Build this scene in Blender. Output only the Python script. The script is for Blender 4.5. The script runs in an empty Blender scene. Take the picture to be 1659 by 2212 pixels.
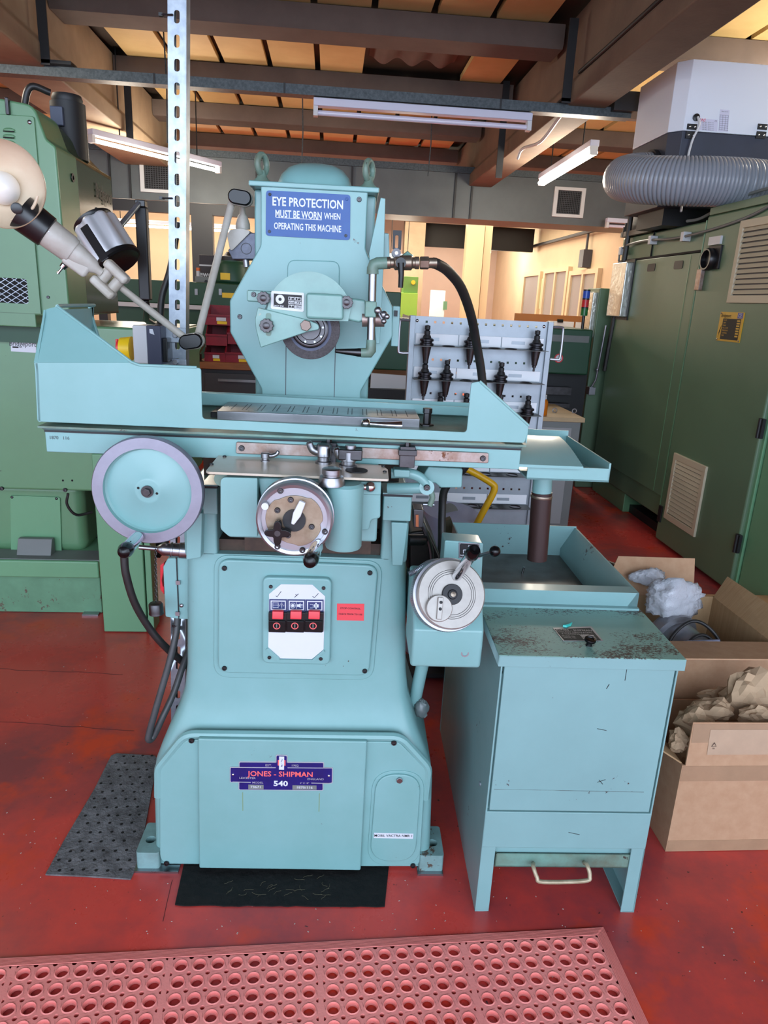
import bpy, bmesh, math, random
from mathutils import Vector, Matrix
from mathutils.geometry import tessellate_polygon
random.seed(11)
S = bpy.context.scene
COL = S.collection
V = Vector

# ---------------------------------------------------------------- camera
# phone camera held at 1.45 m, looking slightly down; X right, Y into the workshop, Z up, metres
W, H, FPX = 1659, 2212, 1523.97
RM = Matrix(((0.99632013, 0.02427646, 0.08220002),
             (-0.07172932, -0.28879666, 0.95469964),
             (0.04691581, -0.95708262, -0.28599259)))
EYE = V((0, 0, 1.45))
cd = bpy.data.cameras.new('camera')
cam = bpy.data.objects.new('camera', cd)
COL.objects.link(cam)
cd.sensor_fit = 'VERTICAL'
cd.sensor_height = 24.0
cd.lens = FPX / H * 24.0
cd.clip_start = 0.05
rot = Matrix(((RM[0][0], -RM[0][1], -RM[0][2]), (RM[1][0], -RM[1][1], -RM[1][2]), (RM[2][0], -RM[2][1], -RM[2][2])))
cam.matrix_world = Matrix.Translation(EYE) @ rot.to_4x4()
S.camera = cam

# ---------------------------------------------------------------- light
S.view_settings.view_transform = 'Standard'
S.view_settings.look = 'None'
S.view_settings.exposure = 0.55
S.view_settings.gamma = 1.0
S.view_settings.use_curve_mapping = False
wd = bpy.data.worlds.new('overcast_sky')
S.world = wd
wd.use_nodes = True
bg = wd.node_tree.nodes['Background']
bg.inputs[0].default_value = (0.76, 0.89, 1.10, 1)      # overcast daylight coming in through the open front of the workshop
bg.inputs[1].default_value = 2.15


def area(name, loc, size, rotx, power, col, sizey=None, rotz=0.0):
    l = bpy.data.lights.new(name, 'AREA')
    l.shape = 'RECTANGLE'
    l.size = size
    l.size_y = sizey or size
    l.energy = power
    l.color = col
    o = bpy.data.objects.new(name, l)
    COL.objects.link(o)
    o.location = loc
    o.rotation_euler = (rotx, 0, rotz)
    return o


# daylight of the big open doorway behind the photographer
area('doorway_daylight', (-0.3, -3.4, 2.3), 5.5, math.radians(80), 95, (0.76, 0.89, 1.10), 2.4)


# ---------------------------------------------------------------- materials
def lin(c):
    return tuple(((v / 255) / 12.92 if v / 255 <= 0.04045 else ((v / 255 + 0.055) / 1.055) ** 2.4) for v in c) + (1,)


def nn(t, kind, **kw):
    n = t.nodes.new(kind)
    for k, v in kw.items():
        if hasattr(n, k):
            setattr(n, k, v)
        else:
            n.inputs[k].default_value = v
    return n


MATS = {}


def mat(name, rgb, rough=0.5, metal=0.0, var=0.0, vscale=4.0, alt=None, chips=0.0, chipcol=(52, 38, 34), chipscale=60.0, chipmask=None,
        bump=0.0, bscale=80.0, coat=0.0, stretch=(1, 1, 1), emit=None, estr=0.0, spec=None, rvar=0.0, trans=0.0, alpha=1.0, ior=None):
    m = bpy.data.materials.new(name)
    m.use_nodes = True
    t = m.node_tree
    b = t.nodes['Principled BSDF']
    b.inputs['Base Color'].default_value = lin(rgb)
    b.inputs['Roughness'].default_value = rough
    b.inputs['Metallic'].default_value = metal
    b.inputs['Coat Weight'].default_value = coat
    b.inputs['Coat Roughness'].default_value = 0.12
    b.inputs['Transmission Weight'].default_value = trans
    b.inputs['Alpha'].default_value = alpha
    if ior:
        b.inputs['IOR'].default_value = ior
    if spec is not None:
        b.inputs['Specular IOR Level'].default_value = spec
    if emit:
        b.inputs['Emission Color'].default_value = lin(emit)
        b.inputs['Emission Strength'].default_value = estr
    L = t.links.new
    if var or chips or bump or rvar:
        tc = nn(t, 'ShaderNodeTexCoord')
        mp = nn(t, 'ShaderNodeMapping')
        mp.inputs['Scale'].default_value = stretch
        L(tc.outputs['Object'], mp.inputs['Vector'])
        vec = mp.outputs['Vector']
    col = None
    if var:
        n1 = nn(t, 'ShaderNodeTexNoise', Scale=vscale, Detail=6.0, Roughness=0.62)
        L(vec, n1.inputs['Vector'])
        cr = nn(t, 'ShaderNodeMapRange')
        cr.inputs['From Min'].default_value = 0.22
        cr.inputs['From Max'].default_value = 0.78
        L(n1.outputs['Fac'], cr.inputs['Value'])
        mx = nn(t, 'ShaderNodeMix', data_type='RGBA')
        a2 = alt or tuple(max(0, c * (1 - var)) for c in rgb)
        mx.inputs[6].default_value = lin(rgb)
        mx.inputs[7].default_value = lin(a2)
        L(cr.outputs['Result'], mx.inputs[0])
        col = mx.outputs[2]
    if chips:
        n2 = nn(t, 'ShaderNodeTexNoise', Scale=chipscale, Detail=5.0, Roughness=0.7)
        L(vec, n2.inputs['Vector'])
        n3 = nn(t, 'ShaderNodeTexNoise', Scale=chipmask or chipscale * 0.12, Detail=2.0)
        L(vec, n3.inputs['Vector'])
        ad = nn(t, 'ShaderNodeMath', operation='MULTIPLY')
        L(n2.outputs['Fac'], ad.inputs[0])
        L(n3.outputs['Fac'], ad.inputs[1])
        cr2 = nn(t, 'ShaderNodeMapRange')
        cr2.inputs['From Min'].default_value = 0.44 - chips
        cr2.inputs['From Max'].default_value = 0.45 - chips + 0.01
        L(ad.outputs[0], cr2.inputs['Value'])
        mx2 = nn(t, 'ShaderNodeMix', data_type='RGBA')
        mx2.inputs[6].default_value = lin(rgb)
        if col:
            L(col, mx2.inputs[6])
        mx2.inputs[7].default_value = lin(chipcol)
        L(cr2.outputs['Result'], mx2.inputs[0])
        col = mx2.outputs[2]
    if col:
        L(col, b.inputs['Base Color'])
    if rvar:
        n5 = nn(t, 'ShaderNodeTexNoise', Scale=vscale * 1.7, Detail=5.0)
        L(vec, n5.inputs['Vector'])
        cr3 = nn(t, 'ShaderNodeMapRange')
        cr3.inputs['From Min'].default_value = 0.15
        cr3.inputs['From Max'].default_value = 0.85
        cr3.inputs['To Min'].default_value = max(0.02, rough - rvar)
        cr3.inputs['To Max'].default_value = rough + rvar
        L(n5.outputs['Fac'], cr3.inputs['Value'])
        L(cr3.outputs['Result'], b.inputs['Roughness'])
    if bump:
        n4 = nn(t, 'ShaderNodeTexNoise', Scale=bscale, Detail=4.0)
        L(vec, n4.inputs['Vector'])
        bp = nn(t, 'ShaderNodeBump', Strength=bump, Distance=0.004)
        L(n4.outputs['Fac'], bp.inputs['Height'])
        L(bp.outputs['Normal'], b.inputs['Normal'])
    MATS[name] = m
    return m


TEAL = mat('teal_machine_paint', (128, 172, 172), 0.36, var=0.1, vscale=6, alt=(116, 161, 158), coat=0.12, chips=0.005, chipscale=45, chipcol=(74, 66, 58), rvar=0.08)
TEALW = mat('teal_chipped_paint', (128, 172, 160), 0.4, var=0.12, vscale=6, chips=0.152, chipscale=200, chipmask=7.0, chipcol=(62, 46, 42), stretch=(0.7, 1.4, 1))
GUARD = mat('teal_guard_paint', (122, 166, 158), 0.32, var=0.15, vscale=14, chips=0.03, chipscale=40, chipcol=(170, 160, 140), coat=0.25)
TEALT = mat('teal_tank_paint', (128, 168, 168), 0.35, var=0.08, vscale=4, chips=0.012, chipscale=70, coat=0.15, rvar=0.08)
TEALD = mat('teal_stained_paint', (112, 158, 146), 0.45, var=0.35, vscale=14, alt=(92, 92, 74), chips=0.04, chipscale=40)
GREENL = mat('light_green_paint', (104, 150, 110), 0.32, var=0.1, vscale=2.5, coat=0.2, chips=0.004, chipscale=40)
GREENP = mat('pale_green_paint', (112, 164, 124), 0.35, var=0.06, vscale=3, coat=0.15)
GREENS = mat('scuffed_green_paint', (110, 160, 126), 0.5, var=0.2, vscale=9, alt=(92, 134, 104), chips=0.05, chipscale=50, chipcol=(96, 84, 70))
GREEND = mat('olive_green_paint', (100, 128, 100), 0.4, var=0.08, vscale=2, bump=0.15, bscale=260)
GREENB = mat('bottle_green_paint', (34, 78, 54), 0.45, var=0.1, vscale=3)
LIME = mat('lime_green_paint', (156, 204, 78), 0.5, var=0.05)
STEEL = mat('ground_steel', (168, 168, 172), 0.32, metal=1.0, var=0.15, vscale=12, rvar=0.1)
STEELD = mat('dark_oiled_steel', (92, 90, 92), 0.35, metal=1.0, var=0.3, vscale=20)
STEELR = mat('rusty_stained_steel', (176, 166, 162), 0.42, metal=0.7, var=0.5, vscale=26, alt=(120, 82, 58), chips=0.04, chipscale=60, chipcol=(100, 62, 42))
DIRTY = mat('oily_dirty_iron', (84, 66, 52), 0.5, metal=0.3, var=0.6, vscale=18, alt=(30, 24, 20), chips=0.06, chipcol=(190, 178, 160), chipscale=26)
ALU = mat('brushed_aluminium', (166, 166, 172), 0.36, metal=0.85, var=0.07, vscale=18, rvar=0.06)
CHROME = mat('polished_chrome', (210, 212, 216), 0.08, metal=1.0)
GALV = mat('galvanised_steel', (178, 186, 194), 0.36, metal=0.75, var=0.3, vscale=28, alt=(128, 138, 150), rvar=0.1)
ZINC = mat('zinc_plated_panel', (166, 176, 184), 0.4, metal=0.35, var=0.12, vscale=10)
GALVD = mat('dull_galvanised_channel', (92, 100, 104), 0.5, metal=0.5, var=0.4, vscale=60, alt=(52, 60, 64))
BLACK = mat('black_plastic', (22, 22, 24), 0.3)
BLACKG = mat('glossy_black_bakelite', (10, 10, 12), 0.22, spec=0.35)
RUBBER = mat('black_rubber', (26, 26, 28), 0.42, var=0.4, vscale=30, alt=(44, 42, 40))
GREYR = mat('grey_conduit', (74, 76, 78), 0.45, var=0.4, vscale=18, alt=(48, 48, 48))
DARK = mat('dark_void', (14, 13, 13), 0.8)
BLACKM = mat('black_painted_steel', (28, 29, 32), 0.5, var=0.2, vscale=8)
WHITEP = mat('white_sheet', (214, 218, 226), 0.4, var=0.05)
WHITEG = mat('white_plastic', (206, 208, 210), 0.4)
CREAM = mat('aged_cream_enamel', (214, 200, 176), 0.4, var=0.15, vscale=7, alt=(196, 170, 140), chips=0.006)
OFFW = mat('aged_off_white_metal', (186, 184, 176), 0.4, var=0.2, vscale=16, alt=(150, 140, 126), chips=0.02, chipscale=50)
BLUE = mat('blue_sign', (8, 66, 140), 0.4, var=0.08, vscale=14, alt=(22, 84, 152))
NAVY = mat('navy_enamel', (24, 26, 112), 0.22, var=0.2, vscale=30, coat=0.4)
NAVYD = mat('dark_blue_plate', (52, 62, 108), 0.3)
RED = mat('red_plastic', (216, 44, 56), 0.35)
REDB = mat('red_bin_plastic', (150, 26, 48), 0.4, var=0.2, vscale=10)
CORAL = mat('coral_lettering', (238, 104, 104), 0.4)
STICK = mat('red_sticker', (228, 72, 80), 0.5)
YELLOW = mat('yellow_plastic', (238, 198, 30), 0.4)
YELT = mat('yellow_tube_paint', (226, 172, 20), 0.35, var=0.1)
ORANGE = mat('orange_fluid', (206, 112, 22), 0.2, coat=0.4)
WHEEL = mat('grey_abrasive', (98, 92, 94), 0.95, var=0.35, vscale=240, alt=(70, 66, 68), bump=0.8, bscale=500)
BROWN = mat('brown_rubber_sleeve', (36, 17, 14), 0.4, var=0.6, vscale=14, alt=(60, 42, 40), spec=0.35, stretch=(1, 1, 0.35))
IVORY = mat('ivory_plate', (206, 196, 182), 0.3, var=0.15, vscale=9, alt=(186, 168, 142), coat=0.25)
LINE = mat('black_ink', (20, 20, 22), 0.6)
TRAYD = mat('dirty_tray', (82, 86, 78), 0.38, var=0.7, vscale=9, alt=(44, 40, 34), rvar=0.15)
GREYH = mat('grey_ribbed_plastic', (142, 148, 156), 0.35, coat=0.2)
GREYC = mat('charcoal_cabinet', (62, 64, 70), 0.5)
GREYM = mat('grey_painted_metal', (120, 124, 122), 0.5, var=0.1)
WOOD = mat('wood_worktop', (158, 100, 58), 0.5, var=0.25, vscale=6, stretch=(1, 8, 8))
PINE = mat('pale_pine', (196, 150, 104), 0.6, var=0.2, vscale=5)
CARD = mat('corrugated_cardboard', (186, 150, 118), 0.85, var=0.14, vscale=30, alt=(170, 130, 98))
CARDI = mat('cardboard_inside', (176, 146, 108), 0.85, var=0.2, vscale=22, alt=(152, 120, 84), stretch=(1, 6, 0.2))
TAPE = mat('brown_parcel_tape', (170, 138, 108), 0.18, var=0.1, vscale=20, coat=0.6)
PAPER = mat('crumpled_kraft_paper', (200, 168, 134), 0.85, var=0.16, vscale=8)
BUBBLE = mat('bubble_wrap', (226, 230, 238), 0.16, bump=1.0, bscale=120, trans=0.45, ior=1.2, coat=0.6)
CONC = mat('brown_concrete', (124, 104, 86), 0.85, var=0.3, vscale=2.2, alt=(96, 78, 66), bump=0.3, bscale=40)
CONCL = mat('buff_concrete', (172, 150, 122), 0.8, var=0.3, vscale=2, alt=(128, 108, 88))
SILVER = mat('silver_enamel_edge', (182, 182, 190), 0.35, metal=0.25)
PURL = mat('grey_brown_concrete', (106, 92, 84), 0.85, var=0.2, vscale=4, alt=(88, 76, 70))
INSUL = mat('yellow_insulation_board', (216, 190, 132), 0.7, var=0.25, vscale=1.6, alt=(186, 154, 98))
STRIP = mat('dark_joint_strip', (56, 44, 34), 0.7)
DUCT = mat('grey_duct_sheet', (96, 102, 104), 0.5, var=0.15, vscale=3, metal=0.2)
CREAMW = mat('cream_wall_paint', (216, 194, 160), 0.8, var=0.1, vscale=1.2)
PINKW = mat('buff_wall_paint', (206, 186, 170), 0.8, var=0.08, vscale=1.2)
FRAMEW = mat('cream_window_frame', (206, 186, 150), 0.6)
GLASS = mat('grey_window_glass', (150, 150, 150), 0.08, spec=0.8)
TUBE = mat('lit_fluorescent_tube', (255, 255, 255), 0.4, emit=(255, 246, 226), estr=15.0)
TUBEOFF = mat('unlit_fluorescent_tube', (216, 214, 232), 0.2, coat=0.5)
FITW = mat('white_batten', (206, 208, 226), 0.35)
MAT = mat('red_rubber_matting', (246, 152, 142), 0.62, var=0.12, vscale=4, alt=(232, 132, 126), bump=0.2, bscale=200)
PAD = mat('grey_absorbent_felt', (132, 132, 134), 0.95, var=0.6, vscale=22, alt=(52, 50, 50), bump=1.0, bscale=120)
PADB = mat('black_oily_pad', (12, 12, 13), 0.7, var=0.5, vscale=26, alt=(30, 29, 28), bump=1.0, bscale=60, spec=0.25)
GREYW = mat('grey_plastic_sack', (170, 176, 206), 0.4)
ORW = mat('orange_brown_board', (146, 92, 44), 0.7)


def floor_material():
    m = bpy.data.materials.new('red_floor_paint')
    m.use_nodes = True
    t = m.node_tree
    b = t.nodes['Principled BSDF']
    L = t.links.new
    tc = nn(t, 'ShaderNodeTexCoord')
    n1 = nn(t, 'ShaderNodeTexNoise', Scale=1.6, Detail=9.0, Roughness=0.65)
    n2 = nn(t, 'ShaderNodeTexNoise', Scale=2.4, Detail=6.0, Roughness=0.6)
    n2.noise_dimensions = '4D'
    n2.inputs['W'].default_value = 3.7
    n3 = nn(t, 'ShaderNodeTexNoise', Scale=70.0, Detail=3.0)
    for n in (n1, n2, n3):
        L(tc.outputs['Object'], n.inputs['Vector'])
    r1 = nn(t, 'ShaderNodeMapRange')
    r1.inputs['From Min'].default_value = 0.42
    r1.inputs['From Max'].default_value = 0.6
    L(n1.outputs['Fac'], r1.inputs['Value'])
    a = nn(t, 'ShaderNodeMix', data_type='RGBA')
    a.inputs[6].default_value = lin((208, 70, 62))
    a.inputs[7].default_value = lin((146, 62, 66))
    L(r1.outputs['Result'], a.inputs[0])
    r2 = nn(t, 'ShaderNodeMapRange')
    r2.inputs['From Min'].default_value = 0.53
    r2.inputs['From Max'].default_value = 0.62
    L(n2.outputs['Fac'], r2.inputs['Value'])
    c = nn(t, 'ShaderNodeMix', data_type='RGBA')
    L(a.outputs[2], c.inputs[6])
    c.inputs[7].default_value = lin((216, 66, 34))
    L(r2.outputs['Result'], c.inputs[0])
    r3 = nn(t, 'ShaderNodeMapRange')
    r3.inputs['From Min'].default_value = 0.72
    r3.inputs['From Max'].default_value = 0.76
    L(n3.outputs['Fac'], r3.inputs['Value'])
    d = nn(t, 'ShaderNodeMix', data_type='RGBA')
    L(c.outputs[2], d.inputs[6])
    d.inputs[7].default_value = lin((80, 36, 38))
    L(r3.outputs['Result'], d.inputs[0])
    L(d.outputs[2], b.inputs['Base Color'])
    r4 = nn(t, 'ShaderNodeMapRange')
    r4.inputs['From Min'].default_value = 0.3
    r4.inputs['From Max'].default_value = 0.7
    r4.inputs['To Min'].default_value = 0.22
    r4.inputs['To Max'].default_value = 0.42
    L(n1.outputs['Fac'], r4.inputs['Value'])
    L(r4.outputs['Result'], b.inputs['Roughness'])
    bp = nn(t, 'ShaderNodeBump', Strength=0.12, Distance=0.003)
    n5 = nn(t, 'ShaderNodeTexNoise', Scale=34.0, Detail=3.0)
    L(tc.outputs['Object'], n5.inputs['Vector'])
    L(n5.outputs['Fac'], bp.inputs['Height'])
    L(bp.outputs['Normal'], b.inputs['Normal'])
    return m


FLOORM = floor_material()


# ---------------------------------------------------------------- mesh building
class Frame:
    """A flat working frame turned by `ang` degrees about the vertical through the world origin."""
    def __init__(self, ang):
        self.ang = math.radians(ang)
        self.m = Matrix.Rotation(self.ang, 4, 'Z')
        self.R = Matrix.Rotation(-self.ang, 3, 'Z') @ RM

    def at(self, px, py, Y=None, Z=None, X=None):
        """survey helper: point on the plane Y=, Z= or X= (frame metres) sighted at photo position px, py"""
        d = self.R @ V((px - W / 2, py - H / 2, FPX))
        k = Y / d.y if Y is not None else ((Z - EYE.z) / d.z if Z is not None else X / d.x)
        return EYE + d * k

    def xz(self, pts, Y):
        return [(p.x, p.z) for p in (self.at(a, b, Y=Y) for a, b in pts)]

    def xy(self, pts, Z):
        return [(p.x, p.y) for p in (self.at(a, b, Z=Z) for a, b in pts)]

    def yz(self, pts, X):
        return [(p.y, p.z) for p in (self.at(a, b, X=X) for a, b in pts)]


RF = Frame(0.0)      # the room
GF = Frame(-2.0)     # the grinder and its tank stand turned by two degrees


def rounded(pts, r, n=5):
    """round the corners of a polygon; r one number or one per corner"""
    out = []
    N = len(pts)
    for i in range(N):
        p = V(pts[i]).to_2d() if len(pts[i]) > 2 else V(pts[i])
        a = V(pts[i - 1])
        b = V(pts[(i + 1) % N])
        rr = r[i] if isinstance(r, (list, tuple)) else r
        da, db = (a - p), (b - p)
        la, lb = da.length, db.length
        if rr <= 0 or la < 1e-6 or lb < 1e-6:
            out.append((p.x, p.y))
            continue
        da /= la
        db /= lb
        cosv = max(-1, min(1, da.dot(db)))
        half = math.acos(cosv) / 2
        if half > 1.5:
            out.append((p.x, p.y))
            continue
        tl = min(rr / math.tan(half), la * 0.48, lb * 0.48)
        s, e = p + da * tl, p + db * tl
        for k in range(n + 1):
            u = k / n
            q = s * (1 - u) ** 2 + p * 2 * u * (1 - u) + e * u ** 2
            out.append((q.x, q.y))
    return out


def rect(x0, x1, y0, y1, r=0, n=4):
    p = [(x0, y0), (x1, y0), (x1, y1), (x0, y1)]
    return rounded(p, r, n) if r else p


def circle(cx, cy, r, n=24, ry=None):
    return [(cx + r * math.cos(2 * math.pi * i / n), cy + (ry or r) * math.sin(2 * math.pi * i / n)) for i in range(n)]


def map3(axis, p, d):
    if axis == 'y':
        return (p[0], d, p[1])
    if axis == 'x':
        return (d, p[0], p[1])
    return (p[0], p[1], d)


def spline(pts, n=8):
    """Catmull-Rom through points"""
    P = [V(p) for p in pts]
    out = []
    for i in range(len(P) - 1):
        p0 = P[i - 1] if i else P[0] * 2 - P[1]
        p1, p2 = P[i], P[i + 1]
        p3 = P[i + 2] if i + 2 < len(P) else P[-1] * 2 - P[-2]
        for k in range(n):
            t = k / n
            out.append(0.5 * ((2 * p1) + (p2 - p0) * t + (2 * p0 - 5 * p1 + 4 * p2 - p3) * t * t + (3 * p1 - p0 - 3 * p2 + p3) * t ** 3))
    out.append(P[-1])
    return out


class MB:
    def __init__(self):
        self.v = []
        self.f = []
        self.mi = []
        self.cur = 0

    def add(self, vs, fs):
        o = len(self.v)
        self.v += [tuple(p) for p in vs]
        self.f += [tuple(i + o for i in f) for f in fs]
        self.mi += [self.cur] * len(fs)
        return self

    def box(self, x0, x1, y0, y1, z0, z1):
        return self.add([(x0, y0, z0), (x1, y0, z0), (x1, y1, z0), (x0, y1, z0), (x0, y0, z1), (x1, y0, z1), (x1, y1, z1), (x0, y1, z1)],
                        [(0, 3, 2, 1), (4, 5, 6, 7), (0, 1, 5, 4), (1, 2, 6, 5), (2, 3, 7, 6), (3, 0, 4, 7)])

    def obox(self, c, size, u=(1, 0, 0), v=(0, 1, 0)):
        """box at centre c with half-edges along u, v and u x v"""
        u, v = V(u).normalized(), V(v).normalized()
        w = u.cross(v).normalized()
        v = w.cross(u)
        c = V(c)
        a, b, d = u * size[0] / 2, v * size[1] / 2, w * size[2] / 2
        ps = [c + i * a + j * b + k * d for k in (-1, 1) for (i, j) in ((-1, -1), (1, -1), (1, 1), (-1, 1))]
        return self.add(ps, [(0, 3, 2, 1), (4, 5, 6, 7), (0, 1, 5, 4), (1, 2, 6, 5), (2, 3, 7, 6), (3, 0, 4, 7)])

    def prism(self, pts, axis, a, b):
        n = len(pts)
        vs = [map3(axis, p, a) for p in pts] + [map3(axis, p, b) for p in pts]
        fs = [tuple(range(n)), tuple(range(2 * n - 1, n - 1, -1))] + [(i, (i + 1) % n, (i + 1) % n + n, i + n) for i in range(n)]
        return self.add(vs, fs)

    def plate(self, outer, holes, axis, a, b):
        loops = [outer] + holes
        flat = [p for l in loops for p in l]
        tris = tessellate_polygon([[V((p[0], p[1], 0)) for p in l] for l in loops])
        n = len(flat)
        vs = [map3(axis, p, a) for p in flat] + [map3(axis, p, b) for p in flat]
        fs = [tuple(t) for t in tris] + [tuple(i + n for i in reversed(t)) for t in tris]
        o = 0
        for l in loops:
            k = len(l)
            fs += [(o + i, o + (i + 1) % k, o + (i + 1) % k + n, o + i + n) for i in range(k)]
            o += k
        return self.add(vs, fs)

    def ring(self, rings, caps=True, closed=False):
        """loft through rings of equal count"""
        n = len(rings[0])
        vs = [p for r in rings for p in r]
        fs = []
        m = len(rings)
        for j in range(m if closed else m - 1):
            j2 = (j + 1) % m
            for i in range(n):
                k = (i + 1) % n
                fs.append((j * n + i, j * n + k, j2 * n + k, j2 * n + i))
        if caps and not closed:
            fs.append(tuple(range(n - 1, -1, -1)))
            fs.append(tuple((m - 1) * n + i for i in range(n)))
        return self.add(vs, fs)

    def lathe(self, prof, p0, d, n=32, caps=True):
        """prof: list of (radius, distance along d)"""
        d = V(d).normalized()
        p0 = V(p0)
        u = d.orthogonal().normalized()
        w = d.cross(u)
        rings = []
        for r, t in prof:
            r = max(r, 1e-5)
            rings.append([p0 + d * t + (u * math.cos(2 * math.pi * i / n) + w * math.sin(2 * math.pi * i / n)) * r for i in range(n)])
        return self.ring(rings, caps)

    def cyl(self, p0, p1, r0, r1=None, n=24):
        p0, p1 = V(p0), V(p1)
        return self.lathe([(r0, 0), (r0 if r1 is None else r1, (p1 - p0).length)], p0, p1 - p0, n)

    def tube(self, pts, r, n=12, caps=True):
        P = [V(p) for p in pts]
        t = (P[1] - P[0]).normalized()
        u = t.orthogonal().normalized()
        rings = []
        for i, p in enumerate(P):
            if i == 0:
                tt = P[1] - P[0]
            elif i == len(P) - 1:
                tt = P[-1] - P[-2]
            else:
                tt = (P[i + 1] - P[i]).normalized() + (P[i] - P[i - 1]).normalized()
            tt = tt.normalized()
            u = (u - tt * u.dot(tt)).normalized()
            w = tt.cross(u)
            rr = r[i] if isinstance(r, (list, tuple)) else r
            rings.append([p + (u * math.cos(2 * math.pi * k / n) + w * math.sin(2 * math.pi * k / n)) * rr for k in range(n)])
        return self.ring(rings, caps)

    def ball(self, c, r, n=20, m=12, sc=(1, 1, 1)):
        c = V(c)
        rings = []
        for j in range(m + 1):
            a = math.pi * j / m
            rr = max(math.sin(a), 1e-4) * r
            rings.append([c + V((rr * math.cos(2 * math.pi * i / n) * sc[0], rr * math.sin(2 * math.pi * i / n) * sc[1], r * math.cos(a) * sc[2])) for i in range(n)])
        return self.ring(rings, True)

    def text(self, s, p, u, v, size, bold=0.0, align='CENTER', wide=1.0, lift=0.0004, slant=0.0):
        """flat lettering at p, reading along u with v up"""
        c = bpy.data.curves.new('t', 'FONT')
        c.body = s
        c.size = 1.0
        c.offset = bold
        c.align_x = align
        c.align_y = 'CENTER'
        c.shear = slant
        c.resolution_u = 2
        c.fill_mode = 'FRONT'
        o = bpy.data.objects.new('t', c)
        me = bpy.data.meshes.new_from_object(o)
        u, v, p = V(u).normalized(), V(v).normalized(), V(p)
        w = u.cross(v).normalized()
        vs = [p + u * q.co.x * size * wide + v * q.co.y * size + w * lift for q in me.vertices]
        fs = [tuple(f.vertices) for f in me.polygons]
        self.add(vs, fs)
        bpy.data.objects.remove(o)
        bpy.data.curves.remove(c)
        bpy.data.meshes.remove(me)
        return self

    def build(self, name, mats, parent=None, bevel=0.0, seg=2, frame=None, org=None, smooth=True, angle=38, label=None, kind=None, sub=0):
        me = bpy.data.meshes.new(name)
        root = parent
        if parent is not None:
            org = V(parent['_o'])
        elif org is None:
            xs = [p[0] for p in self.v]
            ys = [p[1] for p in self.v]
            zs = [p[2] for p in self.v]
            org = V(((min(xs) + max(xs)) / 2, (min(ys) + max(ys)) / 2, min(zs)))
        me.from_pydata([V(p) - V(org) for p in self.v], [], self.f)
        for m_ in (mats if isinstance(mats, (list, tuple)) else [mats]):
            me.materials.append(m_)
        me.polygons.foreach_set('material_index', self.mi)
        bm = bmesh.new()
        bm.from_mesh(me)
        bmesh.ops.remove_doubles(bm, verts=bm.verts, dist=1e-6)
        bmesh.ops.recalc_face_normals(bm, faces=bm.faces)
        bm.to_mesh(me)
        bm.free()
        if smooth:
            me.polygons.foreach_set('use_smooth', [True] * len(me.polygons))
            if not bevel:
                me.set_sharp_from_angle(angle=math.radians(angle))
        o = bpy.data.objects.new(name, me)
        COL.objects.link(o)
        o['_o'] = tuple(org)
        if parent is not None:
            o.parent = parent
        else:
            fr = frame or RF
            o.matrix_world = fr.m @ Matrix.Translation(org)
        if bevel:
            md = o.modifiers.new('bevel', 'BEVEL')
            md.width = bevel
            md.segments = seg
            md.limit_method = 'ANGLE'
            md.angle_limit = math.radians(34)
            md.harden_normals = True
            md.use_clamp_overlap = True
        if sub:
            md = o.modifiers.new('subdivision', 'SUBSURF')
            md.levels = sub
            md.render_levels = sub
        if label:
            o['label'] = label
        if kind:
            o['kind'] = kind
        return o


def thing(name, label, cat, org, frame=None, group=None):
    o = bpy.data.objects.new(name, None)
    COL.objects.link(o)
    o.empty_display_size = 0.1
    o['_o'] = tuple(org)
    o.matrix_world = (frame or RF).m @ Matrix.Translation(V(org))
    return tag(o, label, cat, group)


def tag(o, label, cat, group=None):
    o['label'] = label
    o['category'] = cat
    if group:
        o['group'] = group
    return o


def struct(o):
    o['kind'] = 'structure'
    return o


def copy_tree(o, parent=None):
    c = o.copy()
    COL.objects.link(c)
    if parent is not None:
        c.parent = parent
    for ch in list(o.children):
        copy_tree(ch, c)
    return c


def screw(parent, c, r, d=(0, -1, 0), m=None, name='screw', socket=True):
    b = MB()
    d = V(d).normalized()
    b.lathe([(r, -0.002), (r, r * 0.5), (r * 0.85, r * 0.7), (r * 0.5, r * 0.7), (r * 0.45, r * 0.25), (0.0005, r * 0.2)] if socket else
            [(r, -0.002), (r, r * 0.3), (r * 0.7, r * 0.6), (0.0005, r * 0.75)], c, d, 12)
    return b.build(name, m or STEELD, parent)


def hexbolt(parent, c, r, d, h, m=None, name='bolt'):
    b = MB()
    b.lathe([(r, 0), (r, h)], c, d, 6)
    return b.build(name, m or STEELD, parent, bevel=r * 0.12)


def arc_pts(cx, cy, r, a0, a1, n):
    return [(cx + r * math.cos(math.radians(a0 + (a1 - a0) * i / n)), cy + r * math.sin(math.radians(a0 + (a1 - a0) * i / n))) for i in range(n + 1)]


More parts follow.
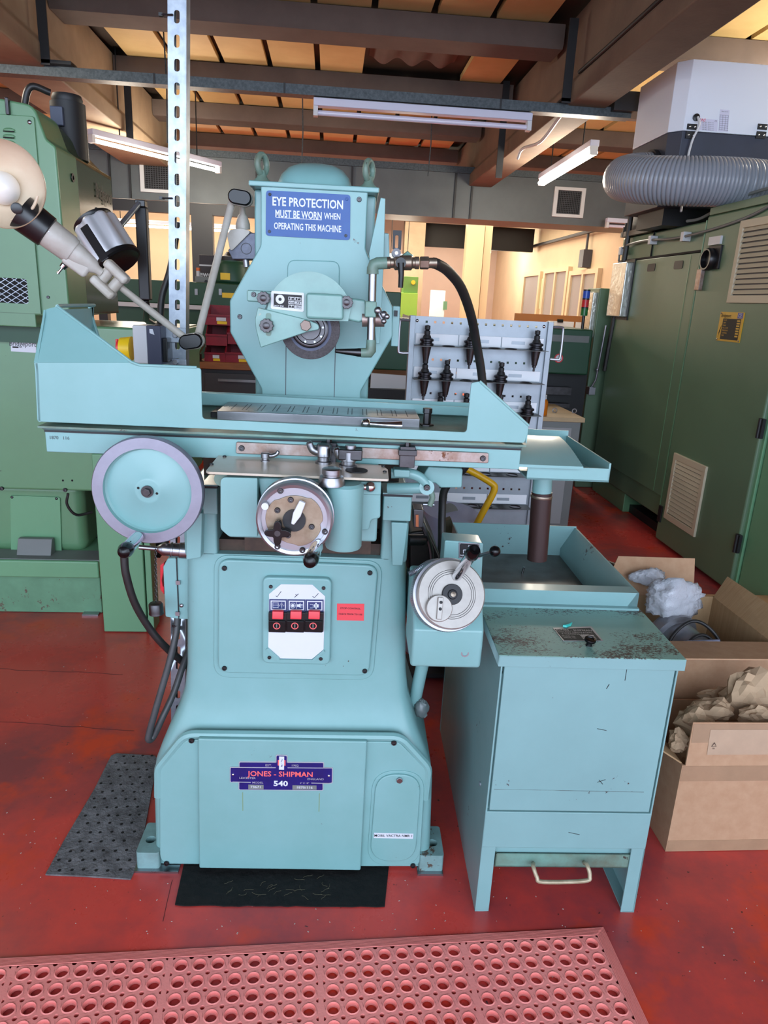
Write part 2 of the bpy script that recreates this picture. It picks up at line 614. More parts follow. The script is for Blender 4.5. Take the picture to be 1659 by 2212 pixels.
# ================================================================ the room
FL = struct(MB().box(-6.0, 5.6, -3.5, 18.0, -0.12, 0.0).build('floor', FLOORM))
rr = random.Random(2)
CRK = mat('dark_crack', (58, 24, 26), 0.8)
for a, c, n in (((-40, 1444), (265, 1456), 16), ((352, 1990), (372, 1900), 8), ((-20, 1558), (290, 1578), 14)):
    b = MB()
    pts = [RF.at(a[0] + (c[0] - a[0]) * k / n, a[1] + (c[1] - a[1]) * k / n + rr.uniform(-1.6, 1.6), Z=0.0004) for k in range(n + 1)]
    b.tube(pts, 0.0007, 4)
    b.build('floor_crack', CRK, FL)
b = MB()
for k in range(150):
    px, py = rr.choice(((rr.uniform(0, 330), rr.uniform(1400, 2000)), (rr.uniform(950, 1650), rr.uniform(1860, 2190)), (rr.uniform(250, 1000), rr.uniform(1900, 2020))))
    p = RF.at(px, py, Z=0.0006)
    r_ = rr.uniform(0.0006, 0.0018)
    b.obox(p, (r_ * 2, r_, 0.001), (math.cos(k), math.sin(k), 0), (-math.sin(k), math.cos(k), 0))
b.build('swarf_specks', mat('pale_swarf', (196, 186, 176), 0.4), FL, kind='stuff')
struct(MB().box(-6.15, -6.0, -1.5, 18.0, 0.0, 3.6).build('wall_left', PINKW))
struct(MB().box(4.0, 4.15, 8.6, 18.0, 0.0, 3.4).build('wall_right', CREAMW))
struct(MB().box(5.5, 5.65, -1.5, 8.7, 0.0, 3.4).box(4.1, 5.55, 8.6, 8.75, 0.0, 3.4).build('wall_side', CREAMW))
struct(MB().box(-6.0, 4.0, 18.0, 18.15, 0.0, 3.4).build('wall_back', PINKW))
struct(MB().box(-6.0, 0.3, 13.2, 13.35, 0.0, 3.3).build('wall_partition', CREAMW))
for i, (ya, yb, za, zb, n) in enumerate(((13.9, 15.0, 0.95, 2.06, 1), (12.25, 13.55, 1.05, 2.08, 2), (10.85, 12.05, 1.0, 2.0, 2))):
    w = struct(MB().plate(rect(ya - 0.07, yb + 0.07, za - 0.07, zb + 0.07), [rect(ya + (yb - ya) * k / n + 0.035, ya + (yb - ya) * (k + 1) / n - 0.035, za, zb) for k in range(n)],
                          'x', 3.93, 3.999).build('window_%d' % (i + 1), FRAMEW))
    for k in range(n):
        MB().box(3.965, 3.975, ya + (yb - ya) * k / n + 0.036, ya + (yb - ya) * (k + 1) / n - 0.036, za + 0.001, zb - 0.001).build('pane', GLASS, w)
# timber-lined opening and column in the far aisle
struct(MB().box(2.5, 2.82, 13.9, 14.15, 0.0, 2.95).box(2.84, 2.98, 13.95, 14.15, 0.0, 2.95).build('trim_1', FRAMEW))
struct(MB().box(0.3, 4.0, 12.6, 12.85, 2.93, 3.05).build('trim_2', FRAMEW))
struct(MB().box(1.36, 1.75, 14.2, 14.5, 0.0, 2.93).build('trim_3', CONCL))
struct(MB().box(-2.72, -0.2, 8.86, 8.95, 2.3, 2.42).box(-1.62, -1.38, 8.85, 8.97, 0, 2.32).box(-2.72, -2.62, 8.85, 8.97, 0, 2.32).box(-0.9, -0.78, 8.85, 8.97, 0, 2.32).build('trim_4', BLACKM))
struct(MB().box(1.62, 3.9, 14.4, 14.5, 2.5, 2.92).build('trim_5', DARK))

# ---- ceiling: deck, insulation boards between joint strips, concrete purlins and beams
ceil = struct(MB().box(-6.0, 5.6, -2.8, 18.1, 3.44, 3.56).build('ceiling', STRIP))
CZ = 3.375
purl = [2.7, 4.2, 5.66, 7.14, 8.54, 10.05, 11.5, 12.9]
bays = [(-5.9, -2.35), (-1.83, 1.5), (2.1, 5.5)]
for y in purl:
    for a, b in bays:
        MB().prism([(y, 3.225), (y + 0.28, 3.225), (y + 0.3, 3.27), (y + 0.3, CZ), (y - 0.02, CZ), (y - 0.02, 3.255)], 'x', a - 0.1, b + 0.1).build('purlin', PURL, ceil)
missing = {(3, 6), (3, 7)}
for j in range(len(purl) - 1):
    for bi, (a, b) in enumerate(bays):
        if bi != 1 and j > 5:
            continue
        n = max(1, round((b - a) / 0.44))
        for k in range(n):
            x0 = a + (b - a) * k / n
            x1 = a + (b - a) * (k + 1) / n
            ym = (purl[j] + purl[j + 1]) / 2 + 0.17
            if bi == 1 and j == 2 and k in (5, 6):
                continue
            MB().box(x0 + 0.024, x1 - 0.024, purl[j] + 0.32, purl[j + 1], CZ + 0.004 + random.uniform(0, 0.006), CZ + 0.05).build('roof_panel', INSUL, ceil)
# corrugated sheet showing where two boards have dropped out
cg = MB()
x0, x1 = bays[1][0] + (bays[1][1] - bays[1][0]) * 5 / 8 + 0.02, bays[1][0] + (bays[1][1] - bays[1][0]) * 7 / 8 - 0.08
prof = []
N = 36
for i in range(N + 1):
    prof.append((x0 + (x1 - x0) * i / N, 3.41 + 0.028 * math.cos(2 * math.pi * 3 * i / N)))
cg.prism(prof + [(p[0], p[1] + 0.006) for p in reversed(prof)], 'y', purl[2] + 0.34, purl[3] - 0.3)
cg.build('corrugated_sheet', PURL, ceil)
for xc, mt in ((-2.13, CONCL), (1.73, CONC), (-5.6, CONC)):
    s = 0.245 if xc < 0 else 0.137
    fl = [(xc - s, 2.8), (xc + s, 2.8), (xc + s, 2.93), (xc + s - 0.05, 2.99), (xc + s - 0.05, 3.4), (xc - s + 0.05, 3.4), (xc - s + 0.05, 2.99), (xc - s, 2.93)]
    MB().prism(fl, 'y', -0.8, 12.4).build('beam', CONC if xc > -5 and xc > 0 else mt, ceil, bevel=0.012)

# ---- steel channel hung under the beams on straps
r = thing('steel_channel_rail', 'dull galvanised channel hung on black straps across the whole bay under the concrete beams', 'rail', (0, 5.4, 2.74))
MB().plate(rect(5.36, 5.46, 2.75, 2.81), [rect(5.375, 5.445, 2.755, 2.795)], 'x', -4.2, 2.05).build('channel', GALVD, r)
for x, zt in ((-1.86, 3.6), (1.56, 3.6)):
    MB().box(x - 0.03, x + 0.03, 5.3, 5.312, 2.8, 3.3).box(x - 0.03, x + 0.16, 5.3, 5.42, 2.81, 2.83).build('hanger', BLACKM, r)
MB().box(1.9, 2.16, 5.3, 5.5, 2.78, 2.9).build('end_bracket', BLACKM, r)
for x in (-1.2, -0.35, 1.12):
    MB().box(x, x + 0.012, 5.355, 5.3605, 2.748, 2.812).build('joint', BLACKM, r)

# ---- straps and rods further back
for i, (x, y, z0, z1, lab) in enumerate(((-1.84, 7.2, 2.7, 3.4, 'thin black hanger strap running down the buff beam beside the lit tube'),
                                         (1.53, 7.1, 2.6, 3.4, 'thin black hanger strap against the brown beam right of the unlit batten'))):
    tag(MB().box(x - 0.03, x + 0.03, y, y + 0.014, z0, z1).build('hanger_strap', BLACKM), lab, 'strap')

# ---- duct with grilles
d = thing('air_duct', 'big grey rectangular sheet metal duct running across the far end of the bay', 'duct', (0.3, 9.3, 2.44))
MB().box(-3.4, 3.99, 9.0, 9.6, 2.44, 2.95).build('casing', DUCT, d)
MB().box(-3.4, 4.0, 8.97, 9.0, 2.93, 3.0).build('top_flange', GALVD, d)
for x in (-2.55, -2.33, 1.42, 1.62, 0.2, -0.9):
    MB().box(x, x + 0.022, 8.975, 9.0, 2.44, 2.94).build('seam', BLACKM, d)
for x0, x1 in ((-2.2, -1.72), (2.62, 3.0)):
    gr = MB().plate(rect(x0, x1, 2.52, 2.85), [rect(x0 + 0.045, x1 - 0.045, 2.555, 2.815)], 'y', 8.965, 8.999).build('grille', WHITEG, d)
    MB().box(x0 + 0.045, x1 - 0.045, 8.99, 8.998, 2.555, 2.815).build('mesh_backing', DARK, gr)
    b = MB()
    for k in range(14):
        xx = x0 + 0.045 + (x1 - x0 - 0.09) * (k + 0.5) / 14
        b.box(xx - 0.003, xx + 0.003, 8.978, 8.984, 2.555, 2.815)
    for k in range(12):
        zz = 2.555 + 0.26 * (k + 0.5) / 12
        b.box(x0 + 0.045, x1 - 0.045, 8.984, 8.989, zz - 0.003, zz + 0.003)
    b.build('grille_mesh', GREYC, gr)


# ---- fluorescent lamps
def batten(p0, p1, lit, label, two=1, rods=3.44, power=22.0, warm=(1.0, 0.9, 0.74)):
    p0, p1 = V(p0), V(p1)
    ax = (p1 - p0).normalized()
    side = ax.cross(V((0, 0, 1))).normalized()
    o = thing('fluorescent_batten', label, 'ceiling light', (p0 + p1) / 2, group='fluorescent battens')
    c = (p0 + p1) / 2
    L = (p1 - p0).length
    MB().obox(c, (L, 0.075, 0.05), ax, side).build('tray', FITW, o, bevel=0.006)
    for s in (-1, 1):
        MB().obox(c + ax * s * (L / 2 - 0.015) - V((0, 0, 0.05)), (0.03, 0.06, 0.07), ax, side).build('end_holder', WHITEG, o)
    if rods:
        for s in (-0.3, 0.3):
            q = c + ax * s * L
            MB().cyl((q.x, q.y, q.z), (q.x, q.y, rods), 0.006, n=8).build('hanging_rod', BLACKM, o)
    for k in range(two):
        off = side * ((k - (two - 1) / 2) * 0.05)
        MB().tube([p0 + ax * 0.03 + off - V((0, 0, 0.062)), p1 - ax * 0.03 + off - V((0, 0, 0.062))], 0.017, 14).build('tube', TUBE if lit else TUBEOFF, o)
    if lit:
        # the glow of the tube itself
        for s in (-0.25, 0.25):
            l = bpy.data.lights.new('tube_light', 'POINT')
            l.energy = power
            l.color = warm
            l.shadow_soft_size = 0.12
            lo_ = bpy.data.objects.new('tube_light', l)
            COL.objects.link(lo_)
            lo_.location = c + ax * s * L - V((0, 0, 0.2))
    return o


batten((-2.09, 6.88, 2.72), (-1.18, 8.1, 2.72), True, 'lit fluorescent batten beyond the green milling machine head')
batten((2.04, 6.02, 2.72), (2.08, 7.62, 2.72), True, 'brightly lit fluorescent batten beside the brown beam near the ribbed hose', two=2)
batten((-0.15, 5.41, 2.72), (1.36, 5.41, 2.72), False, 'unlit white fluorescent batten fixed under the steel channel', two=1, rods=0)
batten((-3.6, 11.6, 2.42), (-1.4, 11.6, 2.42), True, 'long lit batten glimpsed through the glazed posts behind the milling machine')
batten((2.9, 14.6, 2.62), (3.35, 15.8, 2.62), True, 'small bright batten hanging in the far aisle')
batten((0.95, 13.4, 2.25), (1.45, 13.4, 2.25), True, 'short lit batten seen behind the coolant valve', two=1)
batten((-2.5, 3.0, 2.95), (-2.5, 4.5, 2.95), True, 'added lit batten out of view under the buff beam above the milling machine', rods=0)  # unseen lamp added to brighten the outer bay and the ceiling
batten((3.4, 4.2, 3.1), (3.4, 5.7, 3.1), True, 'added lit batten out of view over the roof of the green machining centre', rods=0)  # unseen lamp added to put light on the green cabinet
batten((3.25, 8.85, 2.5), (4.0, 8.85, 2.5), False, 'cream unlit batten on the duct below the ribbed hose', rods=0)
# warm area lamps added to brighten the bays deeper in the building
area('far_aisle_fill', (2.0, 12.2, 2.9), 3.4, 0, 125, (1.0, 0.88, 0.7), 4.0)
area('rear_bay_fill', (-2.0, 11.0, 3.0), 3.5, 0, 125, (1.0, 0.88, 0.7), 3.0)
area('end_bay_fill', (2.4, 16.0, 3.1), 2.4, 0, 70, (1.0, 0.86, 0.72), 2.4)

# ---- conduits and cables along the right-hand beam
tag(MB().tube(spline([(1.60, 3.2, 2.96), (1.6, 4.2, 2.955), (1.6, 5.2, 2.96)], 4), 0.012, 8).build('conduit', BLACKM), 'thin dark conduit clipped along the side of the brown beam', 'conduit')
tag(MB().tube(spline([(1.75, 5.46, 2.86), (2.0, 5.44, 2.9), (2.14, 5.42, 2.85), (2.17, 5.44, 2.5), (2.2, 5.5, 1.9), (2.2, 5.6, 1.0)], 5), 0.02, 8).build('cable_bundle', RUBBER), 'black cable bundle dropping from the end of the channel behind the white chiller', 'cable')
tag(MB().tube([(3.9, 9.0, 2.62), (3.93, 12.6, 2.62), (3.94, 15.5, 2.62)], 0.03, 8).build('wall_pipe', BLACKM), 'dark pipe running along the far cream wall above the windows', 'pipe')
tag(MB().tube([(3.93, 11.4, 2.6), (3.93, 11.4, 2.35)], 0.02, 8).box(3.86, 3.99, 11.3, 11.5, 2.1, 2.36).build('switch_box', GREYC), 'small grey switch box under the dark pipe on the cream wall', 'switch box')
for x, y, zb, lab in ((-0.32, 7.6, 2.55, 'thin grey rod hanging from the roof above the grinder dome'), (1.0, 8.2, 2.75, 'thin black wire hanging from the roof right of the unlit batten'), (-1.3, 6.2, 2.55, 'thin chain hanging from the roof beside the strut post')):
    tag(MB().tube([(x, y, 3.375), (x + 0.012, y, (3.375 + zb) / 2), (x, y, zb)], 0.006, 6).build('hanging_wire', GALVD), lab, 'wire')
tag(MB().tube(spline([(1.62, 5.6, 2.79), (1.6, 6.0, 2.7), (1.56, 6.4, 2.72), (1.55, 6.5, 2.66)], 5), 0.012, 8).build('white_lead', WHITEG), 'short white lead dangling under the brown beam beside the channel end', 'cable')


# ================================================================ surface grinder (local frame turned -2 degrees)
def g(px, py, **k):
    return GF.at(px, py, **k)


GR = thing('surface_grinder', 'pale teal surface grinder with blue eye protection sign and two big handwheels', 'grinding machine', (-0.12, 1.75, 0.0), GF)


def ringxy(x0, x1, y0, y1, r, z, n=6):
    return [(p[0], p[1], z) for p in rounded([(x0, y0), (x1, y0), (x1, y1), (x0, y1)], r, n)]


# ---- base casting: wide foot flaring in to the pedestal
def bx(py, pl, pr, Y):
    return g(pl, py, Y=Y).x, g(pr, py, Y=Y).x, g(pl, py, Y=Y).z


b = MB()
rows = []
for py, pl, pr, Y, yb, rad in ((1868, 333, 930, 1.53, 1.88, 0.03), (1690, 328, 936, 1.53, 1.88, 0.03), (1655, 332, 933, 1.532, 1.88, 0.035), (1620, 345, 920, 1.537, 1.89, 0.04),
                               (1580, 362, 905, 1.55, 1.92, 0.045), (1540, 380, 893, 1.566, 1.95, 0.045), (1500, 393, 883, 1.573, 1.98, 0.045), (1450, 398, 879, 1.575, 2.0, 0.045), (1200, 398, 880, 1.575, 2.0, 0.045)):
    xl, xr, z = bx(py, pl, pr, Y)
    z = g(600, py, Y=Y).z
    rows.append(ringxy(xl, xr, Y, yb, rad, max(z, 0.004)))
b.ring(rows)
base = b.build('base_casting', TEAL, GR, angle=60)
PZ = rows[-1][0][2]          # top of the pedestal front rim
PXL, PXR = bx(1200, 398, 880, 1.575)[:2]
# rear base carrying the column
MB().box(-0.36, 0.13, 1.86, 2.45, 0.004, 1.1).build('rear_base', TEAL, GR, bevel=0.02)
FOOT = mat('chipped_foot_paint', (128, 168, 168), 0.4, var=0.3, vscale=18, alt=(104, 128, 124), chips=0.07, chipscale=34, chipcol=(84, 72, 62))
# mounting feet with bolt holes and steel shims
for (a, c, lab) in ((295, 345, 0), (905, 957, 1)):
    x0, x1 = g(a, 1876, Y=1.515).x, g(c, 1876, Y=1.515).x
    xm = x0 + 0.026 if lab == 0 else x1 - 0.026
    ft = MB().plate(rect(x0, x1, 1.515, 1.625, 0.008), [circle(xm, 1.562, 0.013, 16)], 'z', 0.006, 0.056).build('mounting_foot', FOOT, GR, bevel=0.004)
    MB().box(x0 - 0.004, x1 + (0.05 if lab == 0 else 0.0), 1.505, 1.6, 0.0, 0.006).build('shim_plate', STEEL, ft)
    MB().cyl((xm, 1.562, 0.0065), (xm, 1.562, 0.02), 0.0125, n=16).build('hole_bottom', DARK, ft)
# front apron plate with arched moulding
YA = 1.519
apron = GF.xz([(344, 1662), (402, 1598), (862, 1603), (921, 1664), (906, 1872), (783, 1872), (345, 1866)], YA)
ap = MB().prism(rounded(apron, [0.03, 0.03, 0.03, 0.03, 0.02, 0, 0.03]), 'y', YA, 1.54).build('front_apron', TEAL, GR, bevel=0.003)
arch = GF.xz([(341, 1760), (341, 1660), (400, 1588), (866, 1594), (926, 1660), (915, 1760)], 1.522)
arch = rounded(arch, 0.05, 6)[0:]
MB().tube([(p[0], 1.527, p[1]) for p in arch[6:-6]], 0.011, 8).build('arched_moulding', TEAL, GR)
cov = GF.xz([(427, 1596), (793, 1602), (779, 1881), (430, 1876)], 1.505)
fc = MB().prism(cov, 'y', 1.505, 1.521).build('front_cover', TEAL, GR, bevel=0.004)
for q in ((414, 1599), (851, 1604), (360, 1864), (892, 1869)):
    screw(ap, g(*q, Y=YA), 0.007, m=STEELD)
pill = GF.xz([(813, 1672), (910, 1674), (897, 1862), (798, 1860)], 1.512)
pl_ = MB().prism(rounded(pill, 0.058, 10), 'y', 1.511, 1.521).build('oil_access_cover', TEAL, GR, bevel=0.003)
MB().prism(rounded(GF.xz([(806, 1663), (918, 1665), (906, 1870), (792, 1868)], 1.519), 0.062, 10), 'y', 1.5165, 1.521).build('cover_rim', TEAL, pl_, bevel=0.0015)
hexbolt(pl_, g(863, 1684, Y=1.511), 0.0085, (0, -1, 0), 0.006, STEEL)
st = g(850, 1805, Y=1.5105)
MB().prism(GF.xz([(808, 1799), (893, 1801), (892, 1812), (807, 1810)], 1.5105), 'y', 1.5102, 1.5115).build('oil_label', WHITEP, pl_)
MB().text('MOBIL VACTRA NMR 1', g(850, 1805.5, Y=1.5098), (1, 0, 0), (0, 0, 1), 0.0105, 0.005, wide=0.93).build('label_lettering', LINE, pl_)

# ---- enamel nameplate
np_ = MB()
YN = 1.5035
def nx(zx, zy):
    return (480 + zx * 260 / 1659, 1620 + zy * 100 / 638)
mid = [nx(*q) for q in ((105, 232), (1525, 240), (1523, 462), (105, 448))]
top = [nx(*q) for q in ((228, 160), (1405, 168), (1405, 300), (228, 300))]
bot = [nx(*q) for q in ((225, 400), (1395, 410), (1395, 562), (225, 552))]
tab = [nx(*q) for q in ((738, 66), (902, 72), (898, 300), (736, 300))]
plate_parts = (mid, top, bot, tab)
b = MB()
for i, q in enumerate(plate_parts):
    b.prism(rounded(GF.xz(q, YN), 0.004), 'y', YN + 0.0004 * (i % 2), 1.5055)
nm = b.build('nameplate_rim', SILVER, GR)
def shrink(q, d):
    cx = sum(p[0] for p in q) / len(q)
    cy = sum(p[1] for p in q) / len(q)
    return [(p[0] + (d if p[0] < cx else -d), p[1] + (d if p[1] < cy else -d)) for p in q]
b = MB()
for i, q in enumerate(plate_parts):
    b.prism(rounded(GF.xz(shrink(q, 1.9), YN), 0.003), 'y', YN - 0.0011 - 0.0001 * i, YN + 0.0005)
b.build('enamel_field', NAVY, nm)
def nt(zx, zy):
    px, py = nx(zx, zy)
    return g(px, py, Y=YN - 0.0016)
UX, UZ = (1, 0, 0.0), (0, 0, 1)
b = MB()
b.text('JONES - SHIPMAN', nt(806, 335), UX, UZ, 0.0205, 0.018, wide=1.0)
b.build('name_lettering', CORAL, nm)
b = MB()
b.text('540', nt(806, 465), UX, UZ, 0.021, 0.03, wide=1.15)
b.build('model_lettering', WHITEP, nm)
MB().prism(GF.xz([nx(*q) for q in ((785, 90), (855, 92), (852, 272), (783, 270))], YN - 0.0014), 'y', YN - 0.0018, YN - 0.001).build('monogram_panel', WHITEP, nm)
b = MB()
for s, zx, zy, sz in (('EST.', 640, 212, 0.0085), ('1902', 1003, 215, 0.0085), ('LEICESTER', 348, 388, 0.008), ('ENGLAND', 1288, 402, 0.008), ('MODEL', 490, 450, 0.0075), ('6" X 18"', 1135, 458, 0.006)):
    b.text(s, nt(zx, zy), UX, UZ, sz, 0.004, wide=1.1)
for q in (((140, 436), (395, 442), (395, 452), (140, 446)), ((1228, 452), (1480, 458), (1480, 466), (1228, 460)), ((130, 236), (738, 240), (738, 250), (130, 246)), ((900, 242), (1500, 246), (1500, 254), (900, 250))):
    b.prism(GF.xz([nx(*z) for z in q], YN - 0.0015), 'y', YN - 0.0017, YN - 0.001)
b.build('small_lettering', SILVER, nm)
b = MB()
b.text('J', nt(820, 140), UX, UZ, 0.008, 0.02, slant=0.3)
b.text('\u00b7', nt(820, 180), UX, UZ, 0.01, 0.02)
b.text('S', nt(818, 215), UX, UZ, 0.008, 0.02, slant=0.3)
for v_ in b.v:
    pass
b.v = [(p[0], p[1] - 0.0006, p[2]) for p in b.v]
b.build('monogram', NAVY, nm)
b = MB()
for q in (((766, 140), (784, 140), (784, 215), (766, 215)), ((856, 142), (872, 142), (872, 217), (856, 217))):
    b.prism(GF.xz([nx(*z) for z in q], YN - 0.0016), 'y', YN - 0.0018, YN - 0.001)
b.build('red_bars', CORAL, nm)
for zx0, zx1, zy0, zy1, s in ((360, 570, 478, 540, '73671'), (968, 1300, 486, 545, '1870/116')):
    q = MB().prism(GF.xz([nx(zx0, zy0), nx(zx1, zy0 + 4), nx(zx1, zy1 + 2), nx(zx0, zy1)], YN - 0.0017), 'y', YN - 0.0019, YN - 0.001).build('serial_plate', GREYM, nm)
    t = MB().text(s, nt((zx0 + zx1) / 2, (zy0 + zy1) / 2), UX, UZ, 0.0095, 0.012, wide=1.15)
    t.v = [(p[0], p[1] - 0.0006, p[2]) for p in t.v]
    t.build('serial_lettering', WHITEP, nm)
for zx, zy in ((148, 340), (1470, 358)):
    screw(nm, nt(zx, zy), 0.003, m=CHROME, socket=False, name='rivet')

for q in ((524, 1712), (690, 1714)):
    p = g(*q, Y=1.5045)
    MB().box(p.x - 0.0012, p.x + 0.0012, 1.5046, 1.5056, p.z - 0.055, p.z).build('drip_stain', mat('old_drip_stain', (122, 150, 120), 0.4) if 'old_drip_stain' not in MATS else MATS['old_drip_stain'], fc)

# ---- control panel on the pedestal
YP = 1.562
pan = GF.xz([(471, 1208), (818, 1222), (797, 1461), (470, 1454)], YP)
rim = GF.xz([(462, 1198), (828, 1212), (806, 1470), (461, 1464)], 1.572)
pn = MB().prism(rounded(pan, 0.03, 6), 'y', YP, 1.58).build('control_panel', TEAL, GR, bevel=0.005, seg=3)
MB().prism(rounded(rim, 0.04, 6), 'y', 1.5715, 1.585).build('panel_moulding', TEAL, pn, bevel=0.003)
for q in ((485, 1227), (799, 1237), (485, 1443), (788, 1449)):
    screw(pn, g(*q, Y=YP), 0.0062, m=BLACKM)
box = GF.xz([(567, 1246), (717, 1250), (713, 1437), (566, 1433)], 1.548)
MB().prism(rounded(box, 0.018, 5), 'y', 1.547, 1.565).build('switch_housing', TEAL, GR, bevel=0.005, seg=3)
sh = GR.children[-1]
for q in ((585, 1267), (699, 1270), (582, 1420), (693, 1423)):
    screw(sh, g(*q, Y=1.547), 0.0045, m=STEELD)
def cxp(zx, zy):
    return (560 + zx * 160 / 1659, 1240 + zy * 200 / 2074)
YW = 1.5455
octo = [cxp(*q) for q in ((490, 228), (1190, 240), (1475, 500), (1440, 1690), (1180, 1905), (450, 1890), (200, 1650), (220, 450))]
MB().prism(GF.xz(octo, YW), 'y', YW, 1.5475).build('white_plate', WHITEP, sh)
MB().prism(GF.xz([cxp(*q) for q in ((150, 1690), (205, 1655), (460, 1880), (430, 1975))], YW - 0.002), 'y', YW - 0.003, 1.5475).prism(
    GF.xz([cxp(*q) for q in ((1470, 1740), (1440, 1700), (1180, 1925), (1200, 1985))], YW - 0.002), 'y', YW - 0.003, 1.5475).prism(
    GF.xz([cxp(*q) for q in ((430, 1910), (1200, 1920), (1190, 1985), (430, 1975))], YW - 0.002), 'y', YW - 0.002, 1.5475).build('frame_lip', TEAL, sh)
# hand written ticks
b = MB()
for q in (((370, 490), (400, 512), (490, 390)), ((1195, 500), (1235, 532), (1325, 435)), ((790, 522), (880, 445)), ((815, 455), (835, 485))):
    pts = [g(*cxp(*z), Y=YW - 0.0004) for z in q]
    b.tube(pts, 0.0007, 6)
b.build('pen_ticks', LINE, sh)
# three switch modules
def quad(x0, x1, y0, y1, sl=0.012):
    return [(x0, y0 + (x0 - 800) * sl), (x1, y0 + (x1 - 800) * sl), (x1, y1 + (x1 - 800) * sl), (x0, y1 + (x0 - 800) * sl)]
for i, (a, c) in enumerate(((225, 620), (632, 1030), (1040, 1440))):
    lb = MB().prism(GF.xz([cxp(*q) for q in quad(a, c, 572, 850)], YW - 0.002), 'y', YW - 0.003, 1.546).build('icon_label', NAVYD, sh)
    w0, w1 = a + 30, c - 25
    def yy(zx, zy):
        p = g(*cxp(zx, zy + (zx - 800) * 0.012), Y=YW - 0.0034)
        return p
    b = MB()
    b.plate(GF.xz([cxp(*q) for q in quad(w0, w1, 598, 808)], YW - 0.0035), [GF.xz([cxp(*q) for q in quad(w0 + 22, w1 - 22, 622, 786)], YW - 0.0035)], 'y', YW - 0.0038, YW - 0.0028)
    cx_ = (w0 + w1) / 2
    if i == 0:
        for pth in (((300, 650), (430, 650)), ((300, 700), (430, 700)), ((300, 755), (430, 755)), ((305, 640), (305, 765)), ((425, 640), (425, 765)),
                    ((435, 690), (460, 725), (480, 665), (500, 745), (520, 670), (540, 725), (560, 695)), ((505, 640), (505, 770))):
            b.tube([yy(*z) for z in pth], 0.0006, 5)
    elif i == 1:
        b.tube([yy(752 + 58 * math.cos(k * math.pi / 8), 706 + 58 * math.sin(k * math.pi / 8)) for k in range(17)], 0.0006, 5)
        b.prism(GF.xz([cxp(*z) for z in ((715, 690), (745, 670), (775, 680), (790, 720), (760, 740), (720, 735))], YW - 0.0036), 'y', YW - 0.0038, YW - 0.003)
        b.tube([yy(830, 610), yy(830, 800)], 0.0006, 5)
        b.prism(GF.xz([cxp(*z) for z in ((845, 680), (890, 680), (925, 655), (925, 760), (890, 735), (845, 735))], YW - 0.0036), 'y', YW - 0.0038, YW - 0.003)
        for zy in (680, 710, 740):
            b.tube([yy(930, zy), yy(975, zy)], 0.0006, 5)
    else:
        for pth in (((1135, 675), (1205, 675), (1205, 755), (1135, 755)), ((1205, 700), (1230, 690), (1230, 740), (1205, 730))):
            b.tube([yy(*z) for z in pth], 0.0006, 5)
        b.prism(GF.xz([cxp(*z) for z in ((1255, 645), (1290, 645), (1290, 800), (1255, 800))], YW - 0.0036), 'y', YW - 0.0038, YW - 0.003)
        b.prism(GF.xz([cxp(*z) for z in ((1230, 680), (1330, 680), (1330, 750), (1230, 750))], YW - 0.0036), 'y', YW - 0.0038, YW - 0.003)
    b.build('icon', WHITEP, lb)
    p0, p1 = g(*cxp(a - 18, 862), Y=1.535), g(*cxp(c - 4, 1300), Y=1.535)
    md = MB().box(p0.x, p1.x, 1.534, 1.5465, p1.z, p0.z).build('switch_block', BLACK, sh, bevel=0.001)
    zc = g(*cxp(a, 1040), Y=1.53).z
    MB().box(p0.x + 0.001, p1.x - 0.0025, 1.527, 1.535, p1.z + 0.002, zc).build('start_key', BLACKG, sh, bevel=0.0012)
    q0, q1 = g(*cxp(a + 62, 850), Y=1.52), g(*cxp(c - 85, 1030), Y=1.52)
    MB().prism(rounded([(1.519, q1.z + 0.0015), (1.5345, q1.z), (1.5345, q0.z), (1.523, q0.z)], 0.002), 'x', q0.x, q1.x).build('red_button', RED, sh, bevel=0.0015)
    cc = g(*cxp(a + 165, 1162), Y=1.5268)
    k0 = 26
    ro, ri = 0.0086, 0.0066
    b = MB().plate(circle(cc.x, cc.z, ro, k0), [circle(cc.x, cc.z, ri, k0)], 'y', 1.5262, 1.5272)
    b.build('red_ring', CORAL, sh)
    MB().box(cc.x - 0.0012, cc.x + 0.0012, 1.5262, 1.5272, cc.z - 0.0048, cc.z + 0.0048).build('start_mark', GREYM, sh)
# red sticker
MB().prism(GF.xz([(728, 1304), (787, 1304.5), (786, 1341), (727.5, 1340)], YP - 0.0006), 'y', YP - 0.0007, YP + 0.001).build('warning_sticker', STICK, pn)
b = MB()
b.text('STOP CONTROL', g(757, 1314.5, Y=YP - 0.001), UX, UZ, 0.0062, 0.006, wide=1.05)
b.text('CHECK PRIOR TO USE', g(757, 1327, Y=YP - 0.001), UX, UZ, 0.0062, 0.006, wide=0.92)
b.build('sticker_lettering', LINE, pn)

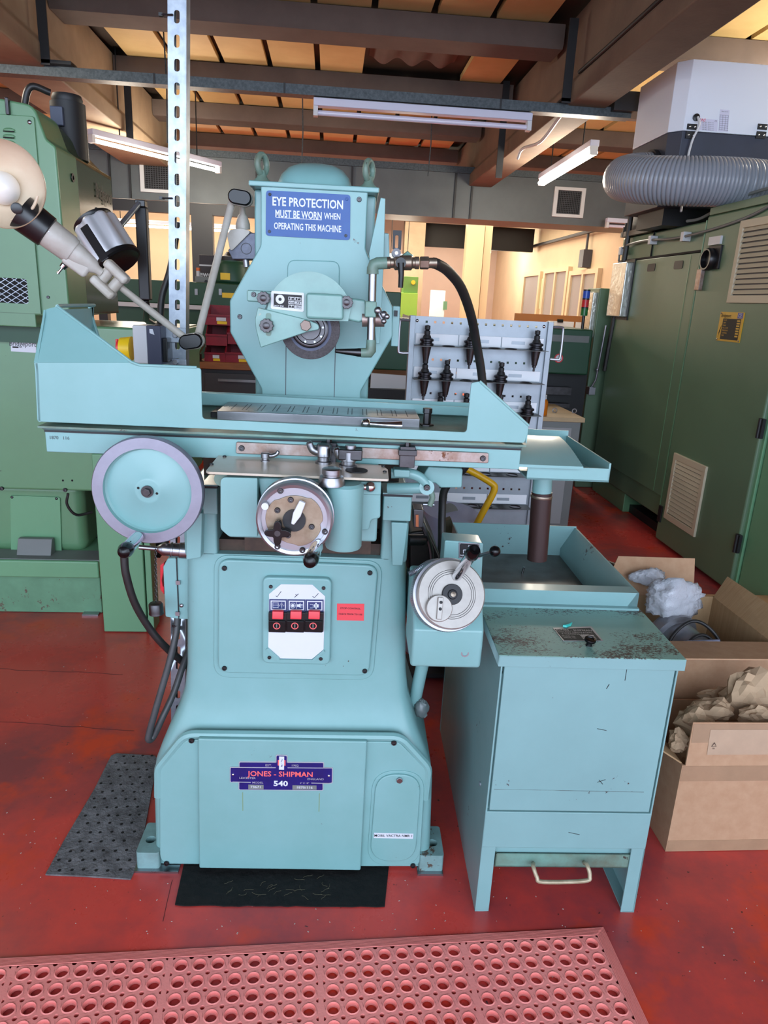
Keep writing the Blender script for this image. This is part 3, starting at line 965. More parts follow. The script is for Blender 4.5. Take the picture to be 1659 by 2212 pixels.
# ---- pedestal uprights, ways and covers
zt = g(440, 1050, Y=1.575).z
for (a, c, tt) in ((PXL, g(468, 1120, Y=1.575).x, 0), (g(826, 1120, Y=1.575).x, PXR, 1)):
    MB().box(a, c, 1.575, 2.0, PZ - 0.01, zt - 0.01).build('upright', TEAL, GR, bevel=0.008)
MB().box(PXL + 0.02, PXR - 0.02, 1.72, 2.0, PZ - 0.01, 1.06).build('rear_bulkhead', DIRTY, GR)
MB().box(g(470, 1190, Y=1.6).x, g(826, 1190, Y=1.6).x, 1.6, 1.75, PZ - 0.02, PZ + 0.028).build('cross_way', DIRTY, GR)
for a, c, ya, yb_ in ((437, 470, 1046, 1112), (829, 887, 1064, 1127)):
    p0, p1 = g(a, ya, Y=1.53), g(c, yb_, Y=1.53)
    w = MB().box(p0.x, p1.x, 1.53, 1.62, p1.z, p0.z - 0.008).build('way_cover', TEAL, GR, bevel=0.003)
    MB().box(p0.x - 0.001, p1.x + 0.001, 1.529, 1.62, p0.z - 0.0085, p0.z - 0.003).build('wiper', BLACKM, w)
    MB().box(p0.x - 0.002, p1.x + 0.002, 1.528, 1.62, p0.z - 0.003, p0.z).build('cover_cap', TEAL, w)
for q, yb_ in (([(402, 1112), (437, 1108), (434, 1205), (402, 1210)], 1.58), ([(845, 1128), (882, 1130), (870, 1222), (847, 1222)], 1.58)):
    MB().prism(rounded(GF.xz(q, 1.545), 0.004), 'y', 1.545, yb_).build('rib', TEAL, GR, bevel=0.004)

# ---- cross slide (saddle)
ZP = 1.127
sx0, sx1 = g(475, 1100, Y=1.365).x, g(822, 1100, Y=1.365).x
MB().box(sx0 + 0.01, sx1 - 0.004, 1.385, 1.9, g(600, 1165, Y=1.385).z, ZP - 0.006).build('saddle', TEAL, GR, bevel=0.006)
MB().box(sx0 + 0.02, sx1 - 0.01, 1.55, 1.9, PZ + 0.02, g(600, 1165, Y=1.385).z + 0.02).build('slide_underside', DIRTY, GR)
q = GF.xz([(476, 1031), (556, 1033), (556, 1160), (494, 1159), (476, 1143)], 1.315)
MB().prism(rounded(q, [0.012, 0.002, 0.002, 0.012, 0.012]), 'y', 1.315, 1.395).build('gear_cover', TEAL, GR, bevel=0.006, seg=3)
MB().cyl(g(478, 1035, Y=1.33), g(478, 1035, Y=1.33) + V((0, 0.05, 0)), 0.014).build('cover_boss', TEALD, GR)
q = GF.xz([(742, 1040), (823, 1042), (822, 1120), (802, 1124), (797, 1146), (742, 1148)], 1.345)
MB().prism(rounded(q, 0.008), 'y', 1.345, 1.415).build('stop_cover', TEAL, GR, bevel=0.004)
q = GF.xz([(742, 1040), (824, 1041), (823, 1070), (742, 1068)], 1.34)
MB().prism(rounded(q, 0.004), 'y', 1.339, 1.365).build('lever_plate', TEAL, GR, bevel=0.003)
MB().prism(GF.xz([(556, 1032), (748, 1036), (745, 1175), (580, 1170)], 1.335), 'y', 1.335, 1.415).build('apron_centre', TEAL, GR, bevel=0.004)
# reversing plate on top
pz = GF.xy([(445, 1016), (450, 1019), (840, 1035), (838, 1014), (826, 1005), (512, 983), (472, 983)], ZP)
MB().prism(rounded(pz, 0.006), 'z', ZP - 0.005, ZP).build('reversing_plate', IVORY, GR, bevel=0.001)
rp = GR.children[-1]
for q in ((457, 1004), (485, 987), (828, 1008), (831, 1020)):
    screw(rp, g(*q, Z=ZP), 0.004, (0, 0, 1), m=BLACKM)
# reversing dogs and levers on the plate
def lever(c, r, h, wing, m=STEEL, name='reversing_lever'):
    b = MB()
    c = V(c)
    b.lathe([(r * 1.05, 0), (r * 1.05, h * 0.12), (r * 0.8, h * 0.16), (r * 0.8, h * 0.35), (r, h * 0.4), (r, h * 0.92), (r * 0.85, h), (0.001, h)], c, (0, 0, 1), 20)
    w = V(wing)
    b.tube(spline([c + V((0, 0, h * 0.65)), c + w * 0.5 + V((0, 0, h * 0.6)), c + w * 0.85 + V((0, 0, h * 0.8)), c + w + V((0, 0, h * 1.15))], 4), [r * 0.55] * 4 + [r * 0.5] * 4 + [r * 0.45] * 4 + [r * 0.25], 10)
    return b.build(name, m, GR)
lever(g(699, 1001, Z=ZP), 0.016, 0.04, (-0.03, -0.005, 0))
lever(g(573, 996, Z=ZP), 0.009, 0.018, (0.026, 0.008, 0.0))
o = lever(g(752, 1008, Z=ZP), 0.018, 0.034, (-0.025, -0.004, 0))
c = g(756, 1008, Z=ZP)
MB().box(c.x - 0.024, c.x + 0.024, c.y - 0.018, c.y + 0.02, ZP + 0.016, ZP + 0.038).build('dog_block', STEELD, o, bevel=0.003)
MB().cyl(c + V((0, 0, 0.038)), c + V((0, 0, 0.044)), 0.011).build('dog_washer', STEEL, o)
MB().lathe([(0.022, 0), (0.022, 0.002)], g(770, 1017, Z=ZP), (0, 0, 1), 24).build('dial_mark', LINE, rp)
# small lever at the right of the saddle
c = g(800, 1052, Y=1.333)
MB().ball(c, 0.0105).build('stop_lever', CHROME, GR)
o = GR.children[-1]
MB().tube(spline([c, c + V((-0.018, 0.0, -0.001)), c + V((-0.034, 0, 0.0)), c + V((-0.046, 0, -0.001))], 4), [0.006] * 4 + [0.005] * 4 + [0.004] * 4 + [0.003], 10).build('lever_arm', CHROME, o)
# vertical micrometer boss with knurled knob
cx = g(744, 1100, Y=1.325)
kb = MB().lathe([(0.034, 0), (0.036, 0.004), (0.036, 0.125), (0.03, 0.13)], (cx.x, 1.31, g(744, 1188, Y=1.29).z), (0, 0, 1), 28).build('feed_boss', TEAL, GR)
zk = g(715, 1047, Y=1.29).z
ck = g(716, 1040, Y=1.292)
b = MB()
b.lathe([(0.026, 0), (0.026, 0.004), (0.022, 0.016), (0.017, 0.017), (0.017, 0.02), (0.0185, 0.021), (0.0185, 0.03), (0.017, 0.031), (0.013, 0.0325), (0.001, 0.0325)], (ck.x, 1.292, zk), (0, 0, 1), 30)
b.build('micrometer_knob', STEEL, GR)

# ---- cross feed handwheel
hc = g(636, 1122, Y=1.24)
R1 = 0.0707
hw = MB().lathe([(R1 * 0.94, -0.006), (R1 * 0.99, -0.003), (R1, 0.003), (R1, 0.016), (R1 * 0.97, 0.02), (R1 * 0.2, 0.022)], hc, (0, 1, 0), 56, caps=False)
hw.lathe([(R1 * 0.86, -0.004), (R1 * 0.94, -0.006)], hc, (0, 1, 0), 56, caps=False)
hw.lathe([(0.001, -0.001), (R1 * 0.86, -0.001), (R1 * 0.86, -0.0042)], hc, (0, 1, 0), 56, caps=False)
hwo = hw.build('cross_feed_handwheel', ALU, GR)
MB().lathe([(R1 * 0.96, 0.0205), (R1 * 1.02, 0.022), (R1 * 1.02, 0.04), (R1 * 0.9, 0.044)], hc, (0, 1, 0), 56).build('graduated_collar', STEEL, hwo)
MB().cyl(hc + V((0, 0.03, 0)), hc + V((0, 0.11, 0)), 0.04).build('feed_shaft_housing', TEAL, hwo)
k = []
for i in range(40):
    a = 2 * math.pi * i / 40
    rr = R1 * (0.70 + 0.045 * math.copysign(abs(math.sin(2.5 * a + 0.5)) ** 0.3, math.sin(2.5 * a + 0.5)))
    k.append((hc.x + rr * math.cos(a), hc.z + rr * math.sin(a)))
MB().prism(k, 'y', hc.y - 0.0035, hc.y - 0.0005).build('cast_disc', mat('stained_cast_alloy', (168, 152, 132), 0.45, metal=0.5, var=0.3, vscale=30, alt=(126, 104, 82)), hwo, bevel=0.001)
MB().cyl(hc + V((0, -0.008, 0)), hc + V((0, 0, 0)), 0.021).build('hub', BLACKM, hwo)
for a, rr in ((100, 0.55), (-20, 0.48), (-20, 0.85), (115, 0.85), (-75, 0.85), (150, 0.5), (-110, 0.45), (240, 0.86)):
    screw(hwo, hc + V((R1 * rr * math.cos(math.radians(a)), -0.003, R1 * rr * math.sin(math.radians(a)))), 0.0055, m=STEELD)
p = hc + V((R1 * -0.74, -0.006, R1 * 0.37))
MB().cyl(p, p + V((0, -0.006, 0)), 0.0065).build('index_button', WHITEG, hwo)
# clamp blade
c0, c1 = g(632, 1132, Y=1.223), g(654, 1083, Y=1.223)
dd = (c1 - c0).normalized()
nd = V((-dd.z, 0, dd.x))
q = [c0 - nd * 0.003, c0 + dd * 0.02 - nd * 0.0075, c1 - nd * 0.006, c1 + nd * 0.006, c0 + dd * 0.02 + nd * 0.0075, c0 + nd * 0.003]
MB().prism([(p.x, p.z) for p in q], 'y', 1.219, 1.228).build('clamp_blade', WHITEG, hwo, bevel=0.002)
# black star knob
sk = g(600, 1150, Y=1.22)
k = []
for i in range(48):
    a = 2 * math.pi * i / 48 + 0.3
    rr = 0.0175 + 0.0065 * math.cos(4 * a)
    k.append((sk.x + rr * math.cos(a), sk.z + rr * math.sin(a)))
MB().prism(k, 'y', sk.y - 0.007, sk.y + 0.008).build('star_knob', BLACKG, hwo, bevel=0.004, seg=3)
MB().cyl(sk + V((0, -0.0075, 0)), sk + V((0, 0.02, 0)), 0.0055).build('knob_stud', STEELD, hwo)
# turned handle with black bakelite ball end
p0, p1 = g(688, 1175, Y=1.235), g(670, 1212, Y=1.15)
d_ = (p1 - p0).normalized()
L = (p1 - p0).length
MB().lathe([(0.0085, 0), (0.009, 0.006), (0.012, 0.02), (0.0125, L * 0.75), (0.0118, L * 0.8)], p0, d_, 20).build('crank_handle', CHROME, hwo)
MB().lathe([(0.0118, L * 0.8), (0.0135, L * 0.84), (0.0138, L * 0.95), (0.011, L * 1.07), (0.005, L * 1.12), (0.0005, L * 1.13)], p0, d_, 20).build('handle_end', BLACKG, hwo)

# ---- table traverse handwheel
tc = g(318, 1062, Y=1.365)
R2 = 0.1095
thw = MB()
thw.lathe([(R2 * 0.79, 0.0), (R2 * 0.98, 0.0), (R2, 0.003), (R2, 0.018), (R2 * 0.97, 0.021), (R2 * 0.79, 0.021)], tc, (0, 1, 0), 72, caps=False)
tw = thw.build('table_handwheel', mat('satin_alloy_rim', (148, 148, 162), 0.42, metal=0.55, var=0.1, vscale=30), GR)
MB().lathe([(0.001, 0.003), (R2 * 0.2, 0.003), (R2 * 0.24, 0.0035), (R2 * 0.27, 0.006), (R2 * 0.75, 0.014), (R2 * 0.785, 0.011), (R2 * 0.8, 0.001)], tc, (0, 1, 0), 72, caps=False).build('wheel_disc', TEAL, tw)
MB().lathe([(0.012, -0.002), (0.012, 0.004)], tc, (0, 1, 0), 24).build('washer', STEELD, tw)
hexbolt(tw, tc + V((0, -0.001, 0)), 0.0085, (0, -1, 0), 0.008, STEELD)
for s in (-1, 1):
    c = tc + V((0.018 * s, 0.0028, -0.005 * s + 0.001))
    MB().cyl(c, c + V((0, -0.0003, 0)), 0.0026, n=12).build('peg_hole', DARK, tw)
MB().cyl(tc + V((0, 0.015, 0)), tc + V((0, 0.14, 0)), 0.018).build('wheel_shaft', STEELD, tw)
p0, p1 = g(298, 1160, Y=1.362), g(270, 1190, Y=1.27)
d_ = (p1 - p0).normalized()
L = (p1 - p0).length
MB().lathe([(0.009, 0), (0.0125, 0.004), (0.0125, L * 0.78), (0.0115, L * 0.8)], p0, d_, 20).build('crank_handle', CHROME, tw)
MB().lathe([(0.0118, L * 0.8), (0.0142, L * 0.85), (0.0146, L * 0.97), (0.0115, L * 1.1), (0.005, L * 1.15), (0.0005, L * 1.16)], p0, d_, 20).build('handle_end', BLACKG, tw)

# ---- table body
YT = 1.45
tz1 = g(600, 949, Y=YT).z
tz0 = g(98, 972, Y=YT).z - 0.004
tx0 = g(98, 950, Y=YT).x
tx1 = g(1124, 990, Y=YT).x
tb = MB().prism([(1.45, tz0), (1.45, tz1), (1.42, tz1 + 0.012), (1.78, tz1 + 0.012), (1.75, tz1), (1.75, tz0)], 'x', tx0, tx1).build('table', TEAL, GR, bevel=0.002)
MB().text('1870   116', g(128, 946, Y=YT - 0.0004), UX, (0, 0, 1), 0.0095, 0.0, align='CENTER').build('stamped_number', GREYC, tb)
MB().box(tx0, tx1, 1.448, 1.46, tz1 - 0.003, tz1 + 0.001).build('table_seam', BLACKM, tb)
# end chute of the table
ex = g(1258, 1025, Y=YT).x
zc = g(1124, 1010, Y=YT).z
b = MB()
sec = []
N = 10
prof = [(1.45, tz0 + 0.006), (1.45, g(1150, 1004, Y=YT).z)]
prof += [(1.45 + 0.2 * (i / N), g(1150, 1004, Y=YT).z + 0.028 * math.sin(i / N * math.pi / 2)) for i in range(1, N + 1)]
prof += [(1.65, tz0 + 0.006)]
b.prism(prof, 'x', tx1 - 0.001, ex)
ch = b.build('table_chute', TEAL, GR, angle=50)
tray = MB()
t0, t1 = g(1130, 1035, Y=1.5).x, g(1264, 1000, Y=1.55).x + 0.03
zf = g(1262, 1030, Y=1.48).z - 0.008
b = MB()
b.box(t0, t1, 1.47, 1.8, zf, zf + 0.004)
b.box(t1 - 0.004, t1, 1.47, 1.8, zf, zf + 0.042)
b.box(t0, t1, 1.796, 1.8, zf, zf + 0.055)
b.box(t0, t1, 1.47, 1.474, zf, zf + 0.03)
b.build('coolant_trough', TEAL, GR)
# rack teeth under the left of the table
b = MB()
x0, x1 = g(160, 975, Y=1.6).x, g(215, 980, Y=1.6).x
for i in range(14):
    xx = x0 + i * 0.0075
    b.prism([(xx, tz0 + 0.001), (xx + 0.006, tz0 + 0.001), (xx + 0.0045, tz0 - 0.009), (xx + 0.0015, tz0 - 0.009)], 'y', 1.56, 1.62)
b.build('traverse_rack', BLACKM, tb)
# dog rail and trip dogs
rl = MB().prism(rounded(GF.xz([(510, 955), (1056, 979), (1055, 1001), (509, 980)], 1.443), 0.004), 'y', 1.443, 1.452).build('dog_rail', STEELR, GR, bevel=0.0015)
for q in ((522, 968), (1043, 990)):
    screw(rl, g(*q, Y=1.443), 0.0062, m=STEELD)
for q in ((710, 975), (880, 983)):
    c = g(*q, Y=1.432)
    dg = MB().box(c.x - 0.016, c.x + 0.016, 1.428, 1.45, c.z - 0.026, c.z + 0.018).box(c.x - 0.019, c.x + 0.019, 1.422, 1.45, c.z, c.z + 0.012).build('trip_dog', STEELD, GR, bevel=0.0015)
    MB().cyl(c + V((0, 0.006, 0.018)), c + V((0, 0.006, 0.03)), 0.006, n=6).build('dog_bolt', STEELD, dg)

# ---- splash guards
YG = 1.42
LEAN = 0.06
low = [(80, 911), (75, 800), (73, 783), (285, 783), (302, 789), (434, 795), (437, 905), (1008, 934), (1018, 827), (1036, 824), (1142, 920), (1134, 957), (820, 947), (530, 930)]
gl = GF.xz(low, YG)
up0, up1 = g(93, 667, Y=YG + LEAN), g(124, 662, Y=YG + LEAN)
gp = [gl[0], gl[1], gl[2], (up0.x, up0.z), (up1.x, up1.z), gl[3], gl[4], gl[5], gl[6], gl[7], gl[8], gl[9], gl[10], gl[11], gl[12], gl[13]]
sg = MB().prism(rounded(gl, [0.006, 0, 0, 0.004, 0.01, 0.006, 0.008, 0.008, 0.006, 0.006, 0.008, 0.006, 0, 0], 4), 'y', YG, YG + 0.004).build('splash_guard', TEAL, GR, bevel=0.0012)
# upper part of the left hood leans back from a crease
a_, b_ = V((gl[2][0], YG, gl[2][1])), V((gl[3][0], YG, gl[3][1]))
t_ = V((0, 0.004, -0.001))
tl = [up0 + V((-0.001, 0, -0.012)), up0 + V((0.002, 0, -0.004)), up0 + V((0.008, 0, 0)), up1]
ring_ = [a_] + tl + [b_]
n_ = len(ring_)
MB().add(ring_ + [p + t_ for p in ring_], [tuple(range(n_)), tuple(range(2 * n_ - 1, n_ - 1, -1))] + [(k, (k + 1) % n_, (k + 1) % n_ + n_, k + n_) for k in range(n_)]).build('hood_front', TEAL, sg)
# rolled edges
def rim_tube(pts, r, par):
    MB().tube([g(*q, Y=YG + 0.002) for q in pts], r, 8).build('rolled_edge', TEAL, par)
MB().tube([up1, b_, g(302, 789, Y=YG + 0.002), g(425, 794, Y=YG + 0.002)], 0.0032, 8).build('rolled_edge', TEAL, sg)
rim_tube([(1036, 824), (1088, 871), (1142, 920)], 0.0032, sg)
# left hood: end wall, back wall
xl, zl = gp[3]
xt, ztp = gp[4]
xb_, zb_ = gp[0]
b = MB()
side_ = [gp[0], gp[1], gp[2]]
b.prism([(q[0] + 0.003, q[1]) for q in side_] + [(q[0] + 0.007, q[1]) for q in reversed(side_)], 'y', YG, 1.74)
w0 = [V((gp[2][0] + 0.003, YG, gp[2][1])), V((up0.x + 0.001, YG + LEAN, up0.z - 0.002)), V((up0.x + 0.001, 1.74, up0.z - 0.002)), V((gp[2][0] + 0.003, 1.74, gp[2][1]))]
b.add(w0 + [p + V((0.004, 0, 0)) for p in w0], [(0, 1, 2, 3), (7, 6, 5, 4), (0, 4, 5, 1), (1, 5, 6, 2), (2, 6, 7, 3), (3, 7, 4, 0)])
hb0, hb1 = g(193, 664, Y=1.738), g(212, 727, Y=1.738)
hood_back = [(gp[0][0] + 0.004, zb_), (gp[2][0] + 0.004, gp[2][1]), (gp[3][0] + 0.008, ztp), (hb0.x, hb0.z), (hb1.x, hb1.z), (-0.46, zb_ + 0.03), (0.30, zb_ + 0.02), (0.30, zb_)]
b.prism(hood_back, 'y', 1.736, 1.74)
b.build('hood_back', TEAL, sg)
MB().tube([(gp[4][0], YG + LEAN, ztp), (gp[3][0] + 0.012, YG + LEAN + 0.06, ztp), (gp[3][0] + 0.01, 1.738, ztp), (hb0.x, 1.738, hb0.z), (hb1.x, 1.738, hb1.z), (hb1.x + 0.03, 1.738, hb1.z - 0.09)], 0.004, 8).build('hood_rim', TEAL, sg)
# back guard and right hood walls
zbk = g(437, 846, Y=1.78).z
zb0 = tz1 + 0.012
b = MB()
b.box(g(437, 846, Y=1.78).x - 0.12, gp[12][0], 1.78, 1.784, zb0, zbk)
b.prism([(YG, gp[13][1]), (YG, gp[12][1]), (1.78, gp[12][1] - 0.003), (1.78, gp[13][1])], 'x', gp[12][0] - 0.003, gp[12][0])
b.build('back_guard', TEAL, sg, bevel=0.001)
MB().box(gp[0][0], gp[12][0], YG, 1.784, zb0 - 0.002, zb0 + 0.002).build('guard_pan', TEALD, sg)

# ---- magnetic chuck
YC = 1.585
c0, c1 = g(468, 880, Y=YC), g(907, 913, Y=YC)
cz = (c0.z + c1.z) / 2
ck_ = MB().box(c0.x, c1.x, YC, YC + 0.15, cz - 0.022, cz).build('magnetic_chuck', STEEL, GR, bevel=0.0015)
MB().box(c0.x + 0.004, c1.x - 0.02, YC + 0.003, YC + 0.147, zb0, cz - 0.022).build('chuck_body', STEELD, ck_)
MB().box(c0.x - 0.018, c0.x, YC + 0.02, YC + 0.1, zb0, cz - 0.006).build('chuck_end_clamp', BLACKM, ck_, bevel=0.002)
n = 24
b = MB()
for i in range(n):
    xx = c0.x + 0.03 + (c1.x - c0.x - 0.06) * i / (n - 1) + (0.004 if i % 2 else -0.004)
    b.box(xx - 0.001, xx + 0.001, YC + 0.03, YC + 0.12, cz - 0.0005, cz + 0.0003)
b.build('pole_lines', GREYC, ck_)
p = g(790, 915, Y=YC - 0.02)
MB().ball(p, 0.0115).build('chuck_lever_knob', CHROME, ck_)
MB().tube([p, p + V((0.045, 0.0, -0.002)), p + V((0.08, 0.005, -0.003))], [0.006, 0.008, 0.011], 12).build('chuck_lever', CHROME, ck_)
p = g(924, 928, Y=YC)
hexbolt(ck_, (p.x, YC + 0.03, zb0), 0.017, (0, 0, 1), 0.006, STEELD, 'clamp_washer')
hexbolt(ck_, (p.x, YC + 0.03, zb0 + 0.006), 0.0095, (0, 0, 1), 0.03, STEELD, 'clamp_stud')
hexbolt(ck_, (p.x, YC + 0.03, zb0 + 0.03), 0.0115, (0, 0, 1), 0.012, STEELD, 'clamp_nut')


# ---- column head
YH = 1.80
head = [(563, 399), (563, 530), (496, 650), (497, 718), (565, 841), (565, 880), (779, 880), (779, 846), (848, 727), (848, 663), (796, 553), (790, 538), (795, 413)]
hp = GF.xz(head, YH)
hd = MB().prism(rounded(hp, [0, 0.03, 0.01, 0.01, 0.03, 0, 0, 0.03, 0.01, 0.01, 0.02, 0.02, 0]), 'y', YH, YH + 0.045).build('head_cover', TEAL, GR, bevel=0.004, seg=3)
b = MB()
ztop = hp[0][1]
hx0, hx1 = g(549, 420, Y=1.845).x, g(812, 430, Y=1.845).x
b.box(hx0, hx1, 1.845, 2.3, 1.0, ztop - 0.004)
b.build('column', TEALD if False else TEAL, GR, bevel=0.006)
MB().prism([(p[0] * 0.97 - 0.003, p[1]) for p in GF.xz([(500, 650), (500, 720), (566, 850), (779, 850), (846, 727), (846, 663), (790, 545), (566, 540)], YH)], 'y', 1.84, 2.28).build('head_housing', TEAL, GR, bevel=0.006)
lid = MB().box(hx0 - 0.006, hx1 + 0.006, 1.794, 2.31, ztop - 0.004, ztop + 0.008).build('head_lid', TEAL, GR, bevel=0.003)
# belt guard dome on the lid
dx0, dx1 = g(600, 400, Y=1.9).x, g(762, 408, Y=1.9).x
dz = g(680, 362, Y=1.95).z
cxm = (dx0 + dx1) / 2
rings = []
for t, s in ((0, 1.0), (0.15, 0.985), (0.45, 0.9), (0.72, 0.74), (0.9, 0.52), (1.0, 0.3)):
    hw_ = (dx1 - dx0) / 2 * s
    rings.append([(p[0], p[1], ztop + 0.007 + (dz - ztop) * t) for p in rounded([(cxm - hw_, 1.98 - 0.16 * s), (cxm + hw_, 1.98 - 0.16 * s), (cxm + hw_, 1.98 + 0.2 * s), (cxm - hw_, 1.98 + 0.2 * s)], 0.07 * s, 6)])
MB().ring(rings).build('belt_guard_dome', TEAL, GR, angle=60)
# lifting eye bolts
for q in ((566, 383), (796, 396)):
    c = g(q[0], q[1], Y=1.845)
    b = MB()
    b.lathe([(0.022, 0), (0.02, 0.008), (0.013, 0.014), (0.009, 0.024), (0.008, 0.03)], (c.x, 1.845, ztop + 0.007), (0, 0, 1), 18)
    zc = ztop + 0.05
    ang = 0.35
    b.tube([V((c.x + math.sin(ang) * 0.0 + math.cos(a) * 0.019 * 0.45, 1.845 + math.cos(a) * 0.019 * 0.9, zc + math.sin(a) * 0.021)) for a in [2 * math.pi * i / 20 for i in range(21)]], 0.0075, 10)
    b.build('lifting_eye', TEALD, lid)
# recessed belt cover outline and centre seams
b = MB()
o_ = rounded(GF.xz([(620, 620), (621, 561), (734, 564), (733, 620)], YH - 0.003), [0, 0.02, 0.02, 0])
b.prism(o_, 'y', YH - 0.004, YH + 0.002)
b.build('belt_access_cover', TEAL, GR, bevel=0.003)
for px in (618, 725):
    p0, p1 = g(px, 735, Y=YH - 0.0006), g(px, 878, Y=YH - 0.0006)
    MB().box(p0.x - 0.0009, p0.x + 0.0009, YH - 0.0006, YH + 0.001, p1.z, p0.z).build('panel_seam', GREYC, hd)
for q in ((518, 684), (776, 431)):
    screw(hd, g(*q, Y=YH), 0.0058, m=STEELD)

# ---- blue safety sign
YS = YH - 0.0015
sg_ = MB().prism(rounded(GF.xz([(575, 411), (757, 421), (756, 519), (574, 509)], YS), 0.008), 'y', YS - 0.001, YH + 0.001).build('safety_sign', BLUE, GR)
ux = (g(757, 421, Y=YS) - g(575, 411, Y=YS)).normalized()
uz = V((-ux.z, 0, ux.x))
b = MB()
YL = YS - 0.0012
b.text('EYE PROTECTION', g(665, 439.5, Y=YL), ux, uz, 0.0265, 0.022, wide=0.78)
b.text('MUST BE WORN', g(645, 464.5, Y=YL), ux, uz, 0.0225, 0.022, wide=0.66)
b.text('WHEN', g(718, 468, Y=YL), ux, uz, 0.0195, 0.016, wide=0.66)
b.text('OPERATING THIS MACHINE', g(664.5, 492, Y=YL), ux, uz, 0.0205, 0.02, wide=0.62)
p0, p1 = g(596, 470.5, Y=YL), g(695, 474.5, Y=YL)
b.build('sign_lettering', WHITEP, sg_)
MB().obox((p0 + p1) / 2, ((p1 - p0).length, 0.0012, 0.0006), ux, uz).build('sign_underline', WHITEP, sg_)
for q, m_ in (((583, 420), BLACKM), ((749, 430), BLUE), ((582, 500), GREYC), ((747, 509), GREYC)):
    screw(sg_, g(*q, Y=YS - 0.001), 0.0036, m=m_)

# ---- wheel guard
YW0 = 1.60
cc = g(668, 690, Y=YW0)
left, right = g(561, 690, Y=YW0), g(765, 690, Y=YW0)
Rg = 0.0955
n = 24
arc = [(cc.x + Rg * math.cos(math.radians(a)), cc.z + (Rg + 0.004) * math.sin(math.radians(a))) for a in [18 + (188 - 18) * i / n for i in range(n + 1)]]
bottom = GF.xz([(560, 690), (560, 668), (665, 690), (690, 693), (765, 693), (770, 660)], YW0)
poly = arc + GF.xz([(572, 668), (662, 692), (752, 694)], YW0)
wg = MB().prism(poly, 'y', YW0, YW0 + 0.09).build('wheel_guard', GUARD, GR, bevel=0.006, seg=3)
MB().prism(rounded(GF.xz([(533, 626), (590, 629), (588, 655), (533, 651)], YW0 + 0.012), 0.005), 'y', YW0 + 0.012, YW0 + 0.05).build('guard_ear', GUARD, wg, bevel=0.003)
MB().prism(rounded(GF.xz([(735, 640), (790, 648), (800, 690), (775, 697), (742, 690)], YW0 + 0.01), 0.008), 'y', YW0 + 0.01, YW0 + 0.06).build('guard_arm', GUARD, wg, bevel=0.005)
b = MB().prism(rounded(GF.xz([(661, 632), (741, 636), (742, 692), (661, 688)], YW0 - 0.022), 0.008), 'y', YW0 - 0.022, YW0 + 0.01)
b.build('spindle_cover', GUARD, wg, bevel=0.006, seg=3)
# hinged lower cheek
ck2 = GF.xz([(557, 664), (662, 690), (688, 700), (690, 712), (664, 717), (563, 751), (553, 712), (551, 690)], YW0 - 0.006)
MB().prism(rounded(ck2, [0.004, 0.01, 0.01, 0.01, 0.01, 0.003, 0.02, 0.02]), 'y', YW0 - 0.008, YW0 + 0.003).build('guard_cheek', GUARD, wg, bevel=0.0025)
q0, q1 = g(580, 676, Y=YW0 - 0.009), g(581, 726, Y=YW0 - 0.009)
MB().prism(rounded([(q0.x - 0.006, q1.z), (q0.x + 0.006, q1.z), (q0.x + 0.006, q0.z), (q0.x - 0.006, q0.z)], 0.0058), 'y', YW0 - 0.0085, YW0).build('slot', TEALD, wg)


def knurl(c, r, h, nlob=10, m=None):
    k = []
    for i in range(60):
        a = 2 * math.pi * i / 60
        rr = r * (1 + 0.07 * math.cos(nlob * a))
        k.append((c.x + rr * math.cos(a), c.z + rr * math.sin(a)))
    o = MB().prism(k, 'y', c.y - h, c.y).build('knurled_knob', m or mat('grey_anodised', (92, 90, 92), 0.45, metal=0.4) if 'grey_anodised' not in MATS else MATS['grey_anodised'], wg, bevel=0.0022)
    MB().lathe([(r * 0.5, 0), (r * 0.5, 0.004), (r * 0.25, 0.0055), (0.0005, 0.0055)], (c.x, c.y - h, c.z), (0, -1, 0), 16).build('knob_centre', STEELD, o)


knurl(g(571, 644, Y=YW0 + 0.0), 0.0135, 0.02)
knurl(g(749, 653, Y=YW0 + 0.0), 0.0135, 0.02)
knurl(g(577, 703, Y=YW0 - 0.008), 0.0145, 0.016)
hexbolt(wg, g(661, 703, Y=YW0 - 0.008), 0.0125, (0, -1, 0), 0.012, mat('bronzed_steel', (120, 104, 96), 0.4, metal=0.7), 'pivot_bolt')
screw(wg, g(548, 636, Y=YW0 + 0.012), 0.0055, m=STEELD)
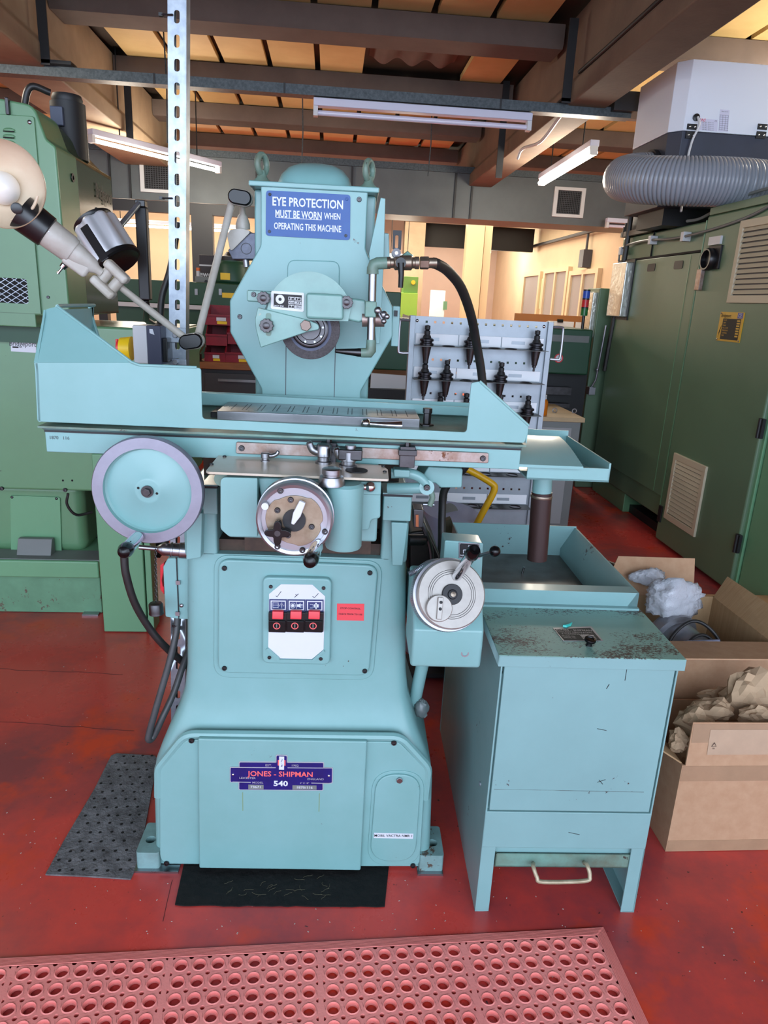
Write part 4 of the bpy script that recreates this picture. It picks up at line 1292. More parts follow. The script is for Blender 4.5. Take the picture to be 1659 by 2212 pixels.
# data plate on the guard
YD = YW0 - 0.001
dp = MB().prism(rounded(GF.xz([(586, 628), (657, 632.5), (656, 674), (585, 667)], YD), 0.004), 'y', YD - 0.0012, YW0 + 0.001).build('wheel_data_plate', WHITEG, wg)
MB().prism(GF.xz([(591.5, 634), (652, 638), (651, 668), (591, 662)], YD - 0.0016), 'y', YD - 0.0018, YD).build('plate_print', LINE, dp)
b = MB()
pc = g(605, 646.5, Y=YD - 0.002)
b.plate(circle(pc.x, pc.z, 0.0095, 28), [circle(pc.x, pc.z, 0.0035, 14)], 'y', YD - 0.0024, YD - 0.0018)
for r_ in range(3):
    for c_ in range(2):
        a0 = (623 + c_ * 14.5, 641 + r_ * 8.7 + c_ * 1)
        b.plate(GF.xz([a0, (a0[0] + 13, a0[1] + 1), (a0[0] + 13, a0[1] + 8), (a0[0], a0[1] + 7)], YD - 0.002),
                [GF.xz([(a0[0] + 1, a0[1] + 1), (a0[0] + 12, a0[1] + 2), (a0[0] + 12, a0[1] + 7), (a0[0] + 1, a0[1] + 6)], YD - 0.002)], 'y', YD - 0.0024, YD - 0.0018)
        b.text(('8"', '7"', '205', 'MAX', '7', '3000')[r_ * 2 + c_], g(a0[0] + 6.5, a0[1] + 4, Y=YD - 0.0022), UX, UZ, 0.0065, 0.01)
b.text('MAX DIA', g(603, 661, Y=YD - 0.0022), UX, UZ, 0.005, 0.01)
b.build('plate_diagram', WHITEG, dp)
# grinding wheel on its flange
wc = g(670, 711, Y=1.632)
gw = MB().lathe([(0.004, 0), (0.0655, 0), (0.0665, 0.001), (0.0665, 0.024), (0.0655, 0.025), (0.004, 0.025)], wc, (0, 1, 0), 64).build('grinding_wheel', WHEEL, GR)
b = MB().lathe([(0.041, 0.0), (0.041, -0.006), (0.038, -0.008), (0.034, -0.008), (0.032, -0.004), (0.024, -0.004), (0.022, -0.012), (0.001, -0.012)], wc, (0, 1, 0), 48)
b.build('wheel_flange', STEELD, gw)
MB().lathe([(0.0475, -0.0006), (0.0475, 0.002)], wc, (0, 1, 0), 48).build('blotter', mat('blue_grey_blotter', (92, 98, 120), 0.7, var=0.2, vscale=30), gw)
for a in (250, 292, 330, 10):
    screw(gw, wc + V((0.029 * math.cos(math.radians(a)), -0.004, 0.029 * math.sin(math.radians(a)))), 0.003, m=STEEL)
MB().cyl(wc + V((0, 0.02, 0)), wc + V((0, 0.2, 0)), 0.035).build('spindle', STEELD, gw)

# ---- tall bracket blade beside the head
MB().prism(rounded(GF.xz([(822, 428), (832, 430), (829, 560), (820, 742), (812, 742), (797, 548)], 1.775), 0.002), 'y', 1.765, 1.8).build('scale_blade', TEAL, GR, bevel=0.002)
MB().prism(rounded(GF.xz([(829, 503), (840, 504), (842, 560), (828, 560)], 1.785), 0.003), 'y', 1.785, 1.82).build('blade_bracket', TEAL, GR, bevel=0.002)
MB().box(g(848, 663, Y=1.84).x, g(864, 663, Y=1.84).x, 1.83, 1.86, g(855, 748, Y=1.84).z, g(855, 661, Y=1.84).z).build('rear_strip', TEAL, GR, bevel=0.002)
c = g(855, 677, Y=1.829)
MB().box(c.x - 0.004, c.x + 0.004, 1.822, 1.831, c.z - 0.007, c.z + 0.007).build('strip_catch', BLACKM, GR)
MB().plate(rounded(GF.xz([(849, 497), (868, 498), (866, 540), (848, 538)], 1.74), 0.001), [rounded(GF.xz([(854, 508), (861, 508), (860, 536), (853, 536)], 1.74), 0.003)], 'y', 1.74, 1.744).build('slotted_bracket', BLACKM, GR)

# ---- coolant piping
YQ = 1.60
PA, PB = g(808, 573, Y=YQ), g(801, 757, Y=YQ)
cp = MB().tube([g(836, 568, Y=YQ), g(815, 569, Y=YQ), g(808, 572, Y=YQ), g(805, 580, Y=YQ), g(805, 592, Y=YQ)], [0.0125, 0.0125, 0.013, 0.0125, 0.013], 14).build('coolant_elbow', TEALD, GR)
b = MB()
b.tube([g(805, 588, Y=YQ), g(801, 738, Y=YQ)], 0.0088, 14)
b.build('coolant_pipe', STEEL, GR)
b = MB()
b.tube([g(802, 734, Y=YQ), g(801, 756, Y=YQ), g(797, 762, Y=YQ), g(780, 762, Y=YQ)], [0.0105, 0.012, 0.012, 0.0105], 14)
b.build('nozzle_elbow', TEALD, GR)
p0, p1 = g(783, 762, Y=YQ), g(724, 758, Y=YQ)
L = (p1 - p0).length
MB().lathe([(0.0095, 0), (0.0095, L * 0.15), (0.0085, L * 0.25), (0.0045, L * 0.97), (0.003, L), (0.001, L)], p0, p1 - p0, 16).build('nozzle', STEELD, GR)
c = g(800, 668, Y=YQ)
cb = MB().box(c.x - 0.012, c.x + 0.013, YQ - 0.014, YQ + 0.03, c.z - 0.017, c.z + 0.017).build('pipe_clamp', TEALD, GR, bevel=0.003)
MB().cyl(g(782, 690, Y=YQ + 0.02), g(830, 690, Y=YQ + 0.02), 0.016).build('clamp_bar', STEELR, cb)
for q0, q1 in (((816, 671), (829, 694)), ((829, 680), (836, 684))):
    p0, p1 = g(*q0, Y=YQ - 0.012), g(*q1, Y=YQ - 0.022)
    MB().ball(p0, 0.0085).tube([p0, p1], 0.0035, 8).ball(p1, 0.006).build('clamp_lever', STEEL, cb)
# valve
va, vb = g(836, 568, Y=YQ), g(905, 568, Y=YQ)
dv = (vb - va).normalized()
L = (vb - va).length
BR = mat('dull_brass_steel', (150, 136, 120), 0.35, metal=0.8, var=0.2, vscale=40)
vv = MB().lathe([(0.0125, 0), (0.0125, L * 0.1), (0.0105, L * 0.12), (0.0105, L * 0.2), (0.015, L * 0.25), (0.0155, L * 0.75), (0.0115, L * 0.8), (0.0115, L * 0.86), (0.013, L * 0.88), (0.013, L)], va, dv, 18).build('coolant_valve', BR, GR)
MB().lathe([(0.0125, 0), (0.0135, 0.002), (0.0135, 0.018), (0.011, 0.02)], vb + dv * 0.002, dv, 6).build('hose_nut', BR, vv)
MB().lathe([(0.0108, 0.018), (0.0108, 0.036)], vb + dv * 0.002, dv, 18).build('hose_ferrule', BR, vv)
c = g(866, 568, Y=YQ - 0.02)
MB().cyl(c, c + V((0, 0.012, 0)), 0.011).tube([c + V((0, 0.001, 0)), c + V((0.002, -0.001, -0.025)), c + V((0.002, 0, -0.05))], [0.0075, 0.006, 0.0055], 10).build('valve_handle', BLACKG, vv)
c = g(856, 547, Y=YQ)
MB().cyl(c + V((0, -0.008, 0)), c + V((0, 0.02, 0)), 0.0095).build('valve_clip', STEELD, vv)
MB().cyl(c + V((0, -0.009, 0)), c + V((0, -0.008, 0)), 0.004, n=6).build('clip_screw', STEEL, vv)
MB().tube([g(866, 560, Y=YQ + 0.02), g(880, 548, Y=YQ + 0.02), g(888, 556, Y=YQ + 0.02)], 0.006, 8).build('valve_bypass', TEALD, vv)
h0 = vb + dv * 0.03
hs = [h0, g(945, 571, Y=YQ + 0.01), g(968, 586, Y=YQ + 0.05), g(996, 622, Y=YQ + 0.12), g(1017, 680, Y=1.8), g(1029, 740, Y=1.86), g(1041, 815, Y=1.9), g(1044, 900, Y=1.92), g(1010, 1000, Y=1.95), g(962, 1055, Y=1.97), g(955, 1110, Y=1.97), g(953, 1190, Y=1.95), g(940, 1260, Y=1.92)]
MB().tube(spline(hs, 8), 0.0115, 14).build('coolant_hose', RUBBER, GR)

# ---- electrical box and linkage at the left of the pedestal
x0, x1 = g(358, 1250, Y=1.64).x, PXL + 0.004
z0, z1 = g(370, 1333, Y=1.62).z, g(370, 1205, Y=1.62).z
xm = g(383, 1250, Y=1.62).x
eb = MB().prism(rounded([(x0, z0), (xm, z0 - 0.006), (xm, z1), (x0 + 0.012, z1 - 0.002), (x0, z1 - 0.025)], 0.006), 'y', 1.62, 1.74).build('isolator_box', TEAL, GR, bevel=0.003)
MB().prism(rounded([(xm, z0 - 0.006), (x1, z0 - 0.006), (x1, z1), (xm, z1)], 0.003), 'y', 1.622, 1.74).build('box_back', TEAL, eb, bevel=0.002)
MB().box(xm - 0.001, xm + 0.001, 1.6185, 1.63, z0, z1).build('gasket', BLACKM, eb)
for q in ((385, 1258), (384, 1325)):
    c = g(*q, Y=1.618)
    MB().box(c.x - 0.005, c.x + 0.005, 1.614, 1.625, c.z - 0.005, c.z + 0.005).build('box_hinge', STEEL, eb)
screw(eb, g(392, 1308, Y=1.62), 0.005, m=STEEL, socket=False)
q = [(348, 1218), (357, 1212), (357, 1226), (352, 1250), (354, 1262), (357, 1266), (357, 1282), (348, 1270)]
MB().prism(GF.xz(q, 1.66), 'y', 1.65, 1.67).build('isolator_handle', RED, eb, bevel=0.002)
# clutch shaft
p0, p1 = g(300, 1182, Y=1.58), g(402, 1190, Y=1.6)
ax = (p1 - p0).normalized()
L = (p1 - p0).length
sf = MB().lathe([(0.0055, 0), (0.0055, L * 0.38), (0.008, L * 0.4), (0.0155, L * 0.5), (0.0155, L * 0.66), (0.019, L * 0.67), (0.019, L * 0.7), (0.017, L * 0.71), (0.017, L * 0.85), (0.019, L * 0.86), (0.019, L * 1.02)], p0, ax, 24).build('clutch_shaft', STEEL, GR)
screw(sf, g(360, 1176, Y=1.58), 0.003, m=STEELD)
# chain with cup
b = MB()
p0, p1 = g(336, 1186, Y=1.56), g(337, 1300, Y=1.56)
nl = 19
for i in range(nl):
    c = p0.lerp(p1, (i + 0.5) / nl)
    w, hh = 0.0028, (p0.z - p1.z) / nl * 0.62
    if i % 2:
        b.tube([c + V((w * math.cos(a), 0, hh * math.sin(a))) for a in [2 * math.pi * k / 8 for k in range(9)]], 0.0009, 5, caps=False)
    else:
        b.tube([c + V((0, w * math.cos(a), hh * math.sin(a))) for a in [2 * math.pi * k / 8 for k in range(9)]], 0.0009, 5, caps=False)
b.build('chain', STEELD, GR, kind='stuff')
c = g(336, 1302, Y=1.56)
MB().lathe([(0.002, 0), (0.0145, 0.001), (0.0165, 0.004), (0.0165, 0.022), (0.0175, 0.028), (0.015, 0.03)], c, (0.03, 0, -1), 22).build('chained_cap', STEELD, GR)
# flexible conduits
MB().tube(spline([g(268, 1200, Y=1.62), g(272, 1240, Y=1.62), g(290, 1300, Y=1.63), g(318, 1350, Y=1.65), g(352, 1392, Y=1.67), g(395, 1430, Y=1.72), g(420, 1450, Y=1.76)], 8), 0.0095, 12).build('black_flexible_hose', RUBBER, GR)
MB().tube(spline([g(384, 1332, Y=1.68), g(380, 1370, Y=1.66), g(366, 1430, Y=1.64), g(340, 1520, Y=1.62), g(322, 1585, Y=1.61), g(322, 1598, Y=1.61), g(332, 1590, Y=1.62), g(352, 1548, Y=1.63), g(376, 1495, Y=1.66), g(398, 1430, Y=1.70), g(425, 1360, Y=1.76)], 8), 0.0088, 12).build('grey_flexible_conduit', GREYR, GR)
c = g(380, 1352, Y=1.67)
MB().lathe([(0.0105, 0), (0.0105, 0.005)], c, (0.1, 0, 1), 14).build('cable_tie', BLACK, GR)

# ---- right side: pump linkage, down feed gearbox and handwheel
# cross arm with ball joint
b = MB()
b.tube(spline([g(845, 1022, Y=1.5), g(880, 1022, Y=1.5), g(905, 1030, Y=1.5), g(920, 1045, Y=1.5), g(924, 1055, Y=1.5)], 5), 0.0115, 12)
b.tube([g(838, 1055, Y=1.52), g(922, 1054, Y=1.5)], 0.0125, 12)
b.build('linkage_arm', TEAL, GR)
MB().cyl(g(922, 1053, Y=1.49), g(922, 1053, Y=1.53), 0.0165).build('pivot_eye', TEAL, GR)
screw(GR.children[-1], g(922, 1053, Y=1.488), 0.007, m=STEELD)
MB().tube(spline([g(930, 1060, Y=1.5), g(934, 1075, Y=1.5), g(928, 1092, Y=1.5)], 4), 0.0065, 10).build('linkage_finger', TEALD, GR)
MB().cyl(g(914, 1090, Y=1.5), g(938, 1091, Y=1.5), 0.003, n=8).build('finger_bolt', STEEL, GR)
MB().prism(rounded(GF.xz([(850, 1014), (886, 1016), (885, 1032), (851, 1031)], 1.47), 0.004), 'y', 1.47, 1.5).build('linkage_pad', TEAL, GR, bevel=0.004)
MB().prism(rounded(GF.xz([(925, 1008), (1000, 1012), (998, 1054), (968, 1054), (952, 1054), (940, 1044), (905, 1042)], 1.53), 0.006), 'y', 1.53, 1.64).build('table_bracket', TEAL, GR, bevel=0.005)
MB().prism(rounded(GF.xz([(893, 1100), (916, 1102), (914, 1140), (894, 1140)], 1.55), 0.003), 'y', 1.55, 1.6).build('trip_block', STEELD, GR, bevel=0.002)
MB().prism(GF.xz([(898, 1112), (904, 1112), (904, 1138), (898, 1137)], 1.547), 'y', 1.545, 1.56).build('copper_strip', mat('copper', (160, 92, 60), 0.45, metal=0.6), GR)
# dark linkage behind
MB().prism(rounded(GF.xz([(884, 1150), (925, 1145), (950, 1200), (962, 1262), (930, 1265), (884, 1262)], 1.66), 0.01), 'y', 1.66, 1.86).build('hydraulic_block', mat('oily_black_iron', (44, 40, 38), 0.35, metal=0.5, var=0.4, vscale=20), GR, bevel=0.006)
MB().cyl(g(880, 1166, Y=1.6), g(915, 1166, Y=1.62), 0.014).build('pump_shaft', STEELD, GR)
MB().tube(spline([g(912, 1130, Y=1.62), g(925, 1165, Y=1.62), g(932, 1200, Y=1.62), g(932, 1255, Y=1.62)], 5), 0.006, 8).build('drive_link', STEELD, GR)
b = MB()
pts = spline([g(884, 1240, Y=1.5), g(900, 1232, Y=1.5), g(925, 1216, Y=1.52), g(945, 1212, Y=1.56)], 16)
b.tube(pts, [0.0058 if i % 2 else 0.0068 for i in range(len(pts))], 10)
b.build('ribbed_conduit', GALV, GR)
# gearbox casting
x0, x1 = g(885, 1395, Y=1.44).x, g(1034, 1395, Y=1.44).x
z0, z1 = g(950, 1424, Y=1.44).z, g(950, 1352, Y=1.44).z
gb = MB().prism(rounded([(1.395, z1 + 0.01), (1.395, z1 - 0.028), (1.40, z0), (1.56, z0), (1.56, z1 + 0.10), (1.47, z1 + 0.10)], 0.01), 'x', x0, x1).build('down_feed_gearbox', TEAL, GR, bevel=0.01, seg=3)
c = g(1004, 1410, Y=1.399)
MB().lathe([(0.009, 0), (0.009, 0.003), (0.006, 0.003), (0.006, 0.001), (0.0005, 0.001)], c, (0, -1, 0.1), 18).build('level_plug', STEEL, gb)
MB().box(x0 + 0.005, x1 - 0.01, 1.56, 1.7, z0 + 0.02, z1 + 0.04).build('gearbox_mount', TEAL, gb, bevel=0.006)
q0, q1 = g(961, 1167, Y=1.50), g(1042, 1262, Y=1.5)
bp = MB().prism(rounded([(q0.x, z1 + 0.02), (q1.x, z1 + 0.02), (q1.x - 0.006, q0.z - 0.004), (q0.x, q0.z)], 0.005), 'y', 1.5, 1.56).build('control_bracket', TEAL, GR, bevel=0.003)
dp2 = MB().prism(GF.xz([(991, 1172), (1036, 1174), (1037, 1208), (991, 1205)], 1.499), 'y', 1.498, 1.501).build('direction_plate', ALU, bp)
MB().prism(GF.xz([(993, 1174), (1034, 1176), (1035, 1206), (993, 1203)], 1.4975), 'y', 1.4974, 1.499).build('plate_field', LINE, dp2)
b = MB()
Yd = 1.497
b.text('UP', g(1019.5, 1181, Y=Yd), UX, UZ, 0.0075, 0.012)
b.text('HAND', g(1003, 1200, Y=Yd), UX, UZ, 0.0065, 0.012)
for pth in (((1013, 1192), (1013, 1180)), ((1013, 1188), (1001, 1188)), ((1001, 1188), (1001, 1195))):
    b.tube([g(*z, Y=Yd) for z in pth], 0.0009, 5)
b.prism(GF.xz([(1010, 1183), (1013, 1177), (1016, 1183)], Yd), 'y', Yd - 0.0003, Yd + 0.0003)
b.build('direction_marks', WHITEP, dp2)
for q in ((993.5, 1174), (1033, 1176), (1034, 1205)):
    screw(dp2, g(*q, Y=1.4975), 0.0018, m=STEEL)
# selector lever with ball
p0, p1 = g(1037, 1200, Y=1.47), g(1069, 1191, Y=1.44)
sl_ = MB().tube([p0 + V((0, 0.04, 0)), p0, p1], 0.0045, 10).build('selector_lever', STEEL, GR)
MB().ball(p1, 0.0125).build('lever_ball', BLACKG, sl_)
# handwheel (axis tipped up towards the operator)
ax = V((0.13, -1, 0.46)).normalized()
dc = g(975, 1284, Y=1.34)
R3 = 0.072
dwl = MB().lathe([(0.001, 0.004), (R3 * 0.96, 0.004), (R3, 0.001), (R3, -0.012), (R3 * 0.97, -0.014), (R3 * 0.8, -0.02)], dc, ax, 60, caps=False).build('down_feed_handwheel', mat('spun_aluminium', (168, 163, 156), 0.42, metal=0.5, var=0.1, vscale=40), GR)
gc = dc - ax * 0.02
MB().lathe([(R3 * 0.9, 0.002), (R3 * 1.06, 0.0), (R3 * 1.08, -0.004), (R3 * 1.08, -0.028), (R3 * 0.85, -0.025)], gc, ax, 60).build('graduated_dial', ALU, dwl)
u_ = ax.cross(V((1, 0, 0))).normalized()
w_ = ax.cross(u_)
b = MB()
for i in range(100):
    a = 2 * math.pi * i / 100
    e = u_ * math.cos(a) + w_ * math.sin(a)
    t_ = u_ * -math.sin(a) + w_ * math.cos(a)
    L = 0.011 if i % 5 == 0 else 0.007
    b.obox(gc + e * (R3 * 1.08) - ax * (0.006 + L / 2), (0.0006, L, 0.0006), t_, ax)
b.build('graduations', LINE, dwl, kind='stuff')
MB().lathe([(R3 * 0.9, -0.03), (R3 * 0.9, -0.016)], dc, ax, 40).build('dial_seat', TEAL, dwl)
MB().cyl(dc - ax * 0.02, dc - ax * 0.12, 0.045).build('feed_shaft', TEAL, dwl)
b = MB()
for rr in (0.70, 0.645, 0.585):
    b.tube([dc + ax * 0.0042 + (u_ * math.cos(a) + w_ * math.sin(a)) * R3 * rr for a in [2 * math.pi * k / 48 for k in range(49)]], 0.0005, 5, caps=False)
b.build('turned_grooves', LINE, dwl, kind='stuff')
MB().lathe([(0.0215, 0), (0.0215, 0.006), (0.0205, 0.007), (0.0105, 0.007), (0.009, 0.01), (0.006, 0.011), (0.0005, 0.011)], dc + ax * 0.002, ax, 32).build('hub', BLACKM, dwl)
MB().lathe([(0.0055, 0.009), (0.0055, 0.014), (0.0005, 0.015)], dc + ax * 0.002, ax, 14).build('hub_nut', BR, dwl)
cl = g(947, 1314, Y=1.32)
cl = dc + (u_ * u_.dot(cl - dc) + w_ * w_.dot(cl - dc)) + ax * 0.004
MB().lathe([(0.0275, 0), (0.0275, 0.009), (0.026, 0.0105), (0.0005, 0.0105)], cl, ax, 32).build('clamp_disc', MATS['spun_aluminium'], dwl)
e = (w_ * 0.12 + u_ * 1.0).normalized()
if e.z < 0:
    e = -e
MB().obox(cl + ax * 0.013, (0.045, 0.011, 0.006), e + V((0.18, 0, 0)), ax.cross(e)).build('clamp_bar', MATS['spun_aluminium'], dwl, bevel=0.0015)
for s in (0.4, -0.05):
    screw(dwl, cl + ax * 0.016 + e * 0.03 * s + V((0.003 * (1 if s > 0.2 else 0), 0, 0)), 0.0032, ax, m=BLACKM)
p0 = g(1003, 1243, Y=1.3)
p0 = dc + (u_ * u_.dot(p0 - dc) + w_ * w_.dot(p0 - dc)) + ax * 0.004
p1 = g(1022, 1193, Y=p0.y - 0.075)
d_ = (p1 - p0).normalized()
L = (p1 - p0).length
MB().lathe([(0.0095, 0), (0.0105, 0.004), (0.0105, L * 0.2), (0.0115, L * 0.8), (0.0115, L * 0.86)], p0, d_, 20).build('crank_handle', CHROME, dwl)
MB().lathe([(0.0115, L * 0.86), (0.014, L * 0.9), (0.0142, L * 1.02), (0.011, L * 1.1), (0.008, L * 1.1), (0.0005, L * 1.05)], p0, d_, 20).build('handle_end', BLACKG, dwl)
# pipe from the gearbox down to the base and a rag-wrapped union
MB().tube(spline([g(915, 1425, Y=1.62), g(905, 1470, Y=1.64), g(895, 1520, Y=1.66)], 4), 0.0165, 14).build('drain_pipe', TEAL, GR)
b = MB()
c = g(910, 1530, Y=1.64)
rr = random.Random(4)
b.ball(c, 0.028, 14, 10, (0.7, 0.7, 1.0))
b.v = [(p[0] + rr.uniform(-1, 1) * 0.003, p[1] + rr.uniform(-1, 1) * 0.003, p[2] + rr.uniform(-1, 1) * 0.003) for p in b.v]
b.build('taped_union', mat('grey_tape', (110, 122, 122), 0.3, var=0.3, vscale=40), GR)
# drain spout with brown sleeve
p0, p1, p2 = g(1172, 1032, Y=1.66), g(1170, 1068, Y=1.66), g(1160, 1208, Y=1.66)
MB().cyl(p0 + V((0, 0, 0.01)), p1, 0.0235, n=24).build('drain_spout', TEAL, GR)
MB().cyl((p1.x, p1.y, p1.z + 0.006), (p2.x, p2.y, p2.z), 0.0252, n=28).build('brown_sleeve', BROWN, GR)
MB().lathe([(0.0262, 0), (0.0268, 0.002), (0.0268, 0.005), (0.0262, 0.007)], (p1.x, p1.y, p1.z - 0.008), (0, 0, 1), 28).build('hose_clip', BR, GR)


# ================================================================ coolant tank
TK = thing('coolant_tank', 'teal coolant tank on legs with chipped lid, standing to the right of the grinder', 'coolant tank', (0.55, 1.8, 0.0), GF)
X0, X1, YF, YR = 0.348, 0.752, 1.393, 2.17
ZL = 0.722
for x, s in ((X0, 1), (X1, -1)):
    b = MB()
    b.prism([(YF, 0.0), (YF, ZL - 0.03), (YR, ZL - 0.03), (YR, 0.0)], 'x', x, x + 0.004 * s)
    b.box(min(x, x + 0.034 * s), max(x, x + 0.034 * s), YF, YF + 0.004, 0.0, 0.2)
    b.box(min(x, x + 0.03 * s), max(x, x + 0.03 * s), YF, YR, 0.0, 0.004)
    b.build('side_panel', TEALT, TK, bevel=0.001)
screw(TK, g(1038, 1693, X=X0), 0.006, (-1, 0, 0), m=GALV, socket=False)
MB().box(X0 + 0.004, X1 - 0.004, YF + 0.012, YR - 0.01, 0.17, 0.66).build('reservoir', TEALT, TK)
za = g(1230, 1832, Y=YF).z
zb = g(1230, 1755, Y=YF).z
MB().box(X0 + 0.0, X1 - 0.0, YF - 0.001, YF + 0.012, za, zb).build('lower_apron', TEALT, TK, bevel=0.002)
dr = MB().box(X0 + 0.008, X1 - 0.008, YF - 0.001, YF + 0.012, zb + 0.004, ZL - 0.03).build('front_door', TEALT, TK, bevel=0.002)
zd = g(1230, 1707, Y=YF).z
MB().prism([(X0 + 0.014, zd), (X1 - 0.03, zd - 0.002), (X1 - 0.03, zd - 0.0005), (X0 + 0.014, zd + 0.001)], 'y', YF - 0.0014, YF).build('scuffed_crease', mat('scrape_brown', (70, 62, 62), 0.6, var=0.4, vscale=20, alt=(120, 160, 156)), dr)
rr = random.Random(3)
for q in (((1290, 1690), (1308, 1684)), ((1294, 1685), (1302, 1694)), ((1228, 1798), (1252, 1803)), ((1290, 1574), (1310, 1578)), ((1354, 1446), (1350, 1470)), ((1310, 1488), (1316, 1478))):
    MB().tube([g(*z, Y=YF - 0.0012) for z in q], 0.0008, 5).build('scratch', LINE, dr)
# drip drawer with bent handle
z0_, z1_ = g(1200, 1876, Y=YF).z, g(1200, 1848, Y=YF).z
x1_ = g(1364, 1850, Y=YF).x
b = MB()
b.box(X0 + 0.037, x1_, YF + 0.004, YF + 0.007, z0_, z1_)
b.box(X0 + 0.037, X0 + 0.04, YF + 0.004, YF + 0.6, z0_, z1_)
b.box(x1_ - 0.003, x1_, YF + 0.004, YF + 0.6, z0_, z1_)
b.box(X0 + 0.037, x1_, YF + 0.004, YF + 0.6, z0_, z0_ + 0.003)
b.box(X0 + 0.037, x1_ - 0.06, YF + 0.2, YF + 0.204, z0_ - 0.03, z0_)
dw = b.build('drip_drawer', TEALD, TK)
hp_ = [g(1152, 1866, Y=YF), g(1152, 1872, Y=YF - 0.03), g(1160, 1895, Y=YF - 0.045), g(1172, 1905, Y=YF - 0.05), g(1262, 1903, Y=YF - 0.05), g(1274, 1892, Y=YF - 0.045), g(1268, 1868, Y=YF - 0.03), g(1262, 1864, Y=YF)]
MB().tube(spline(hp_, 5), 0.005, 10).build('drawer_handle', mat('scuffed_cream_steel', (190, 178, 150), 0.4, var=0.4, vscale=30, alt=(140, 124, 98), metal=0.3), dw)
MB().box(X0, X1, YF + 0.02, 1.64, ZL - 0.06, ZL - 0.03).build('top_frame', TEALT, TK)
# lid
LX0, LX1 = 0.337, 0.756
ld = MB().box(LX0, LX1, 1.375, 1.64, ZL - 0.003, ZL).build('lid', TEALW, TK, bevel=0.001)
MB().box(LX0, LX1, 1.375, 1.378, ZL - 0.028, ZL - 0.001).box(LX0, LX0 + 0.003, 1.375, 1.64, ZL - 0.028, ZL - 0.001).box(LX1 - 0.003, LX1, 1.375, 1.64, ZL - 0.028, ZL - 0.001).build('lid_rim', TEALT, ld, bevel=0.001)
lp = GF.xy([(1194, 1357), (1277, 1354), (1303, 1385), (1216, 1385)], ZL)
pl2 = MB().prism(lp, 'z', ZL, ZL + 0.0012).build('tank_nameplate', ALU, ld)
lp = GF.xy([(1198, 1359), (1275, 1356.5), (1298, 1383), (1219, 1383)], ZL + 0.0012)
MB().prism(lp, 'z', ZL + 0.0011, ZL + 0.0016).build('plate_field', LINE, pl2)
b = MB()
uy = V((0, 1, 0))
b.text('JONES - SHIPMAN', g(1240, 1361.5, Z=ZL + 0.0017), UX, uy, 0.011, 0.006)
b.text('COOLANT CIRCULATING', g(1240, 1366, Z=ZL + 0.0017), UX, uy, 0.0075, 0.004)
b.text('& CLEANING TANK', g(1243, 1370, Z=ZL + 0.0017), UX, uy, 0.0075, 0.004)
b.text('MODEL No', g(1228, 1374.5, Z=ZL + 0.0017), UX, uy, 0.0065, 0.004)
b.text('SERIAL No', g(1231, 1378, Z=ZL + 0.0017), UX, uy, 0.0065, 0.004)
for k in range(3):
    p = g(1268 + k * 3, 1372.5 + k * 3.6, Z=ZL + 0.0018)
    b.box(p.x - 0.016, p.x + 0.016, p.y - 0.003, p.y + 0.003, p.z - 0.0003, p.z + 0.0001)
b.build('plate_lettering', ALU, pl2)
c = g(1272, 1394, Z=ZL)
MB().lathe([(0.008, 0), (0.0065, 0.004), (0.006, 0.008), (0.0125, 0.012), (0.0135, 0.015), (0.0125, 0.018), (0.0085, 0.0185), (0.0075, 0.0165), (0.0005, 0.0165)], c, (0.05, -0.15, 1), 22).build('lid_knob', BLACKG, ld)
b = MB()
pts = [g(*q, Z=ZL + 0.002) for q in ((1216, 1352), (1222, 1353), (1230, 1350), (1235, 1345))]
b.tube(pts, [0.003, 0.0042, 0.004, 0.0015], 8)
b.build('turquoise_smear', mat('turquoise_paint_blob', (60, 196, 184), 0.3), ld)
# upper drain tray
TZ = 0.765
b = MB()
tx0_, tx1_ = 0.338, 0.748
ty0, ty1 = 1.645, 2.19
b.prism([(ty0, ZL + 0.004), (ty0, TZ), (ty0 + 0.045, TZ - 0.001), (ty0 + 0.048, TZ - 0.004), (ty0 + 0.004, TZ - 0.004), (ty0 + 0.004, ZL + 0.004)], 'x', tx0_, tx1_)
b.prism([(tx1_, ZL - 0.06), (tx1_, TZ), (tx1_ - 0.005, TZ), (tx1_ - 0.045, ZL - 0.03), (tx1_ - 0.045, ZL - 0.06)], 'y', ty0, ty1)
b.box(tx0_, tx0_ + 0.004, ty0, ty1, ZL - 0.06, TZ)
b.box(tx0_, tx1_, ty1 - 0.004, ty1, ZL - 0.06, TZ + 0.004)
tr = b.build('drain_tray', TEALT, TK)
MB().box(tx0_ + 0.004, tx1_ - 0.04, ty0 + 0.03, ty1 - 0.004, ZL - 0.06, ZL - 0.055).build('tray_floor', TRAYD, tr)
MB().box(tx0_, tx1_, 1.63, 1.646, ZL - 0.02, ZL + 0.006).build('tray_lip', TEALT, tr)
fz = ZL - 0.055
c = g(1128, 1238, Z=fz)
MB().cyl(c, c + V((0.004, 0.0, 0.02)), 0.0035, n=10).build('tray_pin', STEEL, tr)
c = g(1250, 1212, Z=fz + 0.004)
tag(MB().cyl(c, c + V((0.02, 0.004, 0)), 0.0035, n=10).build('dowel_pin', STEELD, frame=GF), 'small steel dowel pin lying in the dirty drain tray of the tank', 'pin')

